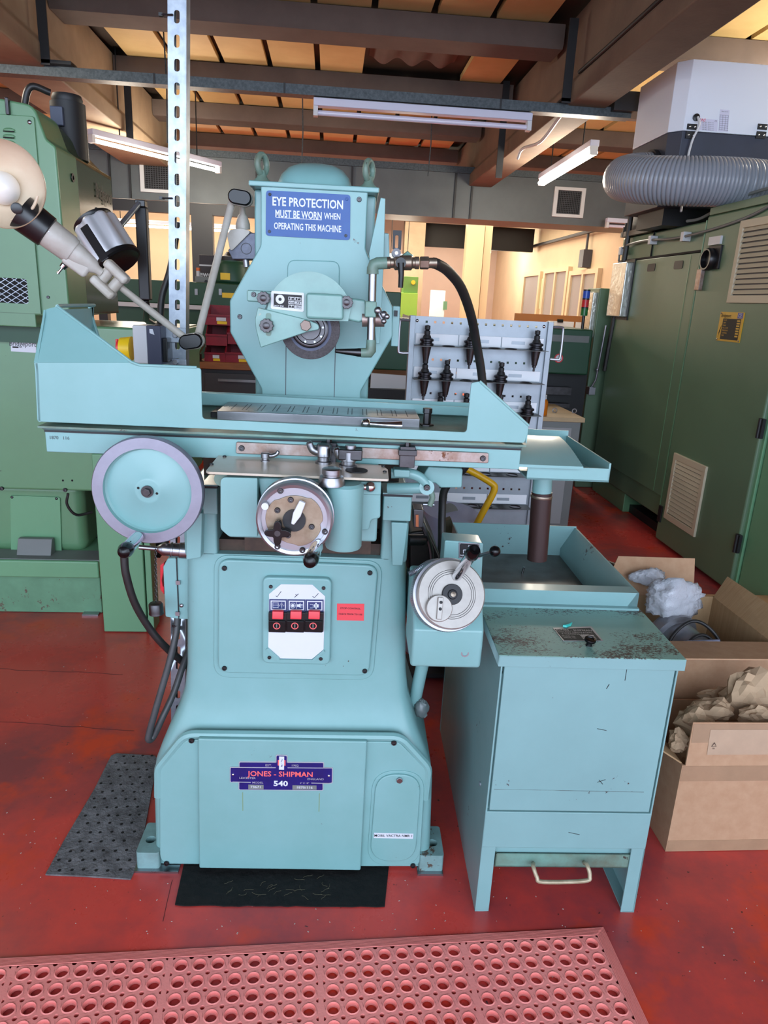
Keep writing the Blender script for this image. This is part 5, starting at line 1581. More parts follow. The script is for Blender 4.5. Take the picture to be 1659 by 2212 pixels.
# ================================================================ drainage mat
mr = thing('rubber_floor_mat', 'red rubber drainage mat with rows of round holes in front of the grinder', 'floor mat', (0.0, 1.1, 0.0), Frame(1.7))
MF = Frame(1.7)
c0 = MF.at(1305, 1996, Z=0.013)
MX1, MY1 = c0.x, c0.y
p_ = 0.0405
hb = 0.0142
TH = 0.013
bord = 0.03
grid = MB()
cell = {}
def cell_geo(cx, cy, b):
    # one cell of the mat: octagon-edged big hole in the middle, quarter small holes at the corners
    h = p_ / 2
    rs = 0.0052
    out = []
    for (sx, sy, a0) in ((-1, -1, 0), (1, -1, 90), (1, 1, 180), (-1, 1, 270)):
        for k in range(4):
            a = math.radians(a0 + 90 - 90 * k / 3) if False else math.radians(a0 + 90 * (3 - k) / 3)
            out.append((cx + sx * h + rs * math.cos(a), cy + sy * h + rs * math.sin(a)))
    n = 16
    o = len(b.v)
    inner = [(cx + hb * math.cos(2 * math.pi * (k + 0.5) / n - math.pi * 3 / 4), cy + hb * math.sin(2 * math.pi * (k + 0.5) / n - math.pi * 3 / 4)) for k in range(n)]
    rimr = hb * 1.16
    rim_ = [(cx + rimr * math.cos(2 * math.pi * (k + 0.5) / n - math.pi * 3 / 4), cy + rimr * math.sin(2 * math.pi * (k + 0.5) / n - math.pi * 3 / 4)) for k in range(n)]
    lowr = hb * 0.8
    low = [(cx + lowr * math.cos(2 * math.pi * (k + 0.5) / n - math.pi * 3 / 4), cy + lowr * math.sin(2 * math.pi * (k + 0.5) / n - math.pi * 3 / 4)) for k in range(n)]
    vs = [(q[0], q[1], TH - 0.0015) for q in out] + [(q[0], q[1], TH - 0.0015) for q in rim_] + [(q[0], q[1], TH) for q in inner]
    vs += [(q[0], q[1], TH * 0.55) for q in inner] + [(q[0], q[1], TH * 0.5) for q in low] + [(q[0], q[1], 0.0005) for q in low]
    vs += [(q[0], q[1], 0.001) for q in out]
    fs = []
    for k in range(n):
        k2 = (k + 1) % n
        fs.append((k, k2, n + k2, n + k))
        for lv in range(1, 5):
            fs.append((lv * n + k, lv * n + k2, (lv + 1) * n + k2, (lv + 1) * n + k))
    for k in (0, 1, 2, 4, 5, 6, 8, 9, 10, 12, 13, 14):
        fs.append((k, k + 1, 6 * n + k + 1, 6 * n + k))
    b.add(vs, fs)
cols, rows_ = 42, 9
gapw = 0.011
x = MX1 - bord - p_ / 2
xs = []
for i in range(cols):
    xs.append(x)
    x -= p_
    if (i + 1) % 8 == 0:
        x -= gapw
for j in range(rows_):
    y = MY1 - bord - p_ / 2 - j * p_
    for xx in xs:
        cell_geo(xx, y, grid)
# flat joint strips between the panels of holes
for i in range(8, cols, 8):
    xm = xs[i] + p_ / 2
    grid.box(xm, xm + gapw, MY1 - bord - rows_ * p_, MY1 - bord, 0.001, TH - 0.0015)
grid.build('perforated_field', MAT, mr, angle=30)
xa = xs[-1] - p_ / 2
yb_ = MY1 - bord - rows_ * p_
b = MB()
zo, zi = 0.003, TH - 0.001
A0, A1 = (xa, MY1), (MX1, MY1)
B0, B1 = (xa, MY1 - bord), (MX1 - bord, MY1 - bord)
C1, D1 = (MX1, yb_), (MX1 - bord, yb_)
b.add([(A0[0], A0[1], zo), (A1[0], A1[1], zo), (B1[0], B1[1], zi), (B0[0], B0[1], zi), (C1[0], C1[1], zo), (D1[0], D1[1], zi),
       (A0[0], A0[1], 0.0006), (A1[0], A1[1], 0.0006), (C1[0], C1[1], 0.0006)], [(0, 1, 2, 3), (1, 4, 5, 2), (0, 6, 7, 1), (1, 7, 8, 4)])
for k in range(7):
    t = (k + 0.5) / 7
    z = zo + (zi - zo) * t + 0.0004
    o_ = bord * t
    b.tube([(xa, MY1 - o_, z), (MX1 - o_, MY1 - o_, z), (MX1 - o_, yb_, z)], 0.0009, 5)
b.build('ribbed_border', MAT, mr)

# ================================================================ absorbent pads
tag(MB().prism(RF.xy([(240, 1632), (252, 1627), (334, 1632), (340, 1640), (300, 1860), (282, 1898), (190, 1892), (98, 1888), (140, 1812), (205, 1702)], 0.005), 'z', 0.0006, 0.005).build('absorbent_pad', PAD), 'grey dimpled felt absorbent pad on the floor left of the grinder base', 'pad')
hole = MB()
PP = bpy.data.objects['absorbent_pad']
b = MB()
rr = random.Random(8)
for i in range(9):
    for j in range(15):
        x, y = -0.69 + i * 0.03 + (0.015 if j % 2 else 0), 1.53 + j * 0.034
        q = V((x, y, 0.005))
        # keep inside the pad outline
        xl = -0.69 + (y - 1.52) * 0.055
        xr = -0.485 - (y - 1.52) * 0.1
        if xl + 0.01 < x < xr:
            b.lathe([(0.0042, 0), (0.0045, 0.0004), (0.0028, 0.0006), (0.0005, 0.0003)], (x + rr.uniform(-.003, .003), y + rr.uniform(-.003, .003), 0.005), (0, 0, 1), 8)
PP['_o'] = tuple(PP.location)
b.build('dimples', DARK, PP, kind='stuff')
n_ = 26
pb = [(378, 1953)] + [(378 + (831 - 378) * k / n_, 1955 + random.uniform(-1.2, 1.2) + 2 * k / n_) for k in range(1, n_)] + [(831, 1957), (838, 1890), (840, 1870), (398, 1862)]
tag(MB().prism(RF.xy(pb, 0.004), 'z', 0.0006, 0.004).build('oil_pad', PADB), 'black oil-soaked pad sticking out from under the front of the grinder base', 'pad')
PO = bpy.data.objects['oil_pad']
PO['_o'] = tuple(PO.location)
b = MB()
rr = random.Random(5)
for k in range(26):
    px, py = rr.uniform(500, 720), rr.uniform(1893, 1935)
    a = rr.uniform(0, 6.28)
    pts = []
    for s in range(5):
        pts.append(RF.at(px, py, Z=0.0055))
        a += rr.uniform(-.7, .7)
        px += 6 * math.cos(a)
        py += 3 * math.sin(a)
    b.tube(pts, 0.0003, 4)
b.build('loose_fibres', mat('straw_fibre', (104, 98, 76), 0.7), PO, kind='stuff')

# ================================================================ cardboard boxes
def sheet(b, a, c, d, e, t=0.004):
    """thin quad slab"""
    a, c, d, e = V(a), V(c), V(d), V(e)
    n = (c - a).cross(e - a).normalized() * t
    b.add([a, c, d, e, a + n, c + n, d + n, e + n], [(0, 1, 2, 3), (7, 6, 5, 4), (0, 4, 5, 1), (1, 5, 6, 2), (2, 6, 7, 3), (3, 7, 4, 0)])
    return b


BX0, BX1, BY0, BY1, BH = 0.978, 1.50, 1.567, 1.9, 0.285
bx1 = thing('cardboard_box', 'open cardboard box full of crumpled brown paper at the lower right', 'cardboard box', ((BX0 + BX1) / 2, (BY0 + BY1) / 2, 0))
MB().box(BX0, BX1, BY0, BY0 + 0.005, 0.001, BH).build('front_wall', CARD, bx1)
MB().box(BX0, BX0 + 0.005, BY0 + 0.005, BY1, 0.001, BH).build('side_wall', CARD, bx1)
MB().box(BX1 - 0.005, BX1, BY0 + 0.005, BY1, 0.001, BH).build('side_wall', CARD, bx1)
MB().box(BX0, BX1, BY1 - 0.005, BY1, 0.001, BH).build('back_wall', CARD, bx1)
MB().box(BX0 + 0.005, BX1 - 0.005, BY0 + 0.005, BY1 - 0.005, 0.001, 0.006).build('bottom', CARDI, bx1)
f0 = RF.at(1480, 1650, Y=BY0)
b = sheet(MB(), (0.985, BY0, BH + 0.002), (BX1, BY0, BH + 0.002), (BX1, BY0 + 0.012, BH + 0.125), (0.99, BY0 + 0.012, BH + 0.128), 0.004)
fl1 = b.build('front_flap', CARD, bx1)
sheet(MB(), (BX0, BY0 + 0.008, BH), (BX0, BY1 - 0.01, BH), (BX0 - 0.06, BY1 - 0.02, BH + 0.035), (BX0 - 0.06, BY0 + 0.02, BH + 0.035), 0.004).build('side_flap', CARDI, bx1)
MB().box(BX0 + 0.002, BX1, BY0 - 0.0007, BY0, BH - 0.05, BH - 0.002).build('tape', TAPE, bx1)
MB().box(BX0 + 0.002, BX1, BY0 - 0.0007, BY0, 0.002, 0.038).build('tape', TAPE, bx1)
sheet(MB(), (0.992, BY0 + 0.0022, BH + 0.07), (BX1, BY0 + 0.0022, BH + 0.07), (BX1, BY0 + 0.0074, BH + 0.124), (0.992, BY0 + 0.0074, BH + 0.124), 0.0006).build('tape', TAPE, bx1)
pg_ = mat('clear_document_pouch', (190, 162, 134), 0.12, coat=0.7, var=0.1, vscale=12)
sheet(MB(), (1.04, BY0 - 0.0016, BH + 0.035), (1.3, BY0 - 0.0016, BH + 0.035), (1.3, BY0 + 0.005, BH + 0.108), (1.04, BY0 + 0.005, BH + 0.108), 0.0008).build('document_pouch', pg_, bx1)
b = MB()
c = RF.at(1542, 1609, Y=BY0 + 0.0)
tri = [(c.x + 0.0075 * math.cos(math.radians(90 + 120 * k)), BY0 - 0.0016, c.z + 0.0075 * math.sin(math.radians(90 + 120 * k))) for k in range(4)]
b.tube(tri, 0.0007, 5)
b.text('20', (c.x, BY0 - 0.0022, c.z - 0.010), UX, UZ, 0.006, 0.005)
b.build('recycling_mark', LINE, bx1)


def crumple(name, label, cat, c, r, sc, m, seed, amp=0.28, subdiv=3, group=None, smooth=False, fr=None):
    bm = bmesh.new()
    bmesh.ops.create_icosphere(bm, subdivisions=subdiv, radius=1.0)
    rnd = random.Random(seed)
    dirs = [V((rnd.gauss(0, 1), rnd.gauss(0, 1), rnd.gauss(0, 1))).normalized() for _ in range(26)]
    offs = [rnd.uniform(0.55, 1.0) for _ in dirs]
    for v in bm.verts:
        d = v.co.normalized()
        rad = 1.0
        for q, o_ in zip(dirs, offs):
            t = d.dot(q)
            if t > 0.2:
                rad = min(rad, o_ / t)
        rad *= 1 + rnd.uniform(-amp, amp) * 0.35
        v.co = V((d.x * sc[0], d.y * sc[1], d.z * sc[2])) * rad * r
    me = bpy.data.meshes.new(name)
    bm.to_mesh(me)
    bm.free()
    me.materials.append(m)
    if smooth:
        me.polygons.foreach_set('use_smooth', [True] * len(me.polygons))
    o = bpy.data.objects.new(name, me)
    COL.objects.link(o)
    o.location = c
    return tag(o, label, cat, group)


for i, (px, py, Y, r, sc, lab) in enumerate((
        (1612, 1500, 1.76, 0.1, (1.0, 0.8, 1.0), 'big pale crumpled kraft paper ball at the top of the lower box'),
        (1545, 1535, 1.70, 0.065, (1.2, 0.8, 0.7), 'crumpled kraft paper in the middle of the lower box behind the flap'),
        (1498, 1555, 1.68, 0.062, (0.9, 0.9, 1.0), 'folded crumpled paper peeking out left of the front flap'),
        (1640, 1545, 1.66, 0.055, (1.2, 0.7, 0.7), 'crumpled paper wedged behind the clear pouch on the flap'),
        (1470, 1600, 1.63, 0.04, (0.9, 0.9, 0.9), 'small crumpled paper tucked into the corner against the tank'),
        (1560, 1500, 1.84, 0.05, (1.8, 0.5, 0.6), 'brown crumpled paper strip against the back of the lower box'))):
    crumple('crumpled_paper', lab, 'paper', RF.at(px, py, Y=Y), r, sc, PAPER, 20 + i, 0.5, group='crumpled packing paper')
for i, (x, y, z, r) in enumerate(((1.1, 1.74, 0.16, 0.13), (1.32, 1.74, 0.16, 0.14))):
    crumple('crumpled_paper', ('crumpled packing paper deep in the lower box at the end next to the tank', 'crumpled packing paper deep in the lower box under the big pale ball')[i], 'paper', (x, y, z), r, (0.85, 1, 1), PAPER, 50 + i, 0.4, group='packing paper at the bottom of the box')

# the taller box behind
ZT = 0.47
o0, o1, o2 = RF.at(1440, 1386, Z=ZT), RF.at(1640, 1389, Z=ZT), RF.at(1528, 1290, Z=ZT)
CX0, CX1, CY0, CY1 = 1.0, o1.x + 0.05, o1.y, o1.y + 0.37
bx2 = thing('cardboard_box', 'taller open cardboard box holding a motor and bubble wrap behind the paper-filled box', 'cardboard box', ((CX0 + CX1) / 2, (CY0 + CY1) / 2, 0))
MB().box(CX0, CX1, CY0, CY0 + 0.005, 0.001, ZT).build('front_wall', CARD, bx2)
MB().box(CX0, CX0 + 0.005, CY0 + 0.005, CY1, 0.001, ZT).build('side_wall', CARDI, bx2)
MB().box(CX1 - 0.005, CX1, CY0 + 0.005, CY1, 0.001, ZT).build('side_wall', CARDI, bx2)
MB().box(CX0, CX1, CY1 - 0.005, CY1, 0.001, ZT).build('back_wall', CARDI, bx2)
MB().box(CX0 + 0.005, CX1 - 0.005, CY0 + 0.005, CY1 - 0.005, 0.2, 0.206).build('inner_tray', CARDI, bx2)
sheet(MB(), (CX0, CY0, ZT), (CX1, CY0, ZT), (CX1 + 0.02, CY0 - 0.15, ZT + 0.02), (CX0 + 0.02, CY0 - 0.15, ZT + 0.02), -0.004).build('front_flap', CARD, bx2)
bt0, bt1 = RF.at(1335, 1201, Y=CY1 + 0.03), RF.at(1500, 1206, Y=CY1 + 0.03)
sheet(MB(), (CX0, CY1, ZT), (CX1 - 0.08, CY1, ZT), (bt1.x, CY1 + 0.03, bt1.z), (bt0.x, CY1 + 0.03, bt0.z), 0.004).build('back_flap', CARD, bx2)
rt0, rt1 = RF.at(1527, 1214, X=CX1 + 0.05), RF.at(1660, 1300, X=CX1 + 0.06)
sheet(MB(), (CX1, CY0, ZT), (CX1, CY1, ZT), (rt0.x, CY1 + 0.02, rt0.z), (CX1 + 0.06, CY0 - 0.02, rt0.z), 0.004).build('side_flap', CARDI, bx2)
# motor in the box
mc = RF.at(1470, 1380, Y=CY0 + 0.13)
mo = thing('electric_motor', 'grey electric motor with black cable lying in the taller cardboard box', 'motor', (mc.x, mc.y, 0.206))
MB().lathe([(0.06, -0.08), (0.09, -0.075), (0.1, -0.06), (0.1, -0.03), (0.08, -0.025), (0.08, 0.10), (0.07, 0.11)], (mc.x, mc.y, mc.z - 0.03), (0.3, -0.9, -0.15), 32).build('motor_body', mat('cast_alloy_grey', (150, 152, 158), 0.35, metal=0.6, var=0.15, vscale=20), mo)
MB().obox((mc.x + 0.03, mc.y - 0.075, mc.z - 0.0), (0.12, 0.06, 0.055), (1, 0.1, 0), (0, 0.6, 1)).build('terminal_box', mat('blue_grey_alloy', (150, 158, 186), 0.3, metal=0.4), mo, bevel=0.004)
for k in (-0.02, 0.025):
    MB().cyl((mc.x + 0.03 + k, mc.y - 0.10, mc.z - 0.01), (mc.x + 0.03 + k, mc.y - 0.118, mc.z - 0.012), 0.009).build('cable_gland', ALU, mo)
b = MB()
lp1 = [(mc.x - 0.09, mc.y - 0.09, mc.z - 0.06), (mc.x - 0.06, mc.y - 0.05, mc.z + 0.03), (mc.x + 0.02, mc.y - 0.02, mc.z + 0.075), (mc.x + 0.09, mc.y - 0.04, mc.z + 0.04), (mc.x + 0.14, mc.y - 0.09, mc.z - 0.06)]
b.tube(spline(lp1, 8), 0.006, 10)
b.build('motor_cable', RUBBER, mo)
b = MB()
lp1 = [(mc.x - 0.05, mc.y - 0.11, mc.z - 0.06), (mc.x - 0.02, mc.y - 0.08, mc.z + 0.02), (mc.x + 0.04, mc.y - 0.06, mc.z + 0.045), (mc.x + 0.1, mc.y - 0.08, mc.z + 0.0), (mc.x + 0.13, mc.y - 0.11, mc.z - 0.07)]
b.tube(spline(lp1, 8), 0.0055, 10)
b.build('motor_cable', RUBBER, mo)
p = RF.at(1455, 1290, Y=CY1 - 0.16)
crumple('bubble_wrap', 'large crumpled sheet of clear bubble wrap lying over the motor', 'bubble wrap', p, 0.15, (1.0, 0.5, 0.6), BUBBLE, 77, 0.3, 4, smooth=True)
p = RF.at(1405, 1248, Y=CY1 - 0.03)
crumple('bubble_wrap', 'small folded piece of bubble wrap against the upright back flap', 'bubble wrap', p, 0.075, (1.0, 0.4, 0.7), BUBBLE, 79, 0.3, 4, smooth=True)

# pallet end seen past the box
pa = thing('wooden_pallet', 'pine pallet edge behind the cardboard flaps at the right', 'pallet', (2.0, 3.0, 0))
for k in range(3):
    MB().box(1.78, 2.6, 2.62 + k * 0.2, 2.74 + k * 0.2, 0.1, 0.12).build('plank', PINE, pa)
for k in range(3):
    MB().box(1.78 + k * 0.36, 1.88 + k * 0.36, 2.62, 3.14, 0.0, 0.1).build('block', PINE, pa)


# ================================================================ slotted strut post with isolator
YPo = 1.93
po = thing('strut_post', 'tall galvanised slotted channel post rising behind the splash guard', 'post', (-0.49, 1.95, 0.0), GF)
zz0, zz1 = 0.001, 3.4
def px_at(z):
    return -0.470 + (z - 1.274) * 0.0345
slots = []
zs = 2.064
k = -4
while zs + k * 0.05 > 0.1:
    k -= 1
allz = [2.064 + i * 0.0499 for i in range(k + 1, 26)]
b = MB()
cells = [z for z in allz if zz0 + 0.03 < z < zz1 - 0.03]
for i, z in enumerate(cells):
    lo = zz0 if i == 0 else (cells[i - 1] + z) / 2
    hi = zz1 if i == len(cells) - 1 else (cells[i + 1] + z) / 2
    b.plate(rect(-0.0205, 0.0205, lo, hi), [list(reversed(rounded([(-0.0065, z - 0.0135), (0.0065, z - 0.0135), (0.0065, z + 0.0135), (-0.0065, z + 0.0135)], 0.0064, 4)))], 'y', YPo, YPo + 0.0025)
b.v = [(p[0] + px_at(p[2]), p[1], p[2]) for p in b.v]
b.build('slotted_face', GALV, po)
for s in (-1, 1):
    b = MB().box(0.0205 * s - 0.00125, 0.0205 * s + 0.00125, YPo + 0.0008, YPo + 0.041, zz0, zz1)
    b.box(min(0.0205 * s, 0.011 * s), max(0.0205 * s, 0.011 * s), YPo + 0.0385, YPo + 0.041, zz0, zz1)
    b.v = [(p[0] + px_at(p[2]), p[1], p[2]) for p in b.v]
    b.build('side_web', GALV, po)
for py in (33, 429):
    c = g(362, py, Y=YPo)
    MB().tube([c + V((-0.012, 0.01, 0)), c + V((-0.012, -0.003, 0)), c + V((0.012, -0.003, 0.001)), c + V((0.012, 0.004, 0.001))], 0.0022, 6).box(c.x - 0.02, c.x - 0.011, c.y - 0.004, c.y + 0.004, c.z - 0.003, c.z + 0.004).build('cable_tie', BLACK, po)
MB().box(px_at(0) - 0.04, px_at(0) + 0.04, YPo - 0.02, YPo + 0.06, 0.0, 0.006).build('foot_plate', GALV, po)
for ya, yb2 in ((706, 741), (774, 789)):
    p0, p1 = g(350, ya, Y=YPo - 0.006), g(403, yb2, Y=YPo - 0.006)
    br = MB().box(p0.x, p1.x, YPo - 0.008, YPo - 0.003, p1.z, p0.z).box(p0.x, p0.x + 0.004, YPo - 0.03, YPo - 0.003, p1.z, p0.z).build('bracket', GALV, po, bevel=0.001)
    hexbolt(br, ((p0.x + p1.x) / 2 + 0.004, YPo - 0.008, (p0.z + p1.z) / 2), 0.0075, (0, -1, 0), 0.007, STEEL)
iso = thing('isolator_switch', 'grey and black isolator switch with yellow and red rotary handle on the strut post', 'switch', (g(330, 780, Y=1.9).x, 1.9, g(330, 786, Y=1.9).z), GF)
p0, p1 = g(285, 702, Y=1.87), g(320, 786, Y=1.87)
MB().box(p0.x, p1.x, 1.87, 1.955, p1.z, p0.z).build('cover', WHITEG, iso, bevel=0.003)
p2 = g(350, 786, Y=1.87)
MB().box(p1.x, p2.x, 1.868, 1.957, p1.z - 0.001, p0.z + 0.001).build('body', mat('dark_slate_plastic', (58, 62, 82), 0.45), iso, bevel=0.002)
p3 = g(362, 760, Y=1.88)
MB().box(p2.x, p3.x, 1.88, 1.94, p1.z + 0.005, p0.z - 0.03).build('rear_housing', BLACK, iso, bevel=0.002)
c = g(285, 753, Y=1.912)
MB().cyl(c, c + V((-0.028, 0, 0)), 0.031, 0.027, n=28).build('yellow_collar', YELLOW, iso)
MB().cyl(c + V((-0.028, 0, 0)), c + V((-0.036, 0, 0)), 0.022, n=24).obox(c + V((-0.033, 0, 0)), (0.014, 0.012, 0.046), (1, 0, 0), (0, 1, 0)).build('red_knob', RED, iso, bevel=0.002)
cq = g(323, 716, Y=1.8675)
MB().prism([(cq.x, cq.z - 0.004), (cq.x + 0.012, cq.z - 0.008), (cq.x + 0.008, cq.z + 0.006), (cq.x, cq.z + 0.006)], 'y', 1.867, 1.8685).build('maker_mark', WHITEP, iso)
MB().tube(spline([g(385, 480, Y=2.03), g(368, 580, Y=2.03), g(350, 640, Y=2.02), g(346, 700, Y=2.0), g(344, 720, Y=1.97)], 6), 0.009, 10).build('supply_cable', RUBBER, iso)

# ================================================================ jointed work lamp
J1, J2, J3 = g(510, 430, Y=1.86), g(412, 735, Y=1.70), g(262, 628, Y=1.62)
wl = thing('work_lamp', 'aged cream machine lamp on a two-part jointed grey arm at the left of the grinder', 'lamp', (J1.x, 1.9, g(520, 560, Y=1.9).z), GF)
# junction box and socket fixed on the column
c = g(519, 525, Y=1.9)
jb = MB().prism(rounded(GF.xz([(492, 540), (540, 503), (552, 503), (552, 560), (502, 560)], 1.88), 0.003), 'y', 1.88, 1.95).build('junction_box', mat('hammered_grey', (96, 100, 116), 0.4, metal=0.3, var=0.25, vscale=60), wl, bevel=0.003)
MB().prism(rounded(GF.xz([(491, 510), (496, 497), (520, 493), (544, 499), (498, 545)], 1.875), 0.006), 'y', 1.872, 1.955).build('box_lid', OFFW, wl, bevel=0.004)
c0_ = g(531, 515, Y=1.878)
cq = g(532, 537, Y=1.8795)
MB().plate(circle(cq.x, cq.z, 0.0135, 28), [circle(cq.x, cq.z, 0.0122, 28)], 'y', 1.8788, 1.8805).build('knockout', BLACKM, jb)
MB().lathe([(0.0175, 0), (0.0175, 0.012), (0.0115, 0.03), (0.007, 0.036), (0.0065, 0.06)], g(525, 495, Y=1.9), (0, -0.15, 1), 20).build('pivot_base', OFFW, wl)
MB().cyl(g(531, 560, Y=1.9), g(533, 577, Y=1.9), 0.008).build('box_gland', ALU, jb)
# upper elbow
def elbow(c, d, r, L, nm):
    """capsule-shaped elbow with black cap facing the viewer"""
    c = V(c)
    d = V(d).normalized()
    b = MB()
    pts = [c - d * L / 2, c + d * L / 2]
    rings = []
    def caps(yo, rr):
        ring = []
        for k in range(28):
            a = 2 * math.pi * k / 28
            e = V((math.cos(a), 0, math.sin(a))) * rr
            ring.append(c + V((0, yo, 0)) + e + d * (L / 2 if e.dot(d) > 0 else -L / 2))
        return ring
    MB().ring([caps(-0.012, r), caps(0.014, r * 0.95)]).build(nm, OFFW, wl, bevel=0.003)
    MB().ring([caps(-0.0115, r * 0.93), caps(-0.018, r * 0.9), caps(-0.0205, r * 0.75)]).build('joint_cap', BLACKG, wl)
elbow(g(520, 428, Y=1.845), (1, 0, -0.12), 0.0185, 0.022, 'arm_joint')
elbow(g(415, 737, Y=1.69), (1, 0, 0.2), 0.0185, 0.02, 'arm_joint')
MB().tube([g(500, 440, Y=1.86), g(428, 725, Y=1.715)], 0.0088, 14).build('upper_arm', OFFW, wl)
MB().tube([g(402, 732, Y=1.69), g(256, 617, Y=1.615)], [0.0088, 0.0075], 14).build('lower_arm', OFFW, wl)
# friction knuckle: two clamped plates across two bosses
kd = (g(222, 590, Y=1.6) - g(262, 628, Y=1.6)).normalized()
kn = V((-kd.z, 0, kd.x))
for s, nm in ((1, 'clamp_plate'), (-1, 'clamp_plate')):
    MB().obox(g(238, 604, Y=1.6) + kn * 0.0225 * s, (0.058, 0.02, 0.03), kd, kn).build(nm, OFFW, wl, bevel=0.007, seg=3)
for q in ((228, 595), (250, 615)):
    p = g(*q, Y=1.605)
    MB().cyl(p - kn * 0.02, p + kn * 0.02, 0.0115).build('clamp_boss', OFFW, wl)
# lamp holder, switch body, neck
a0, a1 = g(220, 590, Y=1.6), g(40, 455, Y=1.55)
ld_ = (a1 - a0).normalized()
L = (a1 - a0).length
MB().lathe([(0.009, 0), (0.0095, L * 0.06), (0.0165, L * 0.12), (0.022, L * 0.3), (0.023, L * 0.36)], a0, ld_, 22).build('lamp_holder', OFFW, wl)
nrm = V((-ld_.z, 0, ld_.x))
if nrm.z > 0:
    nrm = -nrm
p = a0 + ld_ * L * 0.26 + nrm * 0.016
MB().obox(p, (0.055, 0.03, 0.034), ld_, nrm).build('switch_housing', OFFW, wl, bevel=0.008, seg=3)
p = a0 + ld_ * L * 0.34 + nrm * 0.033 + V((0, -0.005, 0))
MB().lathe([(0.0075, 0), (0.007, 0.008), (0.0025, 0.009), (0.0025, 0.02), (0.0035, 0.024), (0.0005, 0.025)], p, nrm + V((-0.1, 0, 0)), 12).build('toggle_switch', CHROME, wl)
MB().lathe([(0.0255, L * 0.36), (0.0265, L * 0.37), (0.0265, L * 0.39), (0.0285, L * 0.41), (0.03, L * 0.66)], a0, ld_, 28).build('lamp_barrel', OFFW, wl)
screw(wl, a0 + ld_ * L * 0.585 + V((0, -0.028, 0.009)), 0.0045, m=STEEL, socket=False)
MB().lathe([(0.0305, L * 0.66), (0.0335, L * 0.67), (0.036, L * 0.98)], a0, ld_, 28).build('heat_sleeve', BLACK, wl)
# shade: shallow enamelled bowl facing the viewer
sc_ = g(5, 398, Y=1.52)
sax = V((0.05, -1, -0.02)).normalized()
Rs = 0.0805
MB().lathe([(Rs, 0.0), (Rs * 1.0, -0.002), (Rs * 0.985, 0.001), (Rs * 0.93, -0.012), (Rs * 0.75, -0.03), (Rs * 0.45, -0.042), (0.001, -0.046), ], sc_, sax, 56, caps=False).lathe(
    [(Rs, 0.0), (Rs * 0.95, -0.016), (Rs * 0.77, -0.034), (Rs * 0.46, -0.046), (0.001, -0.05)], sc_, sax, 56, caps=False).build('shade', CREAM, wl)
MB().ball(sc_ - sax * 0.032 + V((-0.012, 0, -0.004)), 0.031, 28, 16).build('bulb', mat('frosted_bulb', (226, 222, 212), 0.3, coat=0.3), wl)
p = g(37, 450, Y=1.512)
MB().lathe([(0.009, -0.016), (0.009, -0.003), (0.0105, -0.002), (0.0105, 0.008), (0.008, 0.009)], p, sax + V((0.25, 0, -0.1)), 20).build('bulb_catch', BLACK, wl)
MB().tube([sc_ - sax * 0.012 + V((Rs * 0.78 * math.cos(a), 0, Rs * 0.78 * math.sin(a))) for a in [math.radians(-85 + 70 * k / 10) for k in range(11)]], 0.003, 8).build('shade_slot_rim', CREAM, wl)


# ================================================================ green milling machine at the left
ml = thing('milling_machine', 'big light green milling machine with rounded head hood behind the grinder on the left', 'milling machine', (-1.5, 3.2, 0.0))
# head hood
HXR = -1.0
prof = [(-2.1, 1.335), (HXR, 1.335), (HXR - 0.005, 1.93), (-1.035, 1.952), (-1.07, 2.06), (-1.2, 2.075), (-2.1, 2.08)]
n_ = len(prof)
b = MB()
rounded_prof = rounded(prof, [0, 0.01, 0.02, 0.03, 0.05, 0.02, 0], 4)
b.prism(rounded_prof, 'y', 2.9, 3.12)
hood = b.build('head_front', GREENL, ml, bevel=0.02, seg=3)
rA = [(p[0], 3.12, p[1]) for p in rounded_prof]
rB = [(min(p[0], HXR - 0.03 + 0.0), 3.66, p[1] if p[1] < 1.94 else 1.94 + (p[1] - 1.94) * 0.12) for p in rounded_prof]
MB().ring([[(p[0] - 0.002 if p[0] > -2 else p[0], p[1], p[2]) for p in rA], rB]).build('head_side_hood', mat('shaded_green_gloss', (70, 92, 60), 0.22, var=0.12, vscale=2, coat=0.4), ml, bevel=0.01)  # same paint as the front, with the side's shade put into a darker colour
# vent cover on the head
vx0, vx1 = RF.at(0, 250, Y=2.9).x - 0.2, RF.at(75, 250, Y=2.9).x
vz0, vz1 = RF.at(75, 362, Y=2.9).z, RF.at(75, 252, Y=2.9).z
vc = MB().prism(rect(vx0, vx1, vz0, vz1, 0.01), 'y', 2.892, 2.902).build('vent_cover', GREENL, ml, bevel=0.003)
for k in range(4):
    c = RF.at(20, 281 + k * 13.5, Y=2.892)
    lv = MB().ball((c.x, 2.893, c.z), 0.022, 16, 8, (1.0, 0.35, 0.35)).build('louvre', GREENL, vc)
    MB().box(c.x - 0.019, c.x + 0.019, 2.884, 2.8865, c.z - 0.007, c.z - 0.004).build('louvre_slot', DARK, vc)
for q in ((64, 264), (71, 357)):
    screw(vc, RF.at(*q, Y=2.892), 0.0075, m=STEEL, socket=False)
p0, p1 = RF.at(13, 217, Y=2.9), RF.at(24, 250, Y=2.9)
MB().box(p0.x, p1.x, 2.885, 2.96, p1.z, p0.z + 0.008).build('hood_strap', STEELD, ml, bevel=0.003)
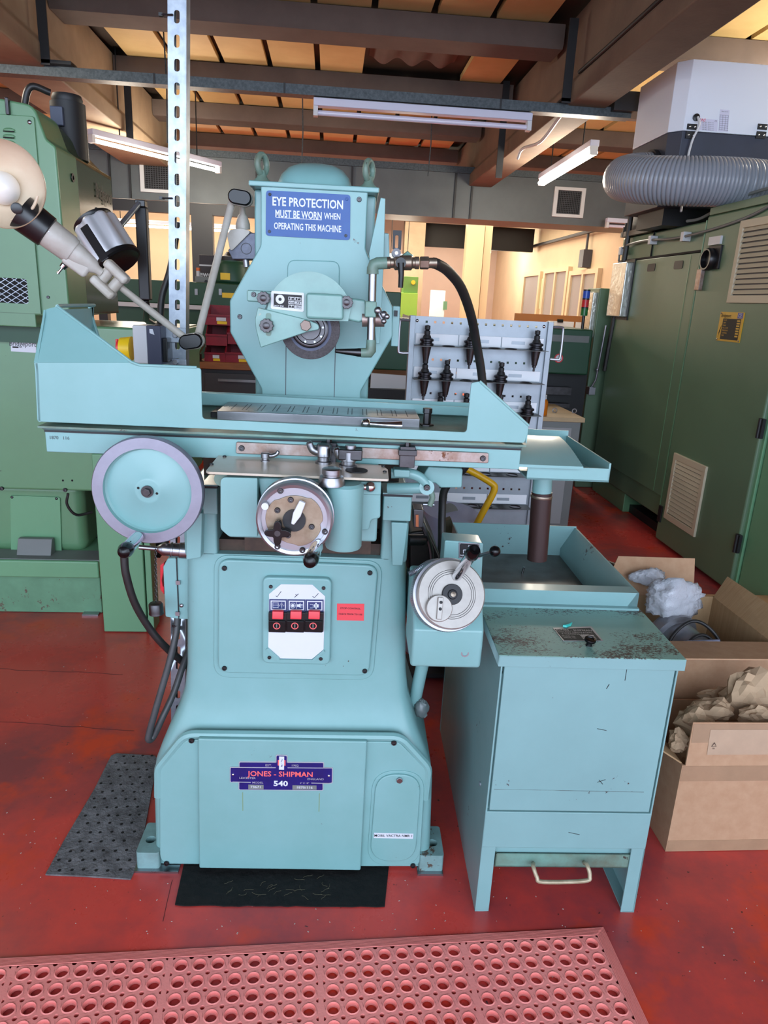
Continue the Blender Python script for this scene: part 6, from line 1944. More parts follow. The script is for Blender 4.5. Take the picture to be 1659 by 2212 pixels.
# lower head panel with expanded-metal grille
px1 = RF.at(62, 490, Y=2.9).x
pz1, pz0 = RF.at(50, 485, Y=2.9).z, RF.at(50, 676, Y=2.9).z
hx0, hx1 = -1.6, RF.at(60, 620, Y=2.893).x
hz1, hz0 = RF.at(50, 602, Y=2.893).z, RF.at(50, 656, Y=2.893).z
lp_ = MB().plate(rect(-1.9, px1 + 0.02, pz0, pz1 + 0.05), [rect(hx0, hx1, hz0, hz1, 0.012)], 'y', 2.889, 2.9).build('grille_panel', GREENL, ml)
MB().box(hx0, hx1, 2.8985, 2.8995, hz0, hz1).build('grille_backing', DARK, ml)
b = MB()
st_ = 0.034
nx_ = int((hx1 - hx0) / st_) + 6
hgt = hz1 - hz0
for s in (-1, 1):
    for k in range(-3, nx_ + 3):
        xa = hx0 + k * st_
        xb2 = xa + s * hgt * 1.6
        # clip to the opening
        def clip(x0, z0, x1, z1):
            t0, t1 = 0.0, 1.0
            for lo, hi, a, d in ((hx0, hx1, x0, x1 - x0),):
                if abs(d) < 1e-9:
                    continue
                u0, u1 = (lo - a) / d, (hi - a) / d
                if u0 > u1:
                    u0, u1 = u1, u0
                t0, t1 = max(t0, u0), min(t1, u1)
            return None if t0 >= t1 else ((x0 + (x1 - x0) * t0, z0 + (z1 - z0) * t0), (x0 + (x1 - x0) * t1, z0 + (z1 - z0) * t1))
        r_ = clip(xa, hz0, xb2, hz1)
        if r_:
            b.tube([(r_[0][0], 2.8955, r_[0][1]), (r_[1][0], 2.8955, r_[1][1])], 0.0017, 4)
b.build('expanded_metal', GALV, ml, kind='stuff')
for q in ((104, 523), (104, 642)):
    screw(ml, RF.at(*q, Y=2.9), 0.006, m=STEELD)
# maker lettering on the side of the head
b = MB()
s0 = RF.at(226, 404, X=HXR + 0.004)
b.text('Bridgeport', (HXR + 0.001, 3.5, 1.845), (0, 1, 0), UZ, 0.085, 0.006, wide=0.75, slant=0.15, lift=0.0)
b.v = [(p[0] - (p[1] - 3.12) * 0.0519, p[1], p[2]) for p in b.v]
b.build('maker_lettering', BLACKM, ml)
for z, m_ in ((1.77, BLACKM), (1.73, BLACKM), (1.68, mat('dull_red_stripe', (150, 50, 60), 0.4)), (1.62, BLACKM)):
    b = MB().box(HXR - 0.006, HXR + 0.0005, 3.36, 3.62, z - 0.008, z + 0.008)
    b.v = [(p[0] - (p[1] - 3.12) * 0.0519, p[1], p[2]) for p in b.v]
    b.build('side_stripe', m_, ml)
c = RF.at(158, 384, X=HXR)
MB().lathe([(0.016, 0), (0.016, 0.003), (0.008, 0.003), (0.008, 0.0), (0.0005, 0)], (HXR - 0.002, c.y, c.z), (1, 0, 0), 18).build('hood_catch', STEELD, ml)
# spindle motor on the head
mc_ = RF.at(140, 215, Y=3.3)
mt_ = MB().cyl((-1.09, 3.32, 1.95), (-1.09, 3.32, 2.16), 0.068, n=28).lathe([(0.055, 0.21), (0.06, 0.225), (0.055, 0.24), (0.001, 0.24)], (-1.09, 3.32, 1.95), (0, 0, 1), 28).build('spindle_motor', BLACKM, ml)
q0, q1 = RF.at(107, 228, Y=3.24), RF.at(138, 272, Y=3.24)
MB().box(q0.x, q1.x, 3.235, 3.3, q1.z, q0.z).build('motor_terminal', mat('slate_blue_box', (70, 78, 98), 0.4), mt_, bevel=0.004)
MB().tube(spline([(-1.13, 3.25, 2.18), (-1.19, 3.22, 2.19), (-1.22, 3.22, 2.13), (-1.22, 3.22, 2.05)], 6), 0.013, 10).build('motor_cable', RUBBER, mt_)
# saddle / body below the head
MB().box(-2.3, RF.at(374, 740, Y=3.0).x, 3.0, 3.6, 0.61, 1.30).build('body', GREENL, ml, bevel=0.012)
MB().box(-2.2, RF.at(60, 690, Y=2.9).x + 0.03, 2.9, 3.06, 1.29, 1.345).build('way_cover', GREENL, ml, bevel=0.004)
MB().box(-2.2, RF.at(85, 720, Y=2.96).x, 2.97, 3.01, 1.225, 1.292).build('painted_shadow_strip', GREENB, ml)  # solid dark green strip paints the shade below the way cover
for q in ((4, 1055), (141, 1058)):
    screw(ml, RF.at(*q, Y=3.0), 0.009, m=STEELD)
for q in ((136, 1038), (156, 1038)):
    c = RF.at(*q, Y=3.0)
    MB().cyl(c + V((0, -0.0006, 0)), c + V((0, 0.002, 0)), 0.0045, n=10).build('drilled_hole', DARK, ml)
lb0 = RF.at(23, 736, Y=2.999)
lb = MB().prism(RF.xz([(23, 736), (78, 738), (78, 762), (24, 759)], 2.999), 'y', 2.998, 3.0).build('maker_label', WHITEP, ml)
b = MB()
b.text('Bridgeport', RF.at(48, 743, Y=2.9978), UX, UZ, 0.03, 0.004, wide=0.8, slant=0.2)
b.build('label_lettering', GREYC, lb)
MB().prism(RF.xz([(27, 748), (40, 748.5), (40, 752), (27, 751.5)], 2.9978), 'y', 2.9975, 2.999).build('label_bar', LINE, lb)
# knee column, door and sill
MB().box(-2.3, RF.at(180, 1100, Y=3.12).x, 3.12, 3.6, 0.28, 0.62).build('pedestal', GREENL, ml, bevel=0.05, seg=4)
pd = MB().prism(rounded(RF.xz([(22, 1070), (130, 1074), (134, 1206), (24, 1202)], 3.115), 0.01), 'y', 3.112, 3.121).build('pedestal_door', GREENP, ml, bevel=0.002)
for q in ((26, 1074), (122, 1077)):
    screw(pd, RF.at(*q, Y=3.112), 0.006, m=STEELD, socket=False)
MB().prism([(3.1, 0.29), (3.04, 0.29), (3.075, 0.365), (3.1, 0.365)], 'x', RF.at(38, 1190, Y=3.06).x, RF.at(112, 1190, Y=3.06).x).build('foot_wedge', GREYM, ml, bevel=0.003)
MB().box(-2.3, RF.at(206, 1240, Y=3.0).x + 0.02, 2.985, 3.5, 0.215, 0.295).build('sill', GREENP, ml, bevel=0.008)
MB().box(-2.3, RF.at(206, 1240, Y=3.0).x + 0.02, 3.0, 3.12, 0.29, 0.298).build('sill_top', GREYM, ml)
MB().box(-2.3, RF.at(206, 1290, Y=3.1).x + 0.03, 3.09, 3.55, 0.0, 0.22).build('plinth', GREENS, ml, bevel=0.006)
MB().box(RF.at(180, 1327, Z=0).x, RF.at(215, 1327, Z=0).x, RF.at(200, 1327, Z=0).y - 0.02, RF.at(200, 1327, Z=0).y + 0.05, 0.0, 0.008).build('levelling_strip', STEEL, ml)
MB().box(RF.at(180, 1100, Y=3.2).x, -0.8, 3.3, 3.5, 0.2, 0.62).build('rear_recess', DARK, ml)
MB().tube(spline([RF.at(147, 1066, Y=3.02), RF.at(145, 1090, Y=3.02), RF.at(165, 1112, Y=3.04), RF.at(200, 1106, Y=3.08)], 6), 0.006, 8).build('looped_cable', RUBBER, ml)
# separate pale green pedestal box
a, c = RF.at(205, 985, Y=2.894), RF.at(318, 1366, Y=2.894)
gbx = thing('green_pedestal', 'pale green steel pedestal box standing below the table handwheel', 'cabinet', ((a.x + c.x) / 2, 3.0, 0))
MB().box(a.x - 0.015, c.x, 2.894, 3.0, 0.002, 0.80).build('front_box', GREENP, gbx, bevel=0.006)
MB().box(c.x + 0.004, RF.at(333, 1366, Y=2.894).x, 2.9, 3.0, 0.002, 0.80).build('side_strip', GREENP, gbx, bevel=0.004)
# machine lamp on the mill: ribbed aluminium head on folding arm
mlp = thing('machine_lamp', 'ribbed silver and black machine lamp on a folding black arm fixed to the milling machine', 'lamp', RF.at(308, 690, Y=2.8))
la, lb_ = RF.at(205, 485, Y=2.62), RF.at(253, 560, Y=2.58)
ax = (lb_ - la).normalized()
L = (lb_ - la).length
k = []
u_ = ax.orthogonal().normalized()
w_ = ax.cross(u_)
rings = []
for t, s in ((0, 0.92), (0.06, 1.0), (0.94, 1.0), (1.0, 0.97)):
    ring = []
    for i in range(64):
        a = 2 * math.pi * i / 64
        rr = (0.072 + 0.005 * math.copysign(abs(math.cos(8 * a)) ** 0.5, math.cos(8 * a))) * s
        ring.append(la + ax * L * t + (u_ * math.cos(a) + w_ * math.sin(a)) * rr)
    rings.append(ring)
MB().ring(rings).build('ribbed_body', mat('satin_silver_extrusion', (206, 208, 212), 0.4, metal=0.35), mlp, angle=30)
MB().lathe([(0.07, -0.006), (0.078, 0.0), (0.078, 0.012), (0.07, 0.016), (0.05, 0.006), (0.001, 0.004)], lb_, ax, 24).build('lens_ring', BLACK, mlp)
MB().lathe([(0.06, 0.006), (0.068, -0.002), (0.07, -0.01)], la, ax, 24).build('end_cap', BLACK, mlp)
MB().obox((la + lb_) / 2 + V((-0.012, -0.072, -0.012)), (L * 0.96, 0.03, 0.02), ax, (1, 0, 0.6)).build('black_rib', BLACK, mlp, bevel=0.003)
MB().tube([RF.at(250, 500, Y=2.62), RF.at(300, 440, Y=2.75)], 0.01, 10).build('upper_arm', GALV, mlp)
c = RF.at(304, 440, Y=2.76)
MB().box(c.x - 0.018, c.x + 0.018, 2.745, 2.785, c.z - 0.012, c.z + 0.012).build('arm_knuckle', BLACK, mlp, bevel=0.004)
q0, q1 = RF.at(306, 452, Y=2.77), RF.at(306, 648, Y=2.77)
MB().box(q0.x - 0.02, q0.x + 0.02, 2.75, 2.79, q1.z, q0.z + 0.006).build('lower_arm', BLACKM, mlp, bevel=0.006)
q2 = RF.at(308, 686, Y=2.8)
MB().tube([V((q0.x, 2.77, q1.z)), V((q0.x, 2.78, q1.z - 0.03)), V((q2.x, 2.85, 1.34)), V((q2.x, 3.02, 1.31))], 0.012, 10).box(q2.x - 0.04, q2.x + 0.04, 3.01, 3.09, 1.30, 1.325).build('lamp_base', BLACK, mlp, bevel=0.003)


# ================================================================ machining centre side at the right
FX = 2.2
cb = thing('machining_centre', 'tall olive green machining centre side with louvred doors at the right', 'machining centre', (2.8, 4.5, 0.0))
cab = MB().box(FX, 3.4, 3.42, 4.335, 0.02, 2.02).build('electrical_cabinet', GREEND, cb, bevel=0.012)
MB().box(FX + 0.03, 3.4, 4.345, 5.66, 0.15, 2.0).build('enclosure', GREEND, cb, bevel=0.012)
MB().box(FX + 0.006, FX + 0.031, 4.36, 5.60, 0.30, 1.82).build('enclosure_door', GREEND, cb, bevel=0.004)
MB().box(FX + 0.004, FX + 0.031, 4.345, 4.358, 0.15, 2.0).build('corner_post', GREENL, cb, bevel=0.005)
MB().box(FX + 0.004, FX + 0.008, 4.47, 4.476, 0.31, 1.81).build('door_fold', GREENL, cb)
MB().box(FX + 0.012, FX + 0.0301, 4.36, 5.64, 1.824, 1.836).build('door_gap', DARK, cb)
MB().box(FX + 0.02, FX + 0.0302, 5.1, 5.104, 1.836, 2.0).build('panel_gap', DARK, cb)
# open base under the enclosure
MB().box(FX + 0.05, 3.3, 5.0, 5.66, 0.0, 0.30).build('coolant_base', GREENL, cb, bevel=0.006)
MB().box(FX + 0.10, 3.3, 4.4, 5.0, 0.0, 0.06).build('base_plate', BLACKM, cb)
MB().box(FX + 0.6, 3.3, 4.34, 5.0, 0.06, 0.3).build('base_shadow_block', DARK, cb)  # near-black block stands in for the shadow under the enclosure
MB().box(FX + 0.02, 3.4, 3.40, 3.425, 0.02, 2.02).build('edge_channel', GREENP, cb, bevel=0.004)
MB().box(FX + 0.03, 3.4, 3.1, 3.395, 0.0, 2.05).build('front_guard', GREENP, cb, bevel=0.01)
for z in (0.30, 0.92):
    MB().box(FX - 0.012, FX + 0.005, 3.395, 3.435, z - 0.05, z + 0.05).cyl((FX - 0.014, 3.415, z - 0.05), (FX - 0.014, 3.415, z + 0.05), 0.009, n=10).build('hinge', BLACKM, cb)
MB().box(FX - 0.01, FX + 0.003, 4.285, 4.33, 0.14, 0.25).build('hinge', BLACKM, cb, bevel=0.003)
# vents seen through slots in the enclosure door
for py, yc in ((563, 5.02), (553, 4.62)):
    MB().prism([(p[0], p[1]) for p in rounded([(yc - 0.06, 1.735), (yc + 0.06, 1.735), (yc + 0.06, 1.785), (yc - 0.06, 1.785)], 0.015)], 'x', FX + 0.003, FX + 0.007).build('grip_slot', BLACKM, cb)


def louvre_panel(y0, y1, z0, z1, n):
    x = FX
    lv = MB().plate(rect(y0, y1, z0, z1), [rect(y0 + 0.035, y1 - 0.035, z0 + 0.04, z1 - 0.04)], 'x', x - 0.014, x + 0.002).build('louvre_frame', mat('beige_louvre', (196, 186, 160), 0.5) if 'beige_louvre' not in MATS else MATS['beige_louvre'], cb, bevel=0.003)
    MB().box(x - 0.001, x + 0.001, y0 + 0.035, y1 - 0.035, z0 + 0.04, z1 - 0.04).build('louvre_backing', GREYC, lv)
    dz = (z1 - z0 - 0.08) / n
    for k in range(n):
        za = z0 + 0.04 + k * dz
        MB().add([(x - 0.002, y0 + 0.035, za + dz), (x - 0.002, y1 - 0.035, za + dz), (x - 0.012, y1 - 0.035, za + dz * 0.25), (x - 0.012, y0 + 0.035, za + dz * 0.25),
                  (x + 0.0005, y0 + 0.035, za + dz), (x + 0.0005, y1 - 0.035, za + dz), (x - 0.0095, y1 - 0.035, za + dz * 0.25), (x - 0.0095, y0 + 0.035, za + dz * 0.25)],
                 [(0, 1, 2, 3), (7, 6, 5, 4), (0, 4, 5, 1), (1, 5, 6, 2), (2, 6, 7, 3), (3, 7, 4, 0)]).build('slat', MATS['beige_louvre'], lv)


louvre_panel(3.84, 4.24, 0.19, 0.62, 13)
louvre_panel(3.52, 3.94, 1.53, 1.955, 13)
# rotary switch
rs = MB().box(FX - 0.012, FX + 0.002, 4.10, 4.24, 1.715, 1.845).build('switch_plate', BLACKM, cb, bevel=0.003)
MB().lathe([(0.062, 0), (0.062, 0.03), (0.058, 0.036), (0.05, 0.036), (0.048, 0.012), (0.001, 0.012)], (FX - 0.012, 4.19, 1.77), (-1, 0, 0), 28).build('rotary_handle', BLACK, rs)
MB().box(FX - 0.014, FX + 0.001, 4.12, 4.25, 1.85, 1.895).build('switch_label', WHITEG, rs)
MB().box(FX - 0.03, FX - 0.006, 4.245, 4.30, 1.60, 1.72).build('padlock_hasp', STEELR, rs, bevel=0.003)
# yellow rating plate
yp = MB().box(FX - 0.004, FX + 0.001, 3.755, 3.995, 1.325, 1.482).build('rating_plate', mat('amber_plate', (204, 160, 28), 0.4), cb)
LF, LU = (0, -1, 0), (0, 0, 1)
b = MB()
XL = FX - 0.0045
b.text('Bridgeport', (XL, 3.93, 1.462), LF, LU, 0.026, 0.006, wide=0.9, slant=0.2)
b.prism([(3.96, 1.41), (3.985, 1.36), (3.972, 1.375), (3.982, 1.345), (3.968, 1.38), (3.977, 1.378)], 'x', XL - 0.0005, XL + 0.0005)
b.build('plate_lettering', LINE, yp)
MB().box(FX - 0.0046, FX - 0.003, 3.775, 3.955, 1.335, 1.447).build('plate_table', LINE, yp)
b = MB()
for k in range(7):
    z = 1.437 - k * 0.0135
    b.box(FX - 0.0052, FX - 0.0045, 3.78, 3.81, z - 0.004, z + 0.004)
    b.text(('VOLTS', 'AMPS', 'PHASE', 'FULL LOAD', 'FREQUENCY', 'CONTROL', 'YEAR')[k], (FX - 0.005, 3.945, z), LF, LU, 0.011, 0.004, align='LEFT')
b.build('plate_values', MATS['amber_plate'], yp)
ce = MB().box(FX - 0.0046, FX - 0.003, 3.765, 3.815, 1.45, 1.48).build('conformity_panel', mat('ce_blue', (44, 62, 150), 0.4), yp)
MB().text('CE', (FX - 0.005, 3.79, 1.465), LF, LU, 0.028, 0.006).build('conformity_mark', WHITEP, ce)
for y_, z_ in ((3.765, 1.333), (3.985, 1.333), (3.985, 1.474)):
    screw(yp, (FX - 0.004, y_, z_), 0.005, (-1, 0, 0), m=STEEL, socket=False)
# foil-wrapped boxes on the enclosure
fm = mat('wrinkled_foil', (196, 196, 188), 0.28, metal=0.8, bump=1.0, bscale=30)
b = MB()
MB().box(FX - 0.05, FX + 0.006, 5.33, 5.6, 1.42, 1.81).build('foil_pad', fm, cb, bevel=0.008)
MB().box(FX - 0.002, FX + 0.007, 5.30, 5.62, 1.40, 1.83).build('foil_backing', BLACKM, cb)
MB().box(2.12, FX + 0.4, 5.72, 6.0, 0.0, 1.63).build('rear_column', GREEND, cb, bevel=0.01)
MB().box(2.085, 2.125, 5.76, 5.96, 1.24, 1.6).build('foil_pad', fm, cb, bevel=0.008)
# thin rod and its clamp
MB().tube([(FX - 0.03, 5.62, 1.35), (FX - 0.04, 5.66, 0.92), (FX - 0.06, 5.68, 0.86)], 0.008, 8).ball((FX - 0.04, 5.66, 1.0), 0.016).box(FX - 0.09, FX - 0.04, 5.64, 5.72, 0.8, 0.86).build('door_stay', ALU, cb)
# cable along the top with clips
MB().tube(spline([(FX - 0.006, 5.60, 1.83), (FX - 0.006, 5.56, 1.92), (FX - 0.008, 5.2, 1.945), (FX - 0.008, 4.7, 1.925), (FX - 0.01, 4.2, 1.94), (FX - 0.01, 3.8, 1.98), (FX - 0.01, 3.5, 2.06)], 8), 0.008, 8).build('surface_cable', GREYM, cb)
for y_, z_ in ((5.06, 1.94), (4.58, 1.925), (5.57, 1.90)):
    MB().box(FX - 0.022, FX + 0.03, y_ - 0.02, y_ + 0.02, z_ - 0.028, z_ + 0.028).build('cable_clip', WHITEG, cb, bevel=0.003)
MB().box(FX - 0.01, 3.4, 3.44, 4.3, 2.018, 2.06).build('cabinet_roof', GREEND, cb, bevel=0.004)

# chiller / mist filter unit on top
CHY = 4.62
ch = thing('mist_extractor', 'white and dark grey extraction unit on top of the green machining centre', 'extractor', (2.5, 4.95, 2.05))
def chp(o=0.0):
    return [(2.04 - o, CHY + 0.07), (2.10, CHY - o), (2.80 + o, CHY - o), (2.80 + o, CHY + 0.6), (2.04 - o, CHY + 0.6)]
MB().prism(chp(0.004), 'z', 2.525, 2.905).build('white_hood', mat('blue_white_enamel', (224, 230, 240), 0.35), ch, bevel=0.004)
MB().prism(chp(), 'z', 2.10, 2.523).build('dark_housing', mat('navy_grey_steel', (54, 60, 76), 0.4, var=0.15, vscale=6), ch, bevel=0.004)
MB().box(2.1, 2.75, CHY + 0.1, CHY + 0.5, 2.0, 2.1).build('unit_stand', BLACKM, ch)
YC_ = CHY - 0.0045
for px in (1493, 1645):
    p = RF.at(px, 282, Y=YC_)
    hg = MB().box(p.x - 0.03, p.x + 0.03, YC_ - 0.006, YC_ + 0.004, p.z + 0.004, p.z + 0.035).box(p.x - 0.03, p.x + 0.03, YC_ - 0.006, YC_ + 0.004, p.z - 0.045, p.z - 0.006).build('strap_hinge', BLACKM, ch)
    for dx in (-0.015, 0.017):
        for dz in (0.02, -0.026):
            screw(hg, (p.x + dx, YC_ - 0.006, p.z + dz), 0.006, m=CHROME, socket=False)
p = RF.at(1503, 254, Y=YC_)
MB().lathe([(0.02, 0), (0.02, 0.012), (0.01, 0.014), (0.001, 0.014)], p, (0, -1, 0), 20).build('cable_gland', BLACK, ch)
MB().tube(spline([p + V((0.005, -0.015, 0)), p + V((0.01, -0.04, -0.05)), RF.at(1495, 305, Y=YC_ - 0.02), RF.at(1484, 350, Y=YC_ - 0.02), RF.at(1478, 400, Y=YC_ - 0.02), (2.12, CHY - 0.1, 2.06)], 6), 0.007, 8).build('white_cable', WHITEG, ch)
lb = MB().prism(RF.xz([(1512, 256), (1551, 259), (1549, 284), (1509, 280)], YC_), 'y', YC_ - 0.001, YC_ + 0.002).build('rating_label', mat('pale_label', (208, 208, 228), 0.5), ch)
MB().text('LNS', RF.at(1517, 259.5, Y=YC_ - 0.0014), UX, UZ, 0.022, 0.012, slant=0.3).build('maker_lettering', RED, lb)
b = MB()
for r_ in range(5):
    b.text('type 400 a  50 Hz  n 12', RF.at(1529, 264.5 + r_ * 4, Y=YC_ - 0.0014), UX, UZ, 0.0075, 0.002)
b.text('CE', RF.at(1546, 262, Y=YC_ - 0.0014), UX, UZ, 0.012, 0.002)
b.build('label_lettering', GREYC, lb)
lb = MB().prism(RF.xz([(1556, 236), (1576, 238), (1572, 285), (1552, 283)], YC_), 'y', YC_ - 0.001, YC_ + 0.002).build('chart_label', MATS['pale_label'], ch)
b = MB()
for r_ in range(8):
    p0, p1 = RF.at(1554.5, 248 + r_ * 4.6, Y=YC_ - 0.0012), RF.at(1573, 249.5 + r_ * 4.6, Y=YC_ - 0.0012)
    b.tube([p0, p1], 0.0007, 4)
for c_ in range(4):
    p0, p1 = RF.at(1556 + c_ * 5.8, 248 + c_ * 0.4, Y=YC_ - 0.0012), RF.at(1553.5 + c_ * 5.8, 281 + c_ * 0.4, Y=YC_ - 0.0012)
    b.tube([p0, p1], 0.0007, 4)
b.text('filter service', RF.at(1566, 241, Y=YC_ - 0.0014), UX, UZ, 0.0085, 0.002)
b.build('chart_lines', GREYC, lb, kind='stuff')
# ribbed hose
hpts = [(2.04, 4.84, 2.31), (1.93, 4.84, 2.30), (1.84, 4.78, 2.27), (1.80, 4.6, 2.235), (1.85, 4.42, 2.205), (1.98, 4.3, 2.19), (2.17, 4.25, 2.19), (2.4, 4.25, 2.19), (2.62, 4.3, 2.18), (2.75, 4.45, 2.17)]
sp = spline(hpts, 18)
# resample evenly
ds = [0]
for i in range(1, len(sp)):
    ds.append(ds[-1] + (sp[i] - sp[i - 1]).length)
tot = ds[-1]
NR = 84
pts, rad = [], []
j = 0
for i in range(NR * 4 + 1):
    t = tot * i / (NR * 4)
    while j < len(ds) - 2 and ds[j + 1] < t:
        j += 1
    pts.append(sp[j].lerp(sp[j + 1], (t - ds[j]) / max(1e-9, ds[j + 1] - ds[j])))
    rad.append(0.132 - (0.009 if i % 4 == 0 else 0.0))
rh = thing('ribbed_hose', 'fat grey ribbed extraction hose curving out of the extraction unit', 'hose', (2.1, 4.4, 2.05))
MB().tube(pts, rad, 28).build('ribbed_wall', GREYH, rh, angle=60)
MB().lathe([(0.145, 0), (0.145, 0.03)], (2.035, 4.84, 2.31), (-1, 0, 0), 28).build('hose_collar', BLACKM, rh)
# stand, box and studs on the enclosure roof
tb_ = thing('transformer_box', 'brown-grey steel box with white label under the ribbed hose on the machine roof', 'box', (2.3, 5.3, 2.0))
MB().box(2.22, 2.6, 5.2, 5.6, 2.0, 2.2).build('case', mat('brown_grey_steel', (96, 90, 84), 0.5), tb_, bevel=0.006)
MB().box(2.19, 2.6, 4.9, 5.62, 2.0, 2.035).build('foot_rail', MATS['brown_grey_steel'], tb_)
MB().box(2.2185, 2.2205, 5.3, 5.4, 2.06, 2.15).build('white_label', WHITEP, tb_)
for y_ in (5.58, 4.95):
    MB().cyl((2.21, y_, 2.0), (2.21, y_, 2.07), 0.022, n=14).cyl((2.21, y_, 2.07), (2.21, y_, 2.1), 0.012, n=10).build('levelling_stud', BLACKM, tb_)
tag(MB().tube(spline([(2.62, 3.75, 2.085), (2.5, 3.74, 2.2), (2.44, 3.78, 2.26), (2.42, 3.9, 2.1), (2.42, 3.95, 2.06)], 6), 0.025, 12).build('black_flexible_hose', RUBBER), 'short black corrugated hose arching over the cabinet roof at the right edge', 'hose')
tag(MB().tube(spline([(2.215, 4.62, 2.02), (2.25, 4.5, 2.03), (2.3, 4.2, 2.11), (2.4, 3.9, 2.14), (2.5, 3.7, 2.1), (2.52, 3.6, 2.065)], 6), 0.009, 8).build('grey_cable', GREYM), 'thin grey cable looping over the roof of the green cabinet', 'cable')


# ================================================================ tool trolley with perforated panel
YK = 3.2
tk = thing('tool_trolley', 'grey perforated tool trolley panel with white label shelves behind the grinder', 'tool rack', (0.67, 3.3, 0.0))
kx0, kx1, kz0, kz1 = 0.368, 0.972, 0.42, 1.395
# panel in bands, each with its row(s) of square holes
rowsz = [1.372, 1.21, 1.155, 1.06, 1.01, 0.89, 0.84, 0.77, 0.72, 0.62, 0.57]
edges = [kz1] + [(rowsz[i] + rowsz[i + 1]) / 2 for i in range(len(rowsz) - 1)] + [kz0]
pts_x = [kx0 + 0.055 + i * 0.038 for i in range(14)]
b = MB()
for r_, z in enumerate(rowsz):
    xe = [kx0] + [(pts_x[i] + pts_x[i + 1]) / 2 for i in range(13)] + [kx1]
    for i, x in enumerate(pts_x):
        b.plate(rect(xe[i], xe[i + 1], edges[r_ + 1], edges[r_]), [list(reversed(rect(x - 0.0048, x + 0.0048, z - 0.0048, z + 0.0048)))], 'y', YK, YK + 0.0016)
b.build('perforated_panel', ZINC, tk)
for x in (kx0 - 0.02, kx1 - 0.004):
    MB().box(x, x + 0.024, YK - 0.012, YK + 0.03, 0.06, kz1 + 0.002).build('upright', ZINC, tk, bevel=0.002)
for q in ((kx0 + 0.012, kz1 - 0.02), (kx1 - 0.02, kz1 - 0.02)):
    screw(tk, (q[0], YK, q[1]), 0.007, m=CHROME, socket=False)
MB().box(kx0 - 0.03, kx1 + 0.03, YK - 0.05, YK + 0.35, 0.06, 0.10).build('base_frame', GREENB, tk, bevel=0.004)
for x in (kx0, kx1):
    for y in (YK, YK + 0.3):
        MB().cyl((x - 0.012, y, 0.035), (x + 0.012, y, 0.035), 0.035, n=18).box(x - 0.018, x + 0.018, y - 0.02, y + 0.02, 0.035, 0.07).build('castor', BLACK, tk)
for x, s in ((kx0 - 0.02, -1), (kx1 + 0.02, 1)):
    zt_, zb2 = 1.375, 1.235
    MB().tube(spline([(x, YK - 0.012, zt_), (x + 0.035 * s, YK - 0.014, zt_), (x + 0.045 * s, YK - 0.014, zt_ - 0.015), (x + 0.045 * s, YK - 0.014, zb2 + 0.015), (x + 0.035 * s, YK - 0.014, zb2), (x, YK - 0.012, zb2)], 3), 0.006, 8).build('push_handle', ALU, tk)
WL = mat('white_label_strip', (236, 240, 244), 0.5)
shz = [1.272, 1.127, 0.985, 0.845, 0.70, 0.545]
holders = {0: (0, 2, 5), 1: (0, 1, 3.5), 2: (0.8, 2, 3.6, 4.9), 3: (), 4: (), 5: ()}
free = {0: (1, 3.1, 3.85), 1: (1.9, 2.9, 4.7), 2: (), 3: (2, 3, 4.7), 4: (2.4, 3.2, 4.5), 5: (1.8, 2.7, 3.4, 4.8)}
HX = lambda k: kx0 + 0.055 + k * 0.098
for i, z in enumerate(shz):
    holes = [circle(HX(k), YK - 0.045, 0.026, 20) for k in list(holders[i]) + list(free[i])]
    # shelf strip made of one plate per hole
    ks = sorted(list(holders[i]) + list(free[i]))
    sb = MB()
    if ks:
        xs_ = [HX(k) for k in ks]
        xe = [kx0 + 0.005] + [(xs_[j] + xs_[j + 1]) / 2 for j in range(len(xs_) - 1)] + [kx1 - 0.01]
        for j, x in enumerate(xs_):
            sb.plate(rect(xe[j], xe[j + 1], YK - 0.085, YK), [list(reversed(circle(x, YK - 0.045, 0.025, 20)))], 'z', z - 0.002, z)
    else:
        sb.box(kx0 + 0.005, kx1 - 0.01, YK - 0.085, YK, z - 0.002, z)
    sh_ = sb.build('shelf', GREYM, tk)
    for j in range(3):
        xa = kx0 + 0.01 + j * 0.194
        st_ = MB().box(xa, xa + 0.19, YK - 0.006, YK - 0.002, z + 0.004, z + 0.05).build('label_strip', WL, sh_, bevel=0.001)
        xm_ = xa + 0.075 + 0.03 * (j % 2)
        MB().box(xm_ - 0.03, xm_ + 0.03, YK - 0.008, YK - 0.005, z + 0.02, z + 0.034).build('label_clip', ZINC, sh_)
    for k in free[i]:
        MB().tube([(HX(k) + 0.026 * math.cos(a), YK - 0.045 + 0.026 * math.sin(a), z + 0.001) for a in [2 * math.pi * q / 24 for q in range(25)]], 0.003, 6, caps=False).build('rubber_ring', BLACK, sh_)


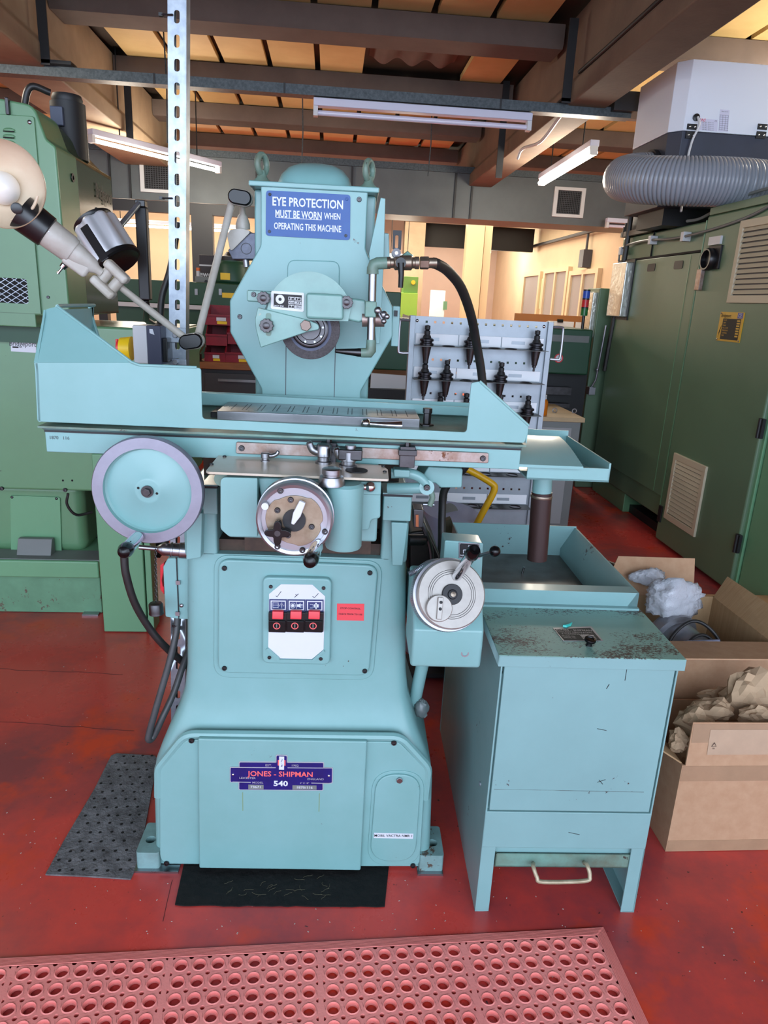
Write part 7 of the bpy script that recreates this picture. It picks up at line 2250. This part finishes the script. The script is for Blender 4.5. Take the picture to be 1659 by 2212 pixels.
# tool holders: cone-shank tooling standing in the shelves
def tool_holder():
    o = thing('tool_holder', 'x', 'tool holder', (0, 0, 0), group='cone-shank tool holders in the trolley')
    MB().lathe([(0.012, 0.045), (0.013, 0.05), (0.013, 0.062), (0.008, 0.066), (0.012, 0.07), (0.012, 0.085), (0.001, 0.088)], (0, 0, 0), (0, 0, 1), 16).build('pull_stud', BLACKM, o)
    MB().lathe([(0.016, 0.03), (0.02, 0.032), (0.015, 0.045), (0.001, 0.046)], (0, 0, 0), (0, 0, 1), 18).build('nose', BLACKM, o)
    MB().lathe([(0.026, 0.0), (0.031, 0.002), (0.031, 0.01), (0.025, 0.013), (0.025, 0.018), (0.031, 0.021), (0.031, 0.028), (0.024, 0.032), (0.001, 0.033)], (0, 0, 0), (0, 0, 1), 24).build('flange', mat('blued_steel', (46, 44, 48), 0.3, metal=0.7), o)
    MB().lathe([(0.0225, 0.0), (0.0118, -0.065), (0.0095, -0.067), (0.0085, -0.075), (0.005, -0.077), (0.005, -0.092), (0.001, -0.093)], (0, 0, 0), (0, 0, 1), 24).build('cone', STEELD, o)
    return o


proto = tool_holder()
first = True
names = {(0, 0): 'tool holder at the left end of the top trolley shelf', (0, 2): 'middle tool holder on the top shelf, beside the black hose', (0, 5): 'tool holder at the right end of the top trolley shelf',
         (1, 0): 'leftmost tool holder on the second trolley shelf', (1, 1): 'second tool holder from the left on the second trolley shelf', (1, 3.5): 'tool holder right of the black hose on the second trolley shelf',
         (2, 0.8): 'tool holder just above the back guard on the third shelf, nearest the column', (2, 2): 'tool holder half hidden by the splash guard on the third shelf', (2, 3.6): 'tool holder on the third shelf behind the slanted splash guard edge', (2, 4.9): 'tool holder at the right end of the third trolley shelf'}
for i in range(3):
    for k in holders[i]:
        o = proto if first else copy_tree(proto)
        first = False
        o.location = (HX(k), YK - 0.045, shz[i])
        o['label'] = names[(i, k)]

# ================================================================ things behind and beside the trolley
sk_ = thing('sack_roll', 'pale lilac plastic roll leaning behind the tank tray', 'plastic roll', RF.at(985, 1180, Y=2.75))
c = RF.at(975, 1130, Y=2.75)
MB().cyl((c.x - 0.05, 2.78, 0.0), (c.x - 0.01, 2.72, c.z + 0.06), 0.115, n=32).build('roll', GREYW, sk_)
MB().cyl((c.x - 0.0092, 2.7188, c.z + 0.0612), (c.x - 0.0085, 2.7178, c.z + 0.0622), 0.035, n=20).build('core', GREYM, sk_)
yt_ = [RF.at(1000, 1010, Y=2.6), RF.at(1022, 1020, Y=2.6), RF.at(1062, 1044, Y=2.6), RF.at(1068, 1055, Y=2.6), RF.at(1062, 1072, Y=2.6), RF.at(1036, 1120, Y=2.6), RF.at(980, 1230, Y=2.6), RF.at(975, 1240, Y=2.6)]
pth = spline(yt_, 5)
lo = pth[-1]
tr_ = thing('sack_truck', 'yellow bent tube handle of a hand truck between the tank and the trolley', 'hand truck', (lo.x, 2.6, 0.0))
MB().tube([RF.at(960, 1000, Y=2.6)] + pth + [V((lo.x - 0.03, 2.6, 0.08))], 0.0135, 12).build('handle_tube', YELT, tr_)
MB().box(lo.x - 0.2, lo.x + 0.02, 2.5, 2.66, 0.01, 0.03).build('toe_plate', BLACKM, tr_)
MB().cyl((lo.x - 0.02, 2.64, 0.08), (lo.x + 0.02, 2.64, 0.08), 0.08, n=24).build('wheel', BLACK, tr_)
p = RF.at(968, 1130, Y=2.3)
tag(MB().obox(p + V((0.02, 0, -0.06)), (0.035, 0.03, 0.16), (1, 0, 0.4), (0, 1, 0)).build('wooden_block', mat('oily_timber', (84, 78, 56), 0.6, var=0.3, vscale=12)), 'dark timber offcut propped in the corner of the tank tray', 'timber')

# bench behind the column, drawers and red bins
wb = thing('drawer_bench', 'charcoal drawer cabinet with wooden worktop behind the column', 'workbench', (-0.3, 5.8, 0.0))
bz = RF.at(500, 784, Y=5.5).z
MB().box(-1.0, 0.8, 5.48, 6.2, bz - 0.05, bz).build('worktop', WOOD, wb, bevel=0.004)
MB().box(-0.97, 0.78, 5.52, 6.18, 0.02, bz - 0.05).build('carcass', GREYC, wb)
for i in range(3):
    xa = -0.96 + i * 0.58
    for j in range(4):
        zb3 = bz - 0.07 - (j + 1) * 0.21
        dwr = MB().box(xa + 0.02, xa + 0.56, 5.505, 5.521, zb3, zb3 + 0.2).build('drawer', GREYC, wb, bevel=0.003)
        MB().box(xa + 0.12, xa + 0.46, 5.49, 5.506, zb3 + 0.14, zb3 + 0.158).build('drawer_handle', ALU, dwr)


def bin_(px0, px1, pz0, pz1, Y, tilt, label, yl):
    a, c = RF.at(px0, pz1, Y=Y), RF.at(px1, pz0, Y=Y)
    w, h = c.x - a.x, c.z - a.z
    o = thing('storage_bin', label, 'storage bin', ((a.x + c.x) / 2, Y + 0.14, a.z), group='red storage bins on the bench')
    b = MB()
    t = 0.006
    prof = [(Y, a.z), (Y + 0.28, a.z), (Y + 0.28, a.z + h), (Y + 0.09, a.z + h), (Y, a.z + h * 0.5)]
    b.prism(prof, 'x', a.x, a.x + t)
    b.prism(prof, 'x', c.x - t, c.x)
    b.box(a.x, c.x, Y + 0.28 - t, Y + 0.28, a.z, a.z + h)
    b.box(a.x, c.x, Y, Y + 0.28, a.z, a.z + t)
    b.box(a.x, c.x, Y - 0.002, Y + t, a.z, a.z + h * 0.5)
    b.build('shell', REDB, o)
    MB().box(a.x - 0.003, c.x + 0.003, Y - 0.012, Y + 0.004, a.z + h * 0.46, a.z + h * 0.54).build('front_lip', REDB, o)
    if yl:
        MB().box(a.x + w * 0.42, a.x + w * 0.75, Y - 0.004, Y, a.z + h * 0.06, a.z + h * 0.2).build('yellow_label', YELLOW, o)
        MB().box(a.x + w * 0.4, a.x + w * 0.72, Y - 0.004, Y, a.z + h * 0.22, a.z + h * 0.4).build('white_label', WHITEP, o)
    if tilt:
        o.rotation_euler[1] = tilt
    return o


BZP = 780
zt_px = 780
bin_(442, 486, 745, 781, 5.55, 0, 'small red bin with yellow label at the left end of the bench', True)
bin_(487, 556, 744, 783, 5.55, 0, 'wide red bin with white label on the bench, half hidden by the column', True)
bin_(445, 490, 702, 745.5, 5.6, 0.0, 'empty red bin in the middle of the stack beside the lamp joint', False)
bin_(492, 560, 700, 743, 5.6, 0.0, 'red bin in the middle of the stack next to the column', False)
bin_(442, 506, 662, 701, 5.62, 0, 'topmost red bin with white and yellow labels', True)
vz = thing('bench_vice', 'small olive green bench vice beside the red bins', 'vice', RF.at(438, 780, Y=5.55))
p0, p1 = RF.at(412, 775, Y=5.5), RF.at(440, 742, Y=5.5)
MB().prism(rounded([(p0.x, p1.z), (p1.x, p1.z), (p1.x - 0.05, p0.z + 0.03), (p0.x + 0.02, p0.z + 0.02)], 0.01), 'y', 5.5, 5.62).build('jaw_body', GREENL, vz, bevel=0.005)
MB().box(p0.x + 0.02, p1.x - 0.04, 5.49, 5.63, bz, p0.z + 0.03).build('vice_base', BLACKM, vz)

# green chests beyond
gc_ = thing('tool_chest', 'long dark green metal chest behind the red bins', 'chest', (-0.9, 6.8, 0.0))
gz0, gz1 = RF.at(480, 662, Y=6.3).z, RF.at(480, 612, Y=6.3).z
MB().box(-1.9, 0.6, 6.3, 6.9, gz0, gz1).build('chest_body', GREENB, gc_, bevel=0.01)
MB().box(-1.9, 0.6, 6.28, 6.32, gz0 - 0.035, gz0).build('chest_sill', WHITEG, gc_)
MB().box(-1.8, 0.5, 6.32, 6.9, 0.0, gz0).build('chest_stand', GREENB, gc_)
for px in (424, 476):
    p = RF.at(px, 632, Y=6.295)
    MB().box(p.x - 0.012, p.x + 0.012, 6.29, 6.3, p.z - 0.02, p.z + 0.03).build('latch', ALU, gc_)
p = RF.at(493, 638, Y=6.295)
MB().box(p.x - 0.05, p.x + 0.05, 6.292, 6.3, p.z - 0.02, p.z + 0.02).build('yellow_label', YELLOW, gc_)
tb2 = thing('green_canister', 'round dark green canister with yellow labels standing on the green chest', 'canister', RF.at(497, 620, Y=6.5))
c = RF.at(500, 622, Y=6.5)
MB().lathe([(0.13, 0), (0.15, 0.02), (0.15, 0.15), (0.13, 0.18), (0.12, 0.18), (0.12, 0.2), (0.001, 0.2)], (c.x, 6.5, gz1), (0, 0, 1), 28).build('canister_body', GREENB, tb2)
MB().lathe([(0.125, 0.19), (0.125, 0.22), (0.06, 0.23), (0.04, 0.26), (0.001, 0.26)], (c.x, 6.5, gz1), (0, 0, 1), 28).build('canister_lid', BLACKM, tb2)
MB().prism([(c.x - 0.07, gz1 + 0.03), (c.x + 0.01, gz1 + 0.03), (c.x + 0.01, gz1 + 0.085), (c.x - 0.07, gz1 + 0.085)], 'y', 6.343, 6.36).build('yellow_label', YELLOW, tb2)
sb_ = thing('instrument_box', 'small grey control box on the green chest beside the strut post', 'control box', RF.at(435, 622, Y=6.4))
p0, p1 = RF.at(422, 622, Y=6.4), RF.at(452, 598, Y=6.4)
MB().box(p0.x, p1.x, 6.4, 6.52, gz1, p1.z).build('case', GREYM, sb_, bevel=0.005)
c = RF.at(446, 609, Y=6.398)
MB().cyl(c, c + V((0, -0.012, 0)), 0.016, n=16).build('dial', BLACK, sb_)
q = RF.at(428, 598, Y=6.44)
bt = thing('marker_bottle', 'small white bottle with orange cap on the grey control box', 'bottle', (q.x, 6.45, p1.z))
MB().lathe([(0.017, 0), (0.017, 0.04), (0.014, 0.045)], (q.x, 6.45, p1.z), (0, 0, 1), 16).build('bottle_body', WHITEG, bt)
MB().lathe([(0.017, 0.045), (0.017, 0.07), (0.001, 0.071)], (q.x, 6.45, p1.z), (0, 0, 1), 16).build('cap', mat('orange_cap', (226, 110, 40), 0.4), bt)
bb = thing('black_carton', 'black carton with white lettering standing on the green chest', 'carton', RF.at(452, 622, Y=6.6))
p0, p1 = RF.at(432, 622, Y=6.6), RF.at(468, 552, Y=6.6)
MB().box(p0.x, p1.x, 6.6, 6.75, gz1, p1.z).build('carton_body', mat('black_card', (40, 26, 28), 0.5), bb, bevel=0.003)
p = RF.at(444, 593, Y=6.598)
MB().text('ewd', p, UX, UZ, 0.07, 0.02, wide=0.9).build('carton_lettering', WHITEG, bb)
p2 = RF.at(450, 575, Y=6.598)
MB().box(p0.x, p1.x, 6.597, 6.6, p2.z, p2.z + 0.012).build('carton_band', WHITEG, bb)

# dark green machine right of the column with white paper on its bed
ga = thing('lathe', 'dark green lathe bed seen between the column and the tool trolley', 'lathe', (0.6, 4.9, 0.0))
p0, p1 = RF.at(852, 800, Y=4.8), RF.at(905, 690, Y=4.8)
MB().box(p0.x - 0.3, p1.x + 0.1, 4.8, 5.2, p0.z, p1.z).build('headstock', GREENB, ga, bevel=0.01)
MB().box(p0.x - 0.6, p1.x + 0.3, 4.75, 5.2, 0.0, RF.at(850, 850, Y=4.75).z).build('lathe_bed', GREENB, ga, bevel=0.008)
pz_ = RF.at(850, 850, Y=4.75).z
MB().box(p0.x - 0.2, p0.x + 0.3, 4.7, 4.9, pz_, pz_ + 0.05).build('cross_slide', BLACKM, ga, bevel=0.005)
wp = RF.xz([(802, 806), (882, 812), (880, 840), (800, 838)], 4.55)
wz = min(q[1] for q in wp)
wx = sum(q[0] for q in wp) / 4
tag(MB().prism(wp, 'y', 4.55, 4.57).build('sheet_panel', WHITEG), 'white sheet panel low between the column and the tool trolley', 'panel')
tag(MB().box(wx - 0.14, wx + 0.14, 4.5, 4.64, 0.0, wz).build('panel_stand', BLACKM), 'dark stand under the white sheet panel', 'stand')

# dark green machine with beacon at the right rear
dm = thing('lathe', 'dark green lathe with round warning sticker behind the trolley handle', 'lathe', (1.75, 5.8, 0.0))
p0, p1 = RF.at(1150, 806, Y=5.5), RF.at(1276, 712, Y=5.5)
p1.x = 2.03
MB().box(p0.x - 0.6, p1.x, 5.5, 6.1, p0.z, p1.z).build('headstock', GREENB, dm, bevel=0.015)
MB().box(p0.x - 0.6, p1.x - 0.03, 5.49, 5.51, p1.z - 0.10, p1.z - 0.05).build('top_rail', GREYM, dm)
MB().box(p0.x - 0.4, p1.x + 0.05, 5.65, 6.1, 0.0, p0.z).build('lathe_stand', BLACKM, dm)
MB().box(p0.x - 0.4, p1.x - 0.1, 5.55, 5.62, 0.80, 0.86).box(p0.x - 0.4, p1.x - 0.1, 5.55, 5.62, 0.70, 0.73).build('lead_screw', STEELD, dm)
c = RF.at(1207, 774, Y=5.499)
sk2 = MB().cyl(c + V((0, 0.001, 0)), c + V((0, -0.001, 0)), 0.035, n=24).build('round_sticker', RED, dm)
MB().cyl(c, c + V((0, -0.0016, 0)), 0.026, n=24).build('sticker_centre', WHITEP, sk2)
MB().text('/', c + V((0, -0.002, 0)), UX, UZ, 0.05, 0.03).build('sticker_symbol', LINE, sk2)
bc_ = thing('beacon_tower', 'blue red and green stack light on a black stalk', 'stack light', (0, 0, 0))
p = RF.at(1272, 712, Y=5.45)
bc_.location = (p.x, 5.6, p1.z)
bc_['_o'] = (p.x, 5.6, p1.z)
MB().cyl((p.x, 5.6, p1.z), (p.x, 5.6, p1.z + 0.1), 0.012, n=10).build('stalk', BLACK, bc_)
for k, (m_, nm) in enumerate(((mat('beacon_green', (20, 110, 50), 0.25), 'green_lens'), (mat('beacon_red', (206, 30, 40), 0.25), 'red_lens'), (mat('beacon_blue', (26, 80, 190), 0.25), 'blue_lens'))):
    z = p1.z + 0.1 + k * 0.065
    MB().cyl((p.x, 5.6, z), (p.x, 5.6, z + 0.055), 0.027, n=18).build(nm, m_, bc_)
    MB().cyl((p.x, 5.6, z + 0.055), (p.x, 5.6, z + 0.065), 0.028, n=18).build('band', BLACK, bc_)
# noticeboard behind and grey locker with bottle
nb = thing('notice_board', 'brown board with clipped papers behind the dark green lathe', 'notice board', (2.0, 7.5, 0.0))
p0, p1 = RF.at(1110, 712, Y=7.5), RF.at(1270, 684, Y=7.5)
MB().box(p0.x, p1.x + 0.3, 7.5, 7.53, p1.z - 0.32, p1.z).build('board', ORW, nb)
for dx in (0.1, 0.6, 1.1):
    MB().box(p0.x + dx, p0.x + dx + 0.04, 7.53, 7.57, 0.0, p1.z - 0.05).build('leg', BLACKM, nb)
for k in range(3):
    xa = p0.x + 0.35 + k * 0.3
    pp = MB().box(xa, xa + 0.28, 7.49, 7.499, p1.z - 0.2, p1.z - 0.06).build('paper', WHITEG, nb)
    MB().box(xa + 0.1, xa + 0.16, 7.48, 7.5, p1.z - 0.07, p1.z - 0.04).build('clip', BLACK, pp)
lk = thing('grey_cupboard', 'low grey steel cupboard with wooden lid beside the green machining centre', 'cupboard', (1.65, 5.0, 0.0))
p0, p1 = RF.at(1160, 960, Y=4.6), RF.at(1255, 912, Y=4.6)
MB().box(p0.x, p1.x, 4.6, 5.2, 0.0, p1.z).build('carcass', GREYM, lk, bevel=0.004)
MB().box(p0.x - 0.02, p1.x + 0.02, 4.58, 5.25, p1.z, p1.z + 0.03).build('lid', mat('worn_plywood', (196, 170, 130), 0.6, var=0.2), lk, bevel=0.003)
MB().box(p0.x + 0.02, p1.x - 0.06, 4.592, 4.6, 0.02, p1.z - 0.04).build('cupboard_door', mat('light_grey_metal', (146, 148, 148), 0.5), lk, bevel=0.002)
for dx in (0.16, 0.3):
    MB().tube([(p0.x + dx + 0.015 * math.cos(a), 4.8, p1.z + 0.045 + 0.015 * math.sin(a)) for a in [2 * math.pi * k / 14 for k in range(15)]], 0.004, 6).build('ring_pull', ALU, lk)
q = RF.at(1174, 905, Y=4.62)
ob = thing('oil_bottle', 'bottle of orange oil standing on the grey cupboard', 'bottle', (q.x, 4.66, p1.z + 0.03))
MB().lathe([(0.03, 0), (0.032, 0.004), (0.032, 0.09), (0.022, 0.105), (0.016, 0.11)], (q.x, 4.66, p1.z + 0.03), (0, 0, 1), 20).build('bottle_body', ORANGE, ob)
MB().lathe([(0.019, 0.108), (0.019, 0.135), (0.001, 0.136)], (q.x, 4.66, p1.z + 0.03), (0, 0, 1), 16).build('cap', WHITEG, ob)

# ================================================================ far aisle
lm = thing('lime_machine', 'lime green machine cabinet in the far aisle right of the column', 'machine', (1.5, 14.0, 0.0))
p0, p1 = RF.at(838, 640, Y=12.5), RF.at(905, 598, Y=12.5)
MB().box(p0.x, p1.x, 12.5, 13.0, 0.0, RF.at(870, 632, Y=12.5).z).build('cabinet', LIME, lm, bevel=0.01)
MB().box(RF.at(872, 600, Y=12.6).x, p1.x, 12.55, 12.9, RF.at(870, 632, Y=12.5).z, p1.z).build('upper_housing', mat('leaf_green', (104, 150, 70), 0.5), lm, bevel=0.01)
c = RF.at(893, 610, Y=12.5)
MB().cyl((c.x, 12.5, c.z), (c.x, 12.56, c.z), 0.035, n=16).build('yellow_button', YELLOW, lm)
fc_ = thing('flip_chart', 'white flip chart board standing beside the far timber column', 'flip chart', RF.at(945, 700, Y=13.6))
fc_.location.z = 0
fc_['_o'] = tuple(fc_.location)
p0, p1 = RF.at(927, 684, Y=13.6), RF.at(963, 628, Y=13.6)
MB().box(p0.x, p1.x, 13.6, 13.63, p0.z, p1.z).build('board', mat('cool_white_board', (214, 236, 240), 0.4), fc_, bevel=0.01)
MB().box(p0.x + 0.05, p0.x + 0.08, 13.63, 13.66, 0, p0.z + 0.1).build('leg', GREYM, fc_)
MB().box(p1.x - 0.08, p1.x - 0.05, 13.63, 13.66, 0, p0.z + 0.1).build('leg', GREYM, fc_)
MB().box(p1.x - 0.03, p1.x + 0.04, 13.58, 13.6, (p0.z + p1.z) / 2 - 0.1, (p0.z + p1.z) / 2 + 0.05).build('green_tag', GREENL, fc_)
c = RF.at(1046, 603, Y=17.3)
tag(MB().lathe([(0.1, 0), (0.1, 0.09), (0.03, 0.1), (0.001, 0.1)], (c.x, 17.98, c.z), (0, -1, 0), 20).build('fire_bell', RED), 'round red fire bell on the far end wall', 'bell')
tag(MB().box(RF.at(1190, 640, X=3.99).x - 0.02, 3.999, 13.62, 13.82, 1.45, 2.0).build('wall_notice', mat('pale_green_notice', (196, 214, 170), 0.6)), 'narrow pale green notice between the far windows', 'notice')
tag(MB().prism(RF.xz([(870, 678), (905, 690), (900, 700), (868, 690)], 12.3), 'y', 12.2, 12.3).build('workpiece', GREYM), 'small grey casting in front of the lime green machine', 'casting')
o = bpy.data.objects['workpiece']
tag(MB().box(o.location.x - 0.15, o.location.x + 0.15, 12.1, 12.35, 0.0, o.location.z).build('pedestal_stand', GREYC), 'dark pedestal under the small grey casting in the far aisle', 'stand')
# cable on the floor by the machining centre
tag(MB().tube(spline([(1.15, 4.3, 0.012), (1.5, 4.1, 0.012), (1.8, 3.7, 0.012), (2.0, 3.3, 0.012), (2.1, 3.0, 0.012)], 6), 0.012, 8).build('floor_cable', RUBBER), 'black cable lying on the red floor in front of the machining centre', 'cable')


# ---------------------------------------------------------------- tidy
for o in list(bpy.data.objects):
    if '_o' in o:
        del o['_o']
